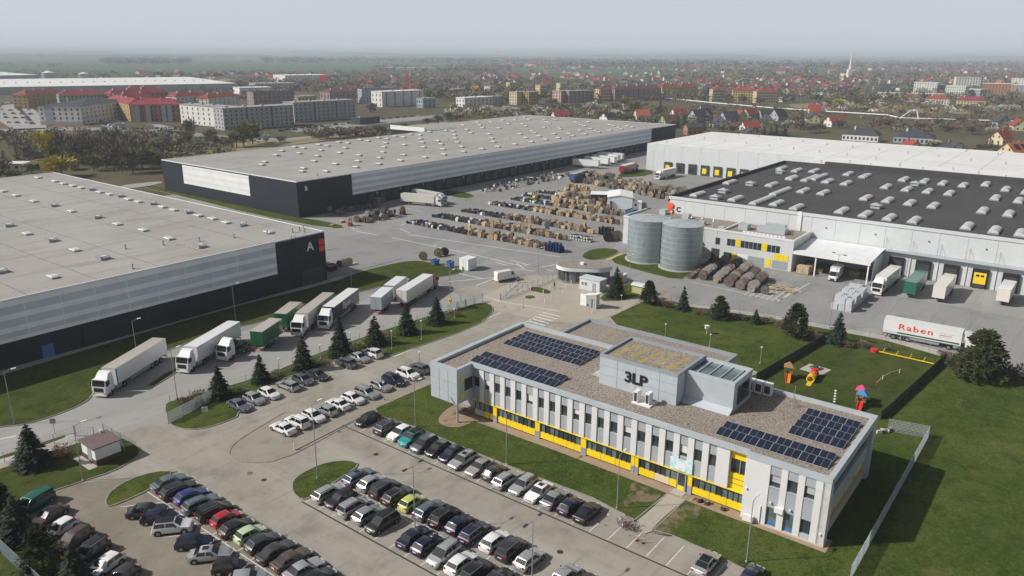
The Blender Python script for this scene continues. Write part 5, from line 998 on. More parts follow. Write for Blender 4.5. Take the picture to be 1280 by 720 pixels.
b.add(vsx, [tuple(range(n)), tuple(range(2 * n - 1, n - 1, -1))] + [(i, n + i, n + (i + 1) % n, (i + 1) % n) for i in range(n)]); b.build('body', Wm, v, smooth=25).location.y = 1.0
MB().add([(4.56, -.85, 2.42), (4.56, .85, 2.42), (5.12, .93, 1.52), (5.12, -.93, 1.52)], [(3, 2, 1, 0)]).build('windscreen', M['car_glass'], v).location = (.03, 1.0, .02)
for sg in (-1, 1): MB().add([(4.0, sg * 1.0, 1.5), (5.0, sg * 1.0, 1.5), (4.55, sg * .9, 2.3), (4.0, sg * .9, 2.3)], [(0, 1, 2, 3), (3, 2, 1, 0)][:1 if sg < 0 else 2][-1:]).build('side_window', M['car_glass'], v).location.y = 1.0 + sg * .02
MB().box(-.03, -.003, .2, 1.8, .6, 2.3).build('rear_doors', M['metal_white'], v); MB().box(.4, 5.2, -.015, -.003, .4, .62).build('side_trim', M['black'], v)
for x in (1.2, 4.9):
    for y in (.12, 1.88): obj('wheel', vw, v, (x, y, .36))
for y in (.12, 1.88): MB().box(-.04, -.004, y - .1, y + .1, 1.0, 1.9).build('tail_light', M['lens_red'], v)
# ================================================================== cable drums and other goods in the yard
M['wood_dark'] = mat('wood_dark', (.15, .115, .095), .9, 0, (.085, .065, .055), 1.2)
M['wood_grey'] = mat('wood_grey', (.31, .29, .27), .9, 0, (.19, .175, .16), 1.2)
def drum_mesh(name, flange, cable, w=.46, n=14):
    """unit drum: flange radius 1, axis along x, standing on its rims"""
    mb = MB(); v = []
    prof = [(0.001, -w), (1, -w), (1, -w + .09), (.55, -w + .09), (.55, w - .09), (1, w - .09), (1, w), (0.001, w)]
    for i in range(n):
        t = 6.28319 * i / n
        for r_, x in prof: v.append((x, r_ * math.cos(t), 1 + r_ * math.sin(t)))
    k = len(prof); fs, ms = [], []
    for i in range(n):
        for j in range(k - 1): fs.append((i * k + j, ((i + 1) % n) * k + j, ((i + 1) % n) * k + j + 1, i * k + j + 1)); ms.append(1 if j == 3 else 0)
    mb.v, mb.f, mb.m = v, fs, ms
    for x in (-w - .008, w + .008): mb.add([(x, .16 * math.cos(6.28 * i / 7), 1 + .16 * math.sin(6.28 * i / 7)) for i in range(7)], [tuple(range(7))], 2)
    return mb, [flange, cable, M['black']]
DM = {}
for nm, fl, cb_ in (('tan', M['wood'], M['plastic_dark']), ('pale', M['wood_pale'], M['wood']), ('old', M['wood_old'], M['plastic_dark']), ('old2', M['wood_dark'], M['black']), ('grey', M['wood_grey'], M['black']), ('dark', M['plastic_dark'], M['metal_grey']), ('blue', M['plastic_blue'], M['black']), ('white', M['metal_white'], M['plastic_dark']), ('orange', M['wood'], M['cable_orange'])):
    mb, ms = drum_mesh('cable_drum', fl, cb_); DM[nm] = (mb.mesh('cable_drum', ms, 35), mb, ms)
STUFF = MB(); STUFF_M = [M['wood_dark'], M['wood_grey'], M['wood'], M['wood_pale'], M['wood_old'], M['plastic_dark'], M['plastic_blue'], M['metal_white'], M['cable_orange'], M['metal_grey'], M['black']]
SMI = {m.name: i for i, m in enumerate(STUFF_M)}
drum_n = [0]
def drum(kind, a, b, r, ang, label, group, z=0.0, single=True):
    if single and drum_n[0] < 296:
        o = obj('cable_drum', DM[kind][0], None, W(a, b, z), AL + ang); o.scale = (r, r, r); tag(o, label, 'cable drum', group); drum_n[0] += 1
    else:
        _, mb, ms = DM[kind]; c, s = math.cos(AL + ang), math.sin(AL + ang); p = W(a, b, z); n = len(STUFF.v)
        STUFF.v += [(p.x + r * (x * c - y * s), p.y + r * (x * s + y * c), z + r * zz) for x, y, zz in mb.v]
        STUFF.f += [tuple(i + n for i in f) for f in mb.f]; STUFF.m += [SMI[ms[m].name] for m in mb.m]
random.seed(5)
# big drums in front of the annex: discs lined up one behind the other
for ri, (a0, a1, b0, r, lab) in enumerate(((172.6, 193.5, 77.2, .62, 'small'), (173.8, 192.8, 74.4, 1.22, 'big'), (173.2, 193.0, 70.4, 1.12, 'big'), (172.2, 190.5, 66.9, 1.2, 'big'), (171.6, 187.4, 63.7, 1.2, 'big'), (171.2, 184.6, 60.9, 1.25, 'big'))):
    a = a0; k = 0
    while a < a1:
        rr_ = r * random.choice([.78, .9, 1.0, 1.06]) * random.uniform(.95, 1.04); kd = random.choice(['old', 'grey', 'grey', 'old2'] if ri else ['tan', 'old', 'old2'])
        if ri == 2 and k == 0: kd, rr_ = 'orange', .6
        wd_ = rr_ * .95
        drum(kd, a + wd_ * .5, b0 + jit(.12) + (a - a0) * .12, rr_, jit(.06), f'{lab} weathered cable drum before the annex, {["in the lane beside the tanks", "second lane from the tanks", "third lane from the tanks", "fourth lane from the tanks", "fifth lane from the tanks", "last lane by the timber"][ri]}', 'big drums lined up before the annex')
        a += wd_ + random.uniform(.15, .5); k += 1
drum('old', 172.2, 57.9, 1.0, .3, 'lone weathered cable drum at the end of the drum lanes by the timber pile', 'big drums lined up before the annex')
# drums against warehouse B
for (a0, a1, b0, b1, n_) in ((167, 191, 206, 210.5, 34), (165, 184.5, 189, 194, 44)):
    for i in range(n_): drum(random.choice(['old', 'old2', 'old', 'tan', 'grey']), random.uniform(a0, a1), random.uniform(b0, b1), random.uniform(.55, 1.05), random.choice([0, 1.57]) + jit(.5), 'weathered cable drum heaped beside the dark end of warehouse B', 'drums heaped beside warehouse B', z=0 if i < n_ * .8 else 1.3)
for px, r, kd, an_ in (((529, 325), 1.15, 'tan', 1.0), ((548, 321), 1.2, 'tan', 1.2), ((556, 319), 1.1, 'dark', 1.2), ((430.5, 332), .95, 'pale', 1.3), ((436.5, 330.5), .95, 'pale', 1.3), ((424.5, 333), .8, 'dark', 1.3), ((760, 302), 1.5, 'dark', .6), ((766, 301), 1.4, 'old', .6), ((772, 300.5), 1.5, 'old', .6)):
    a, b = E(*px); drum(kd, a, b, r, an_, 'large cable drum standing loose on the open yard', 'loose drums on the yard')
# the long rows: dark plastic reels at the B end, wooden drums towards the tanks
rows = [(174.6, 178.5, 121.5, 3), (187.4, 179, 124, 3), (200.4, 177.5, 122.5, 3), (217.0, 178.5, 122, 3), (229.5, 178, 128, 3), (239.5, 180, 142, 2), (249, 180, 150, 2)]
rn = ['first drum row beside the main road', 'second drum row back from the main road', 'third', 'fourth', 'fifth', 'sixth']
for ri, (a0, b1, b0, deep) in enumerate(rows):
    for k in range(deep):
        b = b1 - k * .4
        while b > b0 + k * 3:
            f = (b1 - b) / (b1 - b0)
            if f < .36: kd = random.choice(['dark', 'dark', 'white', 'old', 'dark', 'blue']); r = random.uniform(.35, .6)
            else: kd = random.choice(['tan', 'tan', 'pale', 'pale', 'old', 'old2', 'dark' if ri == 0 else 'old', 'orange' if random.random() < .2 else 'old2']); r = random.uniform(.48, .85) * (1.15 if ri > 3 else 1)
            if random.random() < .93: drum(kd, a0 + k * 1.75 + jit(.25), b, r, random.choice([0, 0, 1.57]) + jit(.2), ('dark reel' if f < .36 else 'wooden cable drum') + ' in the ' + rn[min(ri, 1)], 'drums laid out in rows', single=ri < 2 and k < 2)
            if random.random() < .16 and f > .3: drum(kd, a0 + k * 1.75, b, r * .8, jit(.3), '', '', z=r * 1.9, single=False)
            b -= r * random.uniform(1.25, 1.9) + .12
for i in range(330):                                   # dense heap beyond the rows
    b = random.uniform(123, 186); a = 271 + (b - 123) * .30 + random.uniform(-7, 9); drum(random.choice(['old', 'old2', 'tan', 'grey', 'old']), a, b, random.uniform(.8, 1.25), jit(.5), '', '', z=random.choice([0, 0, 0, 1.6]), single=False)
for i in range(60): drum(random.choice(['tan', 'pale']), 262 + jit(3), random.uniform(158, 174), random.uniform(.5, .8), jit(1), '', '', z=random.choice([0, 0, 1.2]), single=False)
for i in range(150): drum(random.choice(['dark', 'dark', 'old', 'tan', 'white', 'white']), random.uniform(236, 300), random.uniform(192, 204), random.uniform(.35, .7), jit(1.5), '', '', single=False)
for i in range(24): drum('tan', 316 + jit(6), 118 + jit(7), random.uniform(.6, 1.0), jit(1.5), '', '', single=False)
for i in range(45): drum(random.choice(['tan', 'pale', 'orange']), 246 + jit(5), 140 + jit(6), random.uniform(.5, .9), jit(1.5), '', '', z=random.choice([0, 0, 1.3]), single=False)
STUFF.build('cable_drums', STUFF_M, kind='stuff', smooth=35); C.objects[-1]['label'] = 'mass of wooden cable drums heaped across the far yard'
# stacked blue and black reels
def reel_stack(px, nx, ny, nz, m, m2, label, s=.95):
    a, b = E(*px); t = estate_thing('reel_stack', label, 'reels', a, b)
    mb = MB()
    for (z0, z1, r_) in ((0, .08, .42), (.08, .72, .30), (.72, .8, .42)): mb.cyl(0, 0, z0, z1, r_, n=10, m=0 if r_ > .35 else 1)
    me = mb.mesh('reel', [m, m2], 40)
    for i in range(nx):
        for j in range(ny):
            for k in range(nz - (1 if (i * 3 + j) % 4 == 3 else 0)): obj('reel', me, t, (i * s, -j * s, k * .81))
reel_stack((682, 313), 3, 6, 3, M['plastic_blue'], M['plastic_blue'], 'stacked navy plastic reels at the tank end of the first drum row'); reel_stack((714, 299), 2, 8, 2, M['plastic_dark'], M['metal_white'], 'stacked black and white reels behind the navy reels'); reel_stack((749, 293), 3, 5, 3, M['plastic_dark'], M['black'], 'stacked black reels beside the galvanised tanks')
# timber pile, bars, pallets
t = thing('timber_pile', 'loose pale boards heaped in the hatched bay before the annex', 'timber', P(979, 362), AL)
for i in range(26): o = MB().box(-1.6, 1.6, -.12, .12, 0, .09).build('board', random.choice([M['wood_pale'], M['wood']]), t); o.location = (jit(2.2), jit(3.4), .02 + .075 * (i % 5)); o.rotation_euler = (0, jit(.04), jit(.7) + (1.57 if i % 3 else 0))
for px, lb in (((982, 352), 'dark steel bars laid out behind the timber pile'), ((968, 349), 'short dark steel bars beside the end drum lane')):
    t = thing('steel_bars', lb, 'bars', P(*px), AL)
    for i in range(7): o = MB().box(-.1, .1, -2.2, 2.2, 0, .14).build('bar', M['metal_grey'], t); o.location = (i * .5 - 1.5, jit(.2), .02); o.rotation_euler = (0, 0, jit(.06))
wr = mat('white_wrap', (.55, .57, .60), .35, 0, (.42, .44, .47), 2.5)
random.seed(8)
for i in range(8):
    for j in range(3):
        for k in range(2 if (i + j) % 3 else 1):
            c0 = W(*E(1046, 386)); o = MB().box(-.85, .85, -.65, .65, .16, 1.35).box(-.87, .87, -.67, .67, 0, .10).box(-.8, -.6, -.65, .65, .10, .16).box(.6, .8, -.65, .65, .10, .16).build('wrapped_pallet', wr)
            o.location = c0 + e1 * (i * 1.85) + e2 * (-j * 1.45 + .4) + Vector((0, 0, k * 1.36)); o.rotation_euler = (0, 0, AL + jit(.05)); tag(o, 'white shrink-wrapped pallet in the block stacked beside the docked lorry' if not k else 'white shrink-wrapped pallet on top of another beside the docked lorry', 'pallet', 'wrapped pallets beside the canopy')
wl = estate_thing('low_wall', 'low concrete wall beside the wrapped pallets', 'wall', 186, 42.0); MB().box(-7.5, 7.5, -.25, .25, 0, 1.0).build('wall', M['concrete'], wl); MB().box(-7.5, 7.5, -.3, .3, 1.003, 1.08).build('coping', M['kerb'], wl)
def crate(px, sx, sy, sz, lb, m=None):
    t = thing('wooden_crate', lb, 'crate', P(*px), AL); m = m or M['wood_pale']
    MB().box(-sx / 2, sx / 2, -sy / 2, sy / 2, .12, sz).build('box', m, t)
    for x in (-sx / 2 + .1, 0, sx / 2 - .25): MB().box(x, x + .12, -sy / 2, sy / 2, 0, .118).build('skid', M['wood'], t)
    for i in range(5): MB().box(-sx / 2 - .03, -sx / 2 - .003, -sy / 2 + i * sy / 4.4, -sy / 2 + i * sy / 4.4 + .12, .12, sz).build('batten', M['wood'], t)
crate((1004, 342), 2.0, 3.0, 2.1, 'large pale crate under the canopy next to the annex'); crate((1012, 340), 2.0, 1.4, 2.1, 'narrow crate beside the large pale crate under the canopy'); crate((1025, 341), 1.0, 1.2, 1.0, 'small crate at the foot of the canopy post'); crate((1068, 345), 1.4, 2.5, 1.3, 'brown crate under the canopy behind the wrapped pallets', M['wood']); crate((1078, 344), 1.2, 1.4, .9, 'low crate under the canopy by the corner post', M['wood'])
crate((416, 290 - 8), 1.4, 1.2, .5, 'flat crate on the apron beside warehouse B', M['wood']); crate((427, 278), 1.8, 1.6, .7, 'pale flat crate beside the red forklift', M['wood_pale'])
# forklifts
def forklift(px, col, rz, lb):
    t = thing('forklift', lb, 'forklift', P(*px), AL + rz)
    MB().box(-1.1, .6, -.55, .55, .3, 1.05).build('body', col, t); MB().box(-1.2, -.7, -.55, .55, 1.05, 1.3).build('counterweight', col, t); MB().box(-.3, .2, -.3, .3, 1.05, 1.2).build('seat', M['black'], t)
    for x in (-.8, .5):
        for y in (-.5, .5): MB().tube((x, y, 1.05), (x * .85, y, 2.15), .04).build('guard_post', M['black'], t)
    MB().box(-.8, .5, -.55, .55, 2.15, 2.22).build('overhead_guard', M['black'], t)
    for y in (-.4, .3): MB().box(.62, .72, y, y + .1, .1, 2.9).build('mast', M['black'], t); MB().box(.74, 1.8, y, y + .12, .12, .17).build('fork', M['metal_grey'], t)
    for x in (-.75, .35):
        for y in (-.5, .5): obj('wheel', wheel_small, t, (x, y, .3))
wheel_small = wheel_mesh(.3, .2)
forklift((928, 327), M['yellow'], 2.6, 'yellow forklift in front of the white annex door'); forklift((438, 282), M['red_sign'], .6, 'red forklift beside the drum heap at warehouse B'); forklift((668, 252 - 4), M['yellow'], 1.2, 'yellow forklift working among the drum rows')
# skips and small containers
def skip(px, sx, sy, sz, m, lb, rz=0):
    t = thing('waste_container', lb, 'container', P(*px), AL + rz)
    b = MB(); b.add([(-sx / 2 * .8, -sy / 2, .1), (sx / 2 * .8, -sy / 2, .1), (sx / 2 * .8, sy / 2, .1), (-sx / 2 * .8, sy / 2, .1), (-sx / 2, -sy / 2, sz), (sx / 2, -sy / 2, sz), (sx / 2, sy / 2, sz), (-sx / 2, sy / 2, sz)], [(3, 2, 1, 0), (0, 1, 5, 4), (1, 2, 6, 5), (2, 3, 7, 6), (3, 0, 4, 7)]); b.build('bin', m, t)
    MB().box(-sx / 2 * .75, sx / 2 * .75, -sy / 2 + .05, sy / 2 - .05, sz * .7, sz * .82).build('contents', M['leaf_green'] if m is M['blue_mid'] else M['wood'], t)
    for y in (-sy / 2 - .04, sy / 2 + .01): MB().box(-sx / 2, sx / 2, y, y + .03, sz - .12, sz).build('rim', M['metal_grey'], t)
skip((544, 331), 2.2, 1.3, 1.5, M['blue_mid'], 'open blue skip on the yard beside the lawn kerb'); skip((563, 334), 1.8, 1.2, 1.7, M['blue_mid'], 'blue caged bin next to the white box container'); skip((789, 268), 5, 2.3, 1.8, M['blue_mid'], 'long blue skip filled with cuttings beside the shed'); skip((414, 338), 3.0, 1.8, 1.5, M['plastic_dark'], 'black skip at the corner of warehouse A')

# ================================================================== trees
def conifer_mesh(h, r, n, seed, ragged=.35):
    rnd = random.Random(seed); mb = MB(); nt_ = 15; k = 0
    for lv in range(nt_):
        t = (lv + .3) / nt_; nb = max(5, int(n / nt_ * (1.55 - 1.25 * t) / 9)); R0 = r * (1 - t) ** .85 + .12
        for i in range(nb):
            th = rnd.uniform(0, 6.2832); R_ = R0 * rnd.uniform(1 - ragged, 1.12); z = .3 + t * (h - .4) + rnd.uniform(-.2, .2) * h / nt_ * 2; c, s = math.cos(th), math.sin(th); dr = R_ * rnd.uniform(.22, .42)
            for j in range(9):                          # sprays along a drooping branch
                f = .25 + .75 * (j + rnd.random()) / 9; rr_ = R_ * f; zz = z - dr * f * f + .10 * R_ * max(0, f - .7) * 3; sp_ = th + rnd.uniform(-1, 1) * (.20 + .18 * (1 - f)); c2, s2 = math.cos(sp_), math.sin(sp_); l = (.24 + .16 * R_) * rnd.uniform(.7, 1.2); w_ = .10 + .055 * R_
                p = Vector((rr_ * c2 - .3 * l * c, rr_ * s2 - .3 * l * s, zz)); d = Vector((math.cos(sp_ + rnd.uniform(-.7, .7)), math.sin(sp_ + rnd.uniform(-.7, .7)), -rnd.uniform(.15, .75))).normalized() * l; q = Vector((-d.y, d.x, rnd.uniform(-.25, .25))).normalized() * w_
                mb.add([tuple(p - q), tuple(p + q), tuple(p + d)], [(0, 1, 2)])
    mb.tube((0, 0, h - 1.0), (0, 0, h + .2), .07, .01, n=4)
    return mb
def pine_mesh(h, r, seed, ncl=150, per=36):
    rnd = random.Random(seed); mb = MB()
    for i in range(ncl):
        t = rnd.random() ** .9; prof = min(1.0, .78 + 1.2 * t) * max(.12, (1 - t) ** .62); th = rnd.uniform(0, 6.28); rad = r * prof * rnd.uniform(.45, .98); cz = h * (.06 + .90 * t); cx, cy_ = rad * math.cos(th), rad * math.sin(th); cr_ = r * rnd.uniform(.15, .27)
        for j in range(per):
            d = Vector((rnd.gauss(0, 1), rnd.gauss(0, 1), rnd.gauss(.3, .7))).normalized(); p = Vector((cx, cy_, cz)) + d * cr_ * rnd.uniform(.4, 1); a_ = d.orthogonal().normalized() * rnd.uniform(.07, .15); d2 = d * rnd.uniform(.16, .34)
            mb.add([tuple(p - a_), tuple(p + a_), tuple(p + d2)], [(0, 1, 2)])
    return mb
def trunk_mesh(h, r, lean=0): return MB().tube((0, 0, -.1), (lean, 0, h), r, r * .3, n=7)
def limbs_mesh(h, r, seed, n=9):
    rnd = random.Random(seed); mb = MB(); mb.tube((0, 0, -.1), (0, 0, h * .45), .045 * h * .5, .03 * h * .5, n=6)
    for i in range(n):
        th = 6.283 * i / n + rnd.uniform(-.3, .3); z0 = h * rnd.uniform(.2, .48); e = Vector((math.cos(th) * r * .75, math.sin(th) * r * .75, h * rnd.uniform(.65, .92))); mid_ = Vector((e.x * .4, e.y * .4, (z0 + e.z) / 2 + .3)); mb.tube((0, 0, z0), mid_, h * .012, h * .008, n=4); mb.tube(mid_, e, h * .008, h * .003, n=4)
    return mb
def twig_crown(h, r, seed, n=700, size=.5, low=.25, thin=.16, droop=0):
    rnd = random.Random(seed); mb = MB(); lobes = [(rnd.uniform(-.55, .55) * r, rnd.uniform(-.55, .55) * r, h * rnd.uniform(low + .15, .80), rnd.uniform(.38, .62) * r) for _ in range(9)]
    for i in range(n):
        lx, ly, lz, lr = rnd.choice(lobes); d = Vector((rnd.gauss(0, 1), rnd.gauss(0, 1), rnd.gauss(.2, .9))).normalized(); p = Vector((lx, ly, lz)) + d * lr * rnd.random() ** .45
        if droop: d = Vector((d.x * .4, d.y * .4, -1)).normalized()
        else: d = (d + Vector((0, 0, .6))).normalized()
        a_ = d.orthogonal().normalized(); a_.rotate(Matrix.Rotation(rnd.uniform(0, 6.28), 3, d)); a_ *= size * thin * rnd.uniform(.7, 1.6); e = d * size * rnd.uniform(.6, 1.5)
        mb.add([tuple(p - a_), tuple(p + a_), tuple(p + e)], [(0, 1, 2)])
    return mb
SPR = [conifer_mesh(1 * 8, 2.2, 3600, s) for s in (1, 2, 3)]
SPRM = {}
def tree(name, base, top, width, meshes, label, group, cat='tree', fixed_h=None):
    """base and top are photo pixels; the meshes are built for height 8 and radius 2.2"""
    p = P(*base) if len(base) == 2 else Vector(base); h = fixed_h or top_height(base, top); t = thing(name, label, cat, p, random.uniform(0, 6.28), group)
    for nm, me, H0, R0 in meshes:
        o = obj(nm, me, t); o.scale = (width / 2 / R0, width / 2 / R0, h / H0) if nm != 'trunk' else (h / H0,) * 3
    return t
sm_ = [m.mesh('crown', M['spruce']) for m in SPR]; smb = [m.mesh('crown', M['spruce_blue']) for m in SPR]; tr_ = trunk_mesh(8, .2).mesh('trunk', M['bark'])
random.seed(12)
SG = 'spruces on the green strip'
for i, (b_, t_, w_, lab) in enumerate((((275, 497), (272, 456), 4.2, 'spruce at the sliding-gate end of the green strip'), ((327, 478), (324, 442), 3.7, 'spruce second from the sliding gate on the green strip'), ((380, 462), (377, 417), 4.5, 'spruce beside the dark grey saloon on the green strip'), ((426, 445), (422, 395), 5.0, 'tallest spruce on the strip, beside the grey SUV'), ((469, 431), (467, 394), 4.5, 'spruce behind the white SUV at the row end'), ((509, 417), (506, 377), 4.6, 'spruce in front of the red-cabbed lorry'), ((546, 405), (543, 371), 4.6, 'spruce nearest the gate plaza on the strip'))):
    tree('spruce_tree', b_, t_, w_, [('trunk', tr_, 8, 1), ('crown', sm_[i % 3], 8, 2.2)], lab, SG)
for i, (b_, t_, w_, lab, ml) in enumerate((((42, 583), (37, 529), 5.2, 'broad blue spruce beside the white hut', smb), ((770, 372), (769, 333), 4.9, 'spruce behind the ticket kiosk by the small cabin', sm_), ((854, 388), (854, 357), 3.4, 'small spruce by the road fence between two round pines', smb), ((944, 405), (945, 386), 2.6, 'smallest spruce on the back lawn', smb), ((1046, 430), (1048, 389), 4.4, 'spruce at the foot of the floodlight mast', smb), ((24, 676), (12, 618), 4.8, 'spruce shading the green van', smb), ((97, 737), (92, 680), 4.3, 'spruce beside the white hatchback at the lot corner', smb), ((2, 652), (0, 592), 5.4, 'dark spruce behind the corner trees', sm_))):
    tree('spruce_tree', b_, t_, w_, [('trunk', tr_, 8, 1), ('crown', ml[i % 3], 8, 2.2)], lab, 'single spruces')
pm_ = [pine_mesh(8, 2.2, s).mesh('crown', M['pine']) for s in (4, 5)]
for i, (b_, t_, w_, lab) in enumerate((((811, 380), (816, 351), 4.8, 'round pine beside the yellow shelter'), ((899, 399), (901, 370), 5.0, 'round pine on the back lawn by the road fence'), ((994, 421), (997, 380), 6.6, 'bushy pine at the corner of the playground fence'), ((1223, 473), (1228, 413), 10.2, 'large pine in front of the lettered refrigerated lorry'), ((56, 716), (52, 658), 6.0, 'dense pine overhanging the brown SUV'))):
    tree('pine_tree', b_, t_, w_, [('trunk', tr_, 8, 1), ('crown', pm_[i % 2], 8, 2.2)], lab, 'pines round the office')
sh = [twig_crown(2, 1.2, s, 420, .34, .0, .14).mesh('twigs', m) for s, m in ((1, M['twig_red']), (2, M['twig_olive']), (3, M['twig']))]
shs = [(1258, 472, 5.5, 0), (1190, 455, 4.2, 0), (1240, 476, 4, 0), (1020, 425, 3.5, 2), (1075, 434, 3.2, 2), (960, 404, 3, 2), (975, 410, 3, 2), (925, 400, 3, 2), (912, 398, 2.6, 1), (880, 393, 2.6, 2), (835, 384, 3.2, 0), (826, 381, 3, 2), (1180, 447, 3, 0), (235, 508, 4, 0), (250, 503, 3.5, 2), (300, 492, 2.4, 2), (345, 470, 2.4, 1), (447, 437, 3, 1), (405, 456, 2.2, 2), (480, 424, 3.2, 2), (500, 419, 2.4, 1), (395, 458, 2, 2), (568, 396, 2.6, 0), (73, 570, 3.2, 0), (55, 578, 2.4, 2), (870, 392, 2.4, 1), (1110, 438, 2.2, 2), (1060, 434, 2.8, 2), (945, 402, 2.6, 2)]
for i, (x, y, w_, k_) in enumerate(shs):
    o = obj('shrub', sh[k_], None, P(x, y), random.uniform(0, 6)); o.scale = (w_ / 2.4, w_ / 2.4, w_ / 4.2); tag(o, ['reddish bare shrub', 'olive bare shrub', 'brown bare shrub'][k_] + (' by the road fence behind the lawn' if x > 600 else ' beside the corner hut' if y > 560 else ' on the spruce strip'), 'shrub', 'bare shrubs')

# ================================================================== lamps, signs, fences
def lamp(base, top, lab, heads=1, kind='street_lamp', m=None, ang=None, grp='street lamps'):
    h = top_height(base, top); t = thing(kind, lab, 'lamp', P(*base), AL if ang is None else ang, grp); m = m or M['metal_grey']
    MB().tube((0, 0, 0), (0, 0, h), .075 if h > 5 else .045, .045 if h > 5 else .04, n=7).build('pole', m, t); MB().cyl(0, 0, 0, .25, .14, n=7).build('base', M['concrete'], t)
    if h > 5:
        for k in range(heads):
            sg = 1 if k == 0 else -1
            ar = MB().tube((0, 0, h - .1), (sg * 1.0, 0, h + .12), .035, n=5).build('arm', m, t); MB().box(sg * 1.0 - .02, sg * 1.0 + sg * .65, -.14, .14, h + .06, h + .18).build('lamp_head', M['metal_white'] if heads == 1 else M['frame_dark'], t) if sg > 0 else MB().box(-1.65, -.98, -.14, .14, h + .06, h + .18).build('lamp_head', M['frame_dark'], t)
    else:
        MB().cyl(0, 0, h - .12, h + .06, .16, .2, n=8).build('lamp_head', M['metal_white'], t)
L_ = 'tall street lamp '
for b_, t_, lb, hd in (((519.5, 534), (517, 478), 'on the office lawn behind the white hatchback', 1), ((397, 598), (389, 505), 'on the rounded grass island', 1), ((519, 661), (515, 583), 'with two heads in the island double row', 2), ((665, 728), (666, 651), 'with two heads at the end of the island row', 2), ((771, 636), (775, 569), 'on the lawn edge near the bicycles', 1), ((933, 703), (941, 626), 'on the lawn before the white end wall', 1), ((633, 581), (634, 518), 'on the lawn before the yellow windows', 1), ((18, 530), (8, 465), 'at the lawn edge by the entrance road', 1), ((171, 442), (164, 401), 'behind the lone parked lorry', 1), ((222, 502), (214, 437), 'between the road and the sliding gate', 1), ((294.6, 400), (290, 356), 'behind the green trailer', 1), ((104, 601), (96, 532), 'on the corner lawn beside the hut', 1), ((439.5, 358), (437, 331), 'behind the navy lettered lorry', 1), ((786, 362), (787, 320), 'between the spruce and the tanks', 1), ((673, 343), (673, 311), 'beside the yard crossing', 1), ((525, 466), (525, 440), 'at the end of the row by the office corner', 1), ((480, 500), (481, 478), 'in the middle of the row by the aisle', 1), ((563, 387), (562, 339), 'carrying a yellow box by the gate sign', 1), ((687, 277), (686, 222), 'among the drum rows', 1), ((654, 385), (653, 362), 'on the beige gate plaza', 1), ((546, 327), (547, 306), 'beside the loose drums', 1)):
    lamp(b_, t_, L_ + lb, hd)
lamp((1036.5, 411), (1049, 318), 'floodlight mast with twin heads beside the road fence', 2, 'floodlight_mast', ang=AL + 1.2); lamp((815, 229), (815, 189), 'floodlight mast by the white-roofed hall', 2, 'floodlight_mast')
for i, (b_, t_) in enumerate((((831, 425), (831, 405)), ((887, 434), (887, 418)), ((950, 455), (951, 434)), ((568, 398), (569, 386)), ((490, 437), (489, 414)), ((439, 436), (439, 416)), ((527, 425), (527, 401)), ((350, 470), (351, 448)), ((401, 449), (401, 431)), ((776, 390), (775, 369)), ((889, 398), (889, 391)), ((1007, 424), (1008, 416)))):
    lamp(b_, t_, 'short garden lamp post on the ' + ('green spruce strip' if b_[0] < 600 else 'back lawn behind the office'), 1, 'garden_lamp', M['galv_pale'], grp='short garden lamps')
lk = thing('yellow_box', 'yellow equipment box fixed to the lamp by the gate sign', 'box', P(563, 387), AL); MB().box(-.25, .25, -.25, .25, 1.6, 2.5).build('case', M['yellow'], lk); MB().box(-.27, -.252, -.15, .15, 1.8, 2.3).build('front', M['black'], lk)
def panel_mesh(w_, h_, nv, nh, t_=.022):
    mb = MB()
    for i in range(nv + 1): x = w_ * i / nv; mb.box(x - t_ / 2, x + t_ / 2, -t_ / 2, t_ / 2, .08, h_)
    for i in range(nh + 1): z = .1 + (h_ - .12) * i / nh; mb.box(0, w_, -t_ / 2 - .004, t_ / 2 + .004, z - t_ / 2, z + t_ / 2)
    return mb
def fence(pts, h_, lab, m, nv, nh, step=2.5, t_=.022, post=.05, solid=False, px=True, name='fence'):
    pts = [P(*p) if px else W(*p) for p in pts]; t = thing(name, lab, 'fence', pts[0], 0)
    cache = {}
    for p, q in zip(pts[:-1], pts[1:]):
        d = q - p; n = max(1, round(d.length / step)); s = d.length / n; an_ = math.atan2(d.y, d.x); k_ = round(s, 2)
        if k_ not in cache: cache[k_] = (MB().box(.03, s - .03, -.03, .03, .05, h_) if solid else panel_mesh(s, h_, nv, nh, t_)).mesh('fence_panel', m)
        pm2 = cache.setdefault('post', MB().box(-post, post, -post, post, 0, h_ + .08).mesh('post', M['metal_grey'] if not solid else M['frame_dark']))
        for i in range(n):
            o = p + d * (i / n) - pts[0]; obj('fence_panel', cache[k_], t, o, an_); obj('post', pm2, t, o, an_)
    obj('post', cache['post'], t, pts[-1] - pts[0]); return t
fence([(77, 13.5), (117.6, 13.3), (116.4, 18.5)], 2.0, 'tall blue-grey mesh fence beyond the office end wall', M['zinc'], 16, 8, t_=.035, px=False)
fence([(0, 690), (60, 746)], 2.0, 'blue-grey mesh fence at the corner under the trees', M['zinc_edge'], 16, 8, t_=.035)
fdk = mat('fence_dark', (.075, .08, .062), .9, 0, (.05, .052, .042), 1.5)
fence([(122.1, 40.9), (150.0, 37.4)], 1.5, 'dark screen fence on the garden side of the playground', fdk, 1, 1, 2.0, solid=True, px=False); fence([(119.6, 20.3), (152.7, 16.8)], 1.5, 'dark screen fence between the playground and the open lawn', fdk, 1, 1, 2.0, solid=True, px=False)
fence([(806, 376), (960, 396), (1107, 424), (1180, 445), (1330, 482)], 1.6, 'thin wire fence along the road behind the lawns', M['galv_pale'], 5, 3, 3.0, .014, .035); fence([(213, 506), (330, 474), (400, 444), (480, 416), (560, 391)], 1.6, 'thin wire fence along the truck road side of the spruce strip', M['galv_pale'], 5, 3, 3.0, .014, .035)
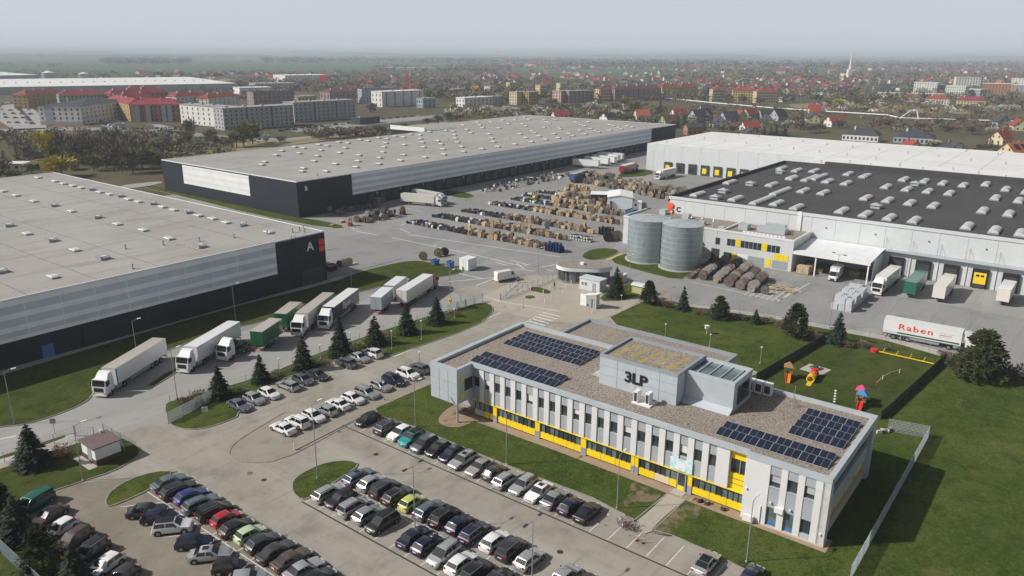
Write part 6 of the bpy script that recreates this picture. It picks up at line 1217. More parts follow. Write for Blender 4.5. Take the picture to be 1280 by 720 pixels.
fence([(560, 391), (603, 377)], 1.9, 'pale sliding gate beside the gate sign', M['galv_pale'], 20, 3, 2.5, .035, name='sliding_gate'); fence([(211, 530), (279, 494)], 1.9, 'barred sliding gate at the tip of the spruce strip', M['galv_pale'], 22, 3, 2.5, .04, name='sliding_gate'); fence([(626, 375), (672, 357), (697, 347)], 1.7, 'pale railing between the gate and the oval gatehouse', M['galv_pale'], 8, 3, 2.2, .025, name='railing')
fence([(625, 375), (650, 353)], 1.3, 'open leaf of the gate on the plaza', M['galv_pale'], 2, 1, 6, .06, name='gate_leaf'); fence([(-30, 592), (40, 565), (95, 545), (118, 546)], 1.5, 'wire fence along the footpath by the corner lawn', M['galv'], 6, 3, 3, .018, .04)
fence([(130, 541), (152, 553), (156, 566)], 1.5, 'bent wire gate behind the white hut', M['galv'], 8, 4, 2.5, .02, .05)
def sign(px, w_, h_, z, m, lab, rz=AL + math.pi / 2, m2=None):
    t = thing('sign', lab, 'sign', P(*px), rz); MB().tube((0, 0, 0), (0, 0, z + h_), .04, n=6).build('post', M['metal_grey'], t); MB().box(-w_ / 2, w_ / 2, -.07, -.045, z, z + h_).build('board', m, t)
    for i in range(3 if m2 else 0): MB().box(-w_ * .35, w_ * .3 - .1 * i, -.078, -.072, z + h_ * (.7 - .25 * i), z + h_ * (.7 - .25 * i) + h_ * .1).build('print', m2, t)
sign((576, 385), 2.2, 1.3, 1.6, M['frame_grey'], 'grey notice board beside the sliding gate'); sign((69, 543), .8, .8, 1.8, M['frame_grey'], 'grey road sign by the footpath strip', R(10)); sign((257, 521), .9, .8, .9, M['white_sign'], 'small white sign on the tip of the spruce strip', R(20), PAINT['truck green']); sign((654, 350), 1.4, 1.0, .8, M['white_sign'], 'white notice board on the plaza edge', R(5)); sign((684, 282 + 8), 1.5, 2.4, .8, mat('sign_blue', (.25, .42, .55), .6), 'pale blue board standing among the drum rows', R(10))
def bollards(l, lab):
    mb = MB(); mb.cyl(0, 0, 0, .95, .08, n=8); mb.cyl(0, 0, .95, 1.0, .08, .03, n=8); me = mb.mesh('bollard', M['metal_white'], 40)
    for p in l: tag(obj('bollard', me, None, P(*p)), lab, 'bollard', lab)
bollards([(679, 367), (687, 363), (681, 378), (689, 374), (707, 360), (714, 355), (663, 364), (655, 372), (704, 368)], 'white bollard on the beige gate plaza'); bollards([(463, 521), (368, 562), (760 - 20, 392)], 'white marker post beside the car park kerb')
def cone(p, lab):
    t = thing('barrier_post', lab, 'post', P(*p)); MB().cyl(0, 0, 0, .06, .2, n=10).build('foot', M['black'], t)
    for i in range(5): MB().cyl(0, 0, .06 + i * .18, .24 + i * .18, .045, n=8).build('band', M['metal_white'] if i % 2 else M['red_sign'], t)
cone((796, 676), 'red and white post beside the bicycles'); cone((804, 679), 'red and white post beside the bicycles'); [o.__setitem__('group', 'barrier posts') for o in C.objects if o.name.startswith('barrier_post')]
st_ = thing('cycle_shelter', 'yellow-framed shelter with dark curved roof by the round pine', 'shelter', P(800, 367), AL)
for x in (-1, 1):
    for y in (-1.6, 1.6): MB().box(x - .06, x + .06, y - .06, y + .06, 0, 2.1).build('post', M['yellow'], st_)
mb = MB(); v = [(x, 1.3 * math.cos(math.pi * i / 8) * 1.0, 0) for x in (0,) for i in range(1)]; n = 8; vv = []
for y in (-1.9, 1.9):
    for i in range(n + 1): t = math.pi * i / n; vv.append((-1.3 * math.cos(t), y, 2.1 + .5 * math.sin(t)))
k_ = n + 1; mb.add(vv, [(i, i + 1, k_ + i + 1, k_ + i) for i in range(n)] + [tuple(range(n, -1, -1)), tuple(range(k_, 2 * k_))]).build('roof', M['cladding_mid'], st_)
MB().box(-1.0, -.95, -1.5, 1.5, .2, 1.9).build('side_panel', mat('shelter_yellow', (.50, .45, .22), .6), st_)
bs = thing('pump_house', 'pale yellow service box behind the spruce by the tanks', 'box', P(778, 352), AL); MB().box(-.8, .8, -.8, .8, 0, 1.9).build('wall', M['cream'], bs); MB().box(-.9, .9, -.9, .9, 1.905, 2.05).build('lid', M['metal_white'], bs); MB().box(-.83, -.803, -.5, .5, .2, 1.7).build('door', M['board'], bs)
sc2 = thing('weather_box', 'white instrument box on a post on the back lawn', 'box', P(883, 418), 0); MB().tube((0, 0, 0), (0, 0, 1.2), .05).build('post', M['metal_white'], sc2); MB().box(-.35, .35, -.35, .35, 1.2, 1.8).build('case', M['metal_white'], sc2); MB().box(-.42, .42, -.42, .42, 1.805, 1.9).build('lid', M['metal_white'], sc2)

# ================================================================== playground
PC = {n: mat('play_' + n, c, .5) for n, c in (('red', (.55, .03, .03)), ('blue', (.04, .22, .45)), ('orange', (.70, .20, .02)), ('yellow', (.70, .48, .03)), ('green', (.12, .42, .08)), ('pink', (.62, .06, .18)), ('wood', (.30, .17, .08)))}
def play(px, lab, roof1, slide, tube_, rz=0, roof2=None, s=1.0):
    t = thing('play_tower', lab, 'playground', P(*px), rz); t.scale = (s,) * 3
    for k, (x0, y0, rf_) in enumerate(((0, 0, roof1), (1.7, .4, roof2))):
        if rf_ is None: continue
        for x in (-.55, .55):
            for y in (-.55, .55): MB().tube((x0 + x, y0 + y, 0), (x0 + x, y0 + y, 2.1), .06, n=5).build('post', PC['wood'], t)
        MB().box(x0 - .6, x0 + .6, y0 - .6, y0 + .6, .9, 1.0).build('platform', PC['wood'], t)
        for y in (-.6, .56): MB().box(x0 - .5, x0 + .5, y0 + y, y0 + y + .04, 1.0, 1.6).build('side_panel', PC[tube_], t)
        MB().add([(x0 - .8, y0 - .8, 2.1), (x0 + .8, y0 - .8, 2.1), (x0 + .8, y0 + .8, 2.1), (x0 - .8, y0 + .8, 2.1), (x0, y0, 2.9)], [(0, 1, 4), (1, 2, 4), (2, 3, 4), (3, 0, 4), (3, 2, 1, 0)]).build('roof', PC[rf_], t)
    MB().add([(-.6, -.3, 1.0), (-.6, .3, 1.0), (-2.2, .3, .2), (-2.2, -.3, .2), (-.6, -.3, .9), (-.6, .3, .9), (-2.2, .3, .1), (-2.2, -.3, .1)], [(0, 1, 2, 3), (7, 6, 5, 4), (0, 3, 7, 4), (1, 5, 6, 2), (2, 6, 7, 3)]).build('slide', PC[slide], t)
    for y in (-.36, .3): MB().add([(-.6, y, 1.25), (-2.2, y, .45), (-2.2, y, .1), (-.6, y, .9), (-.6, y + .06, 1.25), (-2.2, y + .06, .45), (-2.2, y + .06, .1), (-.6, y + .06, .9)], [(0, 3, 2, 1), (4, 5, 6, 7), (0, 1, 5, 4), (1, 2, 6, 5)]).build('slide_side', PC[slide], t)
play((985, 473), 'play tower with blue panels and brown roof beside the dark fence', 'wood', 'orange', 'blue', 1.2, s=1.1); play((1076, 508), 'colourful twin-roofed play tower with red slide near the office', 'blue', 'red', 'orange', 1.0, 'pink', 1.05)
t = thing('play_train', 'orange and yellow play train with tunnel near the concrete slab', 'playground', P(1013, 478), 1.0)
for i, (c_, x) in enumerate((('yellow', 0), ('orange', 1.3), ('red', 2.5))):
    mb = MB(); n = 10; v = []
    for xx in (x - .5, x + .5):
        for rr_ in (.7, .5): v += [(xx, rr_ * math.cos(6.283 * j / n), .75 + rr_ * math.sin(6.283 * j / n)) for j in range(n)]
    fs = []
    for j in range(n): q = (j + 1) % n; fs += [(j, q, 2 * n + q, 2 * n + j), (n + j, 3 * n + j, 3 * n + q, n + q), (j, n + j, n + q, q), (2 * n + j, 2 * n + q, 3 * n + q, 3 * n + j)]
    mb.add(v, fs).build('tunnel_ring', PC[c_], t)
MB().box(-1.9, -.5, -.4, .4, .05, .15).build('ramp', PC['yellow'], t); MB().box(3.0, 3.4, -.5, .5, 0, 1.5).build('end_board', PC['red'], t); MB().box(-.5, 3.0, -.3, .3, .02, .25).build('base', PC['wood'], t)
t = thing('balance_beam', 'long yellow balance beam along the road side of the playground', 'playground', P(1096, 441), 0); bv_ = P(1167, 457) - P(1096, 441); an_ = math.atan2(bv_.y, bv_.x); t.rotation_euler = (0, 0, an_)
MB().box(0, bv_.length, -.12, .12, .3, .45).build('beam', PC['yellow'], t); MB().cyl(-.5, 0, .1, .7, .7, n=10).build('end_drum', PC['red'], t)
for i in range(5): MB().box(i * bv_.length / 4.2 + .2, i * bv_.length / 4.2 + .35, -.1, .1, 0, .299).build('support', PC['wood'], t); MB().tube((i * bv_.length / 4.2 + 1, 0, .4), (i * bv_.length / 4.2 + 1.2, .6, 1.1), .05).build('arm', PC['yellow'], t)
t = thing('picnic_table', 'dark picnic table on the concrete slab in the playground', 'table', P(1019, 462), .5); MB().box(-.9, .9, -.35, .35, .7, .76).build('table_top', M['frame_dark'], t)
for y in (-.75, .55): MB().box(-.9, .9, y, y + .2, .42, .47).build('bench', M['frame_dark'], t)
for x in (-.6, .5): MB().box(x, x + .1, -.75, .75, .3, .4).build('leg_bar', M['frame_dark'], t); MB().box(x, x + .1, -.1, .1, 0, .69).build('leg', M['frame_dark'], t)
t = thing('rope_course', 'low red and white rope climbing course curving across the playground', 'playground', P(1095, 483), 0); rp = [P(*q) - P(1095, 483) for q in ((1095, 483), (1103, 475), (1112, 470), (1124, 467))]
for i, q in enumerate(rp): MB().tube(q, q + Vector((0, 0, .9)), .07).build('post', PC['red'] if i % 2 == 0 else M['metal_white'], t)
for q, r_ in zip(rp[:-1], rp[1:]): MB().tube(q + Vector((0, 0, .7)), r_ + Vector((0, 0, .7)), .03).build('rope', M['metal_white'], t)
# stepping stones and junk by the fence
for i in range(5): tag(MB().cyl(0, 0, 0, .12, .22, .18, n=7).build('stepping_stone', M['metal_white'], None, loc=P(1043 + i * .4, 503 - i * 3.4) + Vector((0, 0, .09))), 'pale stepping stone in the short line on the playground', 'stone', 'stepping stones')
t = thing('firewood_pile', 'small pile of brown boards at the mesh fence corner', 'timber', P(1107, 541), .4)
for i in range(7): o = MB().box(-.6, .6, -.1, .1, 0, .5).build('board', M['wood_old'] if i % 3 else M['metal_white'], t); o.location = (i * .3 - 1, jit(.2), 0.09); o.rotation_euler = (jit(.3), 0, jit(.8))

# ================================================================== bicycles
def bike_mesh():
    mb = MB()
    for x in (-.52, .52):
        for i in range(12):
            t, u = 6.283 * i / 12, 6.283 * (i + 1) / 12; mb.tube((x + .33 * math.cos(t), 0, .35 + .33 * math.sin(t)), (x + .33 * math.cos(u), 0, .35 + .33 * math.sin(u)), .02, n=4, m=1)
        for i in range(4): t = 3.1416 * i / 4; mb.tube((x + .32 * math.cos(t), 0, .35 + .32 * math.sin(t)), (x - .32 * math.cos(t), 0, .35 - .32 * math.sin(t)), .005, n=3, m=1)
    for p, q in (((-.52, 0, .35), (-.2, 0, .8)), ((-.2, 0, .8), (.38, 0, .82)), ((.38, 0, .82), (0, 0, .32)), ((0, 0, .32), (-.2, 0, .8)), ((-.52, 0, .35), (0, 0, .32)), ((.36, 0, .95), (.52, 0, .35)), ((.36, -.28, 1.0), (.36, .28, 1.0))): mb.tube(p, q, .022, n=5)
    mb.box(-.34, -.08, -.07, .07, .88, .94, 1); return mb
bk = bike_mesh(); bcols = [M['metal_white'], M['black'], PC['red'], M['black'], M['metal_grey'], PC['blue']]
for i, (x, y) in enumerate(((775, 657), (779, 660), (784, 661), (788, 664), (781, 653), (792, 660))):
    o = bk.build('bicycle', [bcols[i], M['black']], None, loc=P(x, y), rz=AL + R(70 + 14 * i)); o.rotation_euler = (R(8), 0, AL + R(60 + 17 * i)); tag(o, ['white', 'black', 'red', 'dark', 'grey', 'blue'][i] + ' bicycle parked in the cluster at the head of the entrance path', 'bicycle', 'bicycles by the entrance path')
rk = thing('cycle_rack', 'low metal rack among the bicycles', 'rack', P(782, 661), AL + 1.2)
for i in range(5): MB().tube((i * .5 - 1, -.2, 0), (i * .5 - 1, -.2, .5), .02).build('hoop', M['metal_grey'], rk)
MB().box(-1.1, 1.1, -.22, -.18, .5, .54).build('rail', M['metal_grey'], rk)
for i, px in enumerate(((875, 628), (884, 631), (904, 638))):
    t = thing('boulder', 'dark planter stone at the foot of the yellow windows', 'stone', P(*px), i, 'stones below the yellow windows'); mb = MB(); rnd = random.Random(i); vs_ = [(.5 * math.cos(k * .785) * rnd.uniform(.8, 1.1), .4 * math.sin(k * .785) * rnd.uniform(.8, 1.1), .12) for k in range(8)] + [(.3 * math.cos(k * .785), .25 * math.sin(k * .785), rnd.uniform(.5, .65)) for k in range(8)]
    mb.add(vs_, [(k, (k + 1) % 8, 8 + (k + 1) % 8, 8 + k) for k in range(8)] + [tuple(range(8, 16))]).build('stone', M['drain'], t); MB().add(vs_[8:], [tuple(range(8))]).build('soil', M['earth'], t).location.z = .02

# ================================================================== people
def person(px, h, face, top_m, leg_m, lab, stride=.12, arm=.12):
    s = h / 1.75; me = bpy.data.meshes.new('figure')
    J = {'pel': (0, 0, .95), 'sp': (0, 0, 1.15), 'ch': (0.01, 0, 1.38), 'nk': (.01, 0, 1.52), 'hd': (.03, 0, 1.62), 'ht': (.03, 0, 1.72)}
    for sd_, sg in (('l', 1), ('r', -1)):
        f = stride * sg; J.update({sd_ + 'hip': (0, .10 * sg, .90), sd_ + 'kn': (f * .8, .11 * sg, .50), sd_ + 'an': (f * 1.2, .11 * sg, .08), sd_ + 'to': (f * 1.2 + .16, .12 * sg, .04), sd_ + 'sh': (0, .20 * sg, 1.42), sd_ + 'el': (-f * .5 - .02, .25 * sg, 1.14), sd_ + 'wr': (-f * .9 + arm, .25 * sg, .90), sd_ + 'ha': (-f * 1.0 + arm + .03, .24 * sg, .80)})
    names = list(J); ix = {n: i for i, n in enumerate(names)}
    ed_ = [('pel', 'sp'), ('sp', 'ch'), ('ch', 'nk'), ('nk', 'hd'), ('hd', 'ht')]
    for q in 'lr': ed_ += [('pel', q + 'hip'), (q + 'hip', q + 'kn'), (q + 'kn', q + 'an'), (q + 'an', q + 'to'), ('ch', q + 'sh'), (q + 'sh', q + 'el'), (q + 'el', q + 'wr'), (q + 'wr', q + 'ha')]
    me.from_pydata([tuple(c * s for c in J[n]) for n in names], [(ix[a], ix[b]) for a, b in ed_], []); o = bpy.data.objects.new('figure', me); C.objects.link(o); md = o.modifiers.new('s', 'SKIN')
    rad = {'pel': .14, 'sp': .135, 'ch': .16, 'nk': .06, 'hd': .095, 'ht': .07, 'hip': .09, 'kn': .06, 'an': .045, 'to': .04, 'sh': .07, 'el': .05, 'wr': .038, 'ha': .035}
    for n in names: r_ = rad.get(n, rad.get(n[1:], .05)) * s; v_ = me.skin_vertices[0].data[ix[n]]; v_.radius = (r_, r_); v_.use_root = n == 'pel'
    o.modifiers.new('u', 'SUBSURF').levels = 1; bm_ = bpy.data.meshes.new_from_object(o.evaluated_get(bpy.context.evaluated_depsgraph_get())); bpy.data.objects.remove(o)
    t = thing('person', lab, 'person', P(*px), face); skin = mat('skin', (.48, .30, .22), .6)
    for m in (skin, top_m, leg_m, M['black']): bm_.materials.append(m)
    for p in bm_.polygons:
        z = p.center.z / s; x = abs(p.center.y) / s; p.material_index = 3 if z < .1 else 2 if z < .94 and x < .2 else 0 if (z > 1.5 or (x > .2 and z < .93)) else 1; p.use_smooth = True
    obj('body', bm_, t)
    mb = MB(); n = 8
    v_ = [(.02 * s + r_ * s * math.cos(6.283 * k / n), r_ * s * math.sin(6.283 * k / n), z * s) for r_, z in ((.102, 1.64), (.108, 1.70), (.07, 1.77)) for k in range(n)]
    mb.add(v_, [(r_ * n + k, r_ * n + (k + 1) % n, (r_ + 1) * n + (k + 1) % n, (r_ + 1) * n + k) for r_ in range(2) for k in range(n)] + [tuple(range(2 * n, 3 * n))]).build('hair', mat('hair', (.03, .02, .015), .8), t, smooth=60)
person((648, 353.5), 1.8, R(-100), M['black'], M['black'], 'person in black standing beside the white panel van', .03); person((693, 361), 1.75, R(-60), mat('jacket', (.20, .05, .03), .8), M['frame_dark'], 'person in a red-brown jacket walking over the gate plaza', .2)
# ================================================================== the town and the countryside beyond
random.seed(31)
TW_ = {n: mat('town_' + n, c, .85, 0, tuple(x * .86 for x in c), .15) for n, c in (('white', (.68, .67, .64)), ('cream', (.62, .54, .36)), ('yellow', (.62, .50, .22)), ('pink', (.60, .42, .36)), ('peach', (.62, .44, .30)), ('grey', (.38, .39, .40)), ('bluegrey', (.34, .40, .46)), ('mauve', (.30, .23, .23)), ('red', (.34, .11, .08)), ('brick', (.36, .18, .11)), ('green', (.28, .36, .22)), ('ochre', (.42, .28, .12)), ('dark', (.07, .075, .085)))}
RF_ = {n: mat('tiles_' + n, c, .8, 0, tuple(x * .75 for x in c), .3) for n, c in (('red', (.30, .055, .04)), ('crimson', (.28, .035, .05)), ('orange', (.42, .13, .055)), ('dark', (.055, .06, .07)), ('grey', (.17, .175, .18)), ('brown', (.15, .075, .055)))}
WIN = M['glass']
def gable(mb, w_, d, h0, h1, ov=.5, m=0):
    """gabled roof, ridge along x"""
    mb.add([(-w_ / 2 - ov, -d / 2 - ov, h0 - .3), (w_ / 2 + ov, -d / 2 - ov, h0 - .3), (w_ / 2 + ov, 0, h1), (-w_ / 2 - ov, 0, h1), (-w_ / 2 - ov, d / 2 + ov, h0 - .3), (w_ / 2 + ov, d / 2 + ov, h0 - .3), (-w_ / 2 - ov, -d / 2 - ov, h0 - .5), (w_ / 2 + ov, -d / 2 - ov, h0 - .5), (w_ / 2 + ov, 0, h1 - .25), (-w_ / 2 - ov, 0, h1 - .25), (-w_ / 2 - ov, d / 2 + ov, h0 - .5), (w_ / 2 + ov, d / 2 + ov, h0 - .5)], [(0, 1, 2, 3), (3, 2, 5, 4), (7, 6, 9, 8), (8, 9, 10, 11), (0, 6, 7, 1), (4, 5, 11, 10), (0, 3, 9, 6), (3, 4, 10, 9), (1, 7, 8, 2), (2, 8, 11, 5)], m)
HM = {}
def house_meshes(w_, d, h0, h1, wall, roof, det):
    k = (w_, d, h0, h1, wall, roof)
    if k not in HM:
        wm = MB(); wm.add([(-w_ / 2, -d / 2, 0), (w_ / 2, -d / 2, 0), (w_ / 2, d / 2, 0), (-w_ / 2, d / 2, 0), (-w_ / 2, -d / 2, h0), (w_ / 2, -d / 2, h0), (w_ / 2, d / 2, h0), (-w_ / 2, d / 2, h0), (-w_ / 2, 0, h1 - .3), (w_ / 2, 0, h1 - .3)], [(0, 1, 5, 4), (1, 2, 6, 9, 5), (2, 3, 7, 6), (3, 0, 4, 8, 7)])
        rm = MB(); gable(rm, w_, d, h0, h1); wn = MB()
        for sx in (-1, 1):
            for y in (-d * .2, d * .2): wn.box(sx * (w_ / 2 + .01) - .03, sx * (w_ / 2 + .01) + .03, y - .6, y + .6, 1.0, 2.3); wn.box(sx * (w_ / 2 + .01) - .03, sx * (w_ / 2 + .01) + .03, y - .5, y + .5, h0 + .3, h0 + 1.5)
        for sy in (-1, 1):
            for x in (-w_ * .3, 0, w_ * .3): wn.box(x - .6, x + .6, sy * (d / 2 + .01) - .03, sy * (d / 2 + .01) + .03, 1.0, 2.3)
        HM[k] = (wm.mesh('wall', TW_[wall]), rm.mesh('roof', RF_[roof]), wn.mesh('windows', WIN), MB().box(-.35, .35, -.35, .35, -1.0, .9).mesh('chimney', TW_['brick']))
    return HM[k]
def house(px, w_, d, h0, h1, wall, roof, rz, lab, group, det=True):
    t = thing('house', lab, 'house', P(*px), rz, group); a, b, c, ch = house_meshes(w_, d, h0, h1, wall, roof, det); obj('wall', a, t); r_ = obj('roof', b, t)
    if det: o = obj('windows', c, t); o['kind'] = 'stuff'; obj('chimney', ch, r_, (w_ * .2, d * .12, h1))
    return t
near = [((760, 152), 12, 9, 3.5, 7.5, 'white', 'dark', .5, 'white house with dark roof peeping over the end of warehouse B'), ((700, 148), 13, 9, 3, 6.5, 'white', 'crimson', .1, 'house with dark red roof behind the roof edge of warehouse B'), ((802, 150), 12, 9, 4, 9, 'white', 'orange', .0, 'white house with bright orange roof'), ((836, 156), 13, 10, 3.2, 8, 'green', 'brown', .2, 'green-walled house with brown roof'), ((848, 147), 12, 9, 3.5, 8, 'white', 'crimson', .1, 'house with crimson roof behind the green-walled house'), ((872, 150), 13, 10, 3.5, 9, 'bluegrey', 'dark', .3, 'grey-blue house with steep dark roof beside the pipeline'), ((866, 168), 11, 9, 5.5, 8, 'brick', 'dark', -.1, 'unplastered brick house with dark roof behind the white hall'), ((882, 148), 11, 9, 4, 9, 'mauve', 'crimson', .8, 'mauve house with steep crimson roof'), ((898, 159), 9, 11, 3.5, 8.5, 'white', 'dark', 1.5, 'white house with tall gable facing the halls'), ((911, 152), 14, 9, 3.5, 8.5, 'bluegrey', 'dark', .2, 'long grey house with dark roof next to white gable'), ((937, 148), 12, 9, 4, 9, 'grey', 'red', .3, 'grey house with red roof by the straw field'), ((937, 163), 12, 9, 3, 6.5, 'white', 'red', .0, 'low white house with bright red roof'), ((938, 171), 10, 11, 3, 6.5, 'pink', 'dark', 1.5, 'pink house with dark roof behind the white roof'), ((958, 157), 10, 10, 3, 8, 'white', 'dark', 1.4, 'white gabled house between red roof and conifers'), ((972, 151), 12, 10, 4, 10, 'grey', 'dark', .4, 'house with tall steep dark roof'), ((1015, 153), 12, 10, 3.5, 8, 'cream', 'dark', 1.2, 'cream house with dark roof facing sideways'), ((1043, 158), 13, 10, 4, 8, 'white', 'red', .05, 'white house with broad red roof and white chimney'), ((1138, 190), 8.5, 10, 3, 7, 'yellow', 'red', 1.55, 'small yellow house with red roof right behind the white hall'), ((1190, 193), 10, 12, 3, 7.5, 'white', 'dark', 1.5, 'white house with dark roof right behind the white hall'), ((1250, 180), 11, 9, 4, 8.5, 'cream', 'red', .3, 'cream house with red tiles beside the solar-roofed house'), ((1272, 163), 12, 10, 4, 8.5, 'cream', 'red', 1.1, 'cream gabled house with red roof above the solar-roofed house'), ((1250, 158), 11, 10, 4, 8.5, 'bluegrey', 'dark', 1.3, 'blue-grey house with dark gable near the pipeline'), ((1268, 196), 14, 10, 3.5, 8, 'cream', 'orange', .1, 'cream house with orange roof carrying solar panels')]
for h in near: house(*h[:7], h[7] + .2, h[8], 'houses behind the white-roofed hall')
sp = [o for o in C.objects if o.get('label', '').startswith('cream house with orange roof')][0]
for i in range(2):
    o = MB().box(-1.7, 1.7, -1.6, 1.6, 0, .08).build('solar_panel', M['pv'], sp); o.location = (-3.2 + i * 5.4, -2.9, 6.1); o.rotation_euler = (math.atan2(4.8, 5.5), 0, 0)
def hip(name, A, B, d, h, hr, wall, roof, lab, cat='building', storeys=4, cols=10, group='town buildings', wm=None, win=True, side_cols=3, flat=False, ov=.4, bands=None):
    """block whose front runs between ground pixels A and B, d metres deep"""
    p, q = P(*A), P(*B); v = q - p; L = v.length; rz = math.atan2(v.y, v.x)
    t = thing(name, lab, cat, p, rz, group)
    MB().box(0, L, 0, d, 0, h).build('wall', TW_[wall], t)
    if flat: 
        MB().box(-ov, L + ov, -ov, d + ov, h + .003, h + .5).build('roof', roof if not isinstance(roof, str) else RF_[roof], t)
        for i in range(int(L / 14)): MB().box(5 + i * 14, 7 + i * 14, d * .4, d * .4 + 2, h + .503, h + 1.6).build('roof_unit', M['metal_grey'], t)
    else:
        r_ = MB(); i_ = min(d / 2, L / 2 - .5); r_.add([(-ov, -ov, h), (L + ov, -ov, h), (L + ov, d + ov, h), (-ov, d + ov, h), (i_, d / 2, h + hr), (L - i_, d / 2, h + hr)], [(0, 1, 5, 4), (1, 2, 5), (2, 3, 4, 5), (3, 0, 4), (3, 2, 1, 0)]); rf_ = r_.build('roof', RF_[roof], t)
        for i in range(max(1, int(L / 16))): MB().box(6 + i * 15, 6.9 + i * 15, d * .35, d * .35 + .9, h + hr * .4, h + hr + 1.0).build('chimney', TW_['white'], rf_)
    if win:
        mb = MB(); sh_ = (h - .8) / storeys
        for s in range(storeys):
            z = .9 + s * sh_
            for c_ in range(cols):
                x = L * (c_ + .5) / cols; ww = min(.62, L / cols * .26)
                if bands and c_ % bands == bands - 1: mb.box(x - ww * 1.2, x + ww * 1.2, -.05, -.01, z - .2, z + sh_ * .93)
                else: mb.box(x - ww, x + ww, -.05, -.01, z, z + sh_ * .55)
            for c_ in range(side_cols):
                y = d * (c_ + .5) / side_cols; mb.box(-.05, -.01, y - .7, y + .7, z, z + sh_ * .55); mb.box(L + .01, L + .05, y - .7, y + .7, z, z + sh_ * .55)
        o = mb.build('windows', WIN, t); o['kind'] = 'stuff'
    return t, L
t, L = hip('apartment_block', (51, 156), (103.5, 156.2), 85, 13.5, 4, 'white', 'dark', 'white apartment block with low dark roof beside the parking lots', storeys=4, cols=7, side_cols=14); MB().box(L * .14, L * .34, -.12, -.01, 0, 13.4).build('grey_bay', TW_['bluegrey'], t); MB().box(0, L, -.2, -.01, 0, 2.4).build('plinth', TW_['grey'], t)
t, L = hip('apartment_block', (166, 152.5), (227, 152), 16, 13.5, 4.5, 'red', 'crimson', 'red apartment block with crimson hip roof and blue bays', cols=11)
for f in (.08, .3, .62, .74): MB().box(L * f, L * f + 3.2, -.9, -.06, 0, 12.8).build('blue_bay', TW_['bluegrey'], t)
MB().box(0, L * .07, -.3, -.06, 0, 13).build('ochre_bay', TW_['ochre'], t)
hip('apartment_block', (135, 144), (164, 152), 14, 13.5, 4, 'ochre', 'crimson', 'ochre side wing with crimson roof joined to the red block', cols=8); hip('apartment_block', (76, 136), (133, 134), 14, 13, 4, 'green', 'crimson', 'green-walled block with crimson roof behind the white block', cols=12); hip('apartment_block', (140, 134), (212, 130), 14, 12.5, 4.5, 'red', 'crimson', 'crimson-roofed block behind the red apartment block', cols=12); hip('apartment_block', (36, 136), (80, 131), 14, 13, 4, 'ochre', 'red', 'red-roofed block half hidden behind the white block', cols=8)
hip('apartment_block', (160, 128), (205, 126), 14, 12, 4.5, 'green', 'crimson', 'green block with crimson roof beside the long hall', cols=9); hip('apartment_block', (150, 141), (196, 139), 14, 12.5, 5, 'red', 'crimson', 'red block with crimson roof in the courtyard of red blocks', cols=9); hip('apartment_block', (222, 139), (262, 136), 14, 13, 4, 'white', 'crimson', 'white block with crimson roof behind the grey terrace', cols=8); hip('apartment_block', (262, 138), (300, 134), 14, 11, 4, 'white', 'red', 'white and red block next to the grey terrace', cols=7)
TR = M['roof_grey']
hip('apartment_block', (227, 154.5), (280, 159.5), 14, 14.5, 0, 'white', TR, 'white end wing of the long grey terrace', cols=8, flat=True); hip('apartment_block', (281, 163), (368, 157), 15, 15, 0, 'grey', TR, 'middle part of the long grey terrace', cols=14, flat=True, bands=5, storeys=5); hip('apartment_block', (368.5, 153), (445, 147.5), 15, 15, 0, 'grey', TR, 'far part of the long grey terrace above the shops', cols=14, flat=True, bands=5, storeys=5)
hip('office_block', (318, 134), (369, 132), 18, 15, 0, 'mauve', M['roof_dark'], 'brown flat-roofed block behind the grey terrace', cols=9, flat=True); hip('shop_building', (372, 127), (396, 125), 12, 5, 0, 'yellow', M['roof_grey'], 'low yellow building behind the grey terrace', flat=True, storeys=1, cols=5); hip('office_block', (413, 131), (445, 129), 16, 13, 3, 'mauve', 'brown', 'brown-roofed hall behind the end of the terrace', storeys=2, cols=5)
hip('office_block', (453, 129), (492, 128), 16, 15, 0, 'bluegrey', M['roof_dark'], 'blue-grey block left of the white modern building', flat=True, cols=9); hip('office_block', (478, 134), (530, 131), 18, 15, 0, 'white', M['roof_white'], 'white modern building with ribbon windows', flat=True, cols=5, storeys=3, bands=1); hip('office_block', (581, 134), (616, 132), 14, 9, 0, 'white', M['roof_white'], 'low white building by the blossoming trees', flat=True, storeys=2, cols=7); hip('office_block', (529, 135), (545, 134), 10, 9, 0, 'bluegrey', M['roof_grey'], 'small blue-grey cube by the crossroads', flat=True, storeys=2, cols=3); hip('shop_building', (450, 156), (475, 153), 9, 4.5, 0, 'dark', M['roof_dark'], 'low dark kiosk by the car park road', flat=True, storeys=1, cols=4)
for A, B, h, wl_, lb in (((646, 131), (661, 130), 13, 'cream', 'cream panel block with balconies'), ((661, 131), (673, 130), 13, 'ochre', 'ochre panel block joined to the cream one'), ((701, 129), (711, 128), 13, 'pink', 'pink end wall of the panel block'), ((711, 129), (741, 128), 13, 'mauve', 'mauve panel block joined to the pink end'), ((600, 131), (627, 130), 8, 'bluegrey', 'low blue-grey school behind warehouse B'), ((612, 120), (621, 119.6), 12, 'white', 'small white tower block behind the school'), ((675, 121), (685, 120.7), 14, 'yellow', 'yellow tower block above the ochre block'), ((637, 114), (646, 113.8), 12, 'yellow', 'distant yellow block behind the school'), ((700, 115), (709, 114.8), 12, 'cream', 'distant cream block behind the pink end wall'), ((541, 113), (552, 113), 8, 'white', 'distant white building beyond the crossroads'), ((568, 121), (581, 120), 9, 'peach', 'peach building left of the school')):
    hip('panel_block', A, B, 11, h, 0, wl_, M['roof_grey'], lb, flat=True, cols=6)
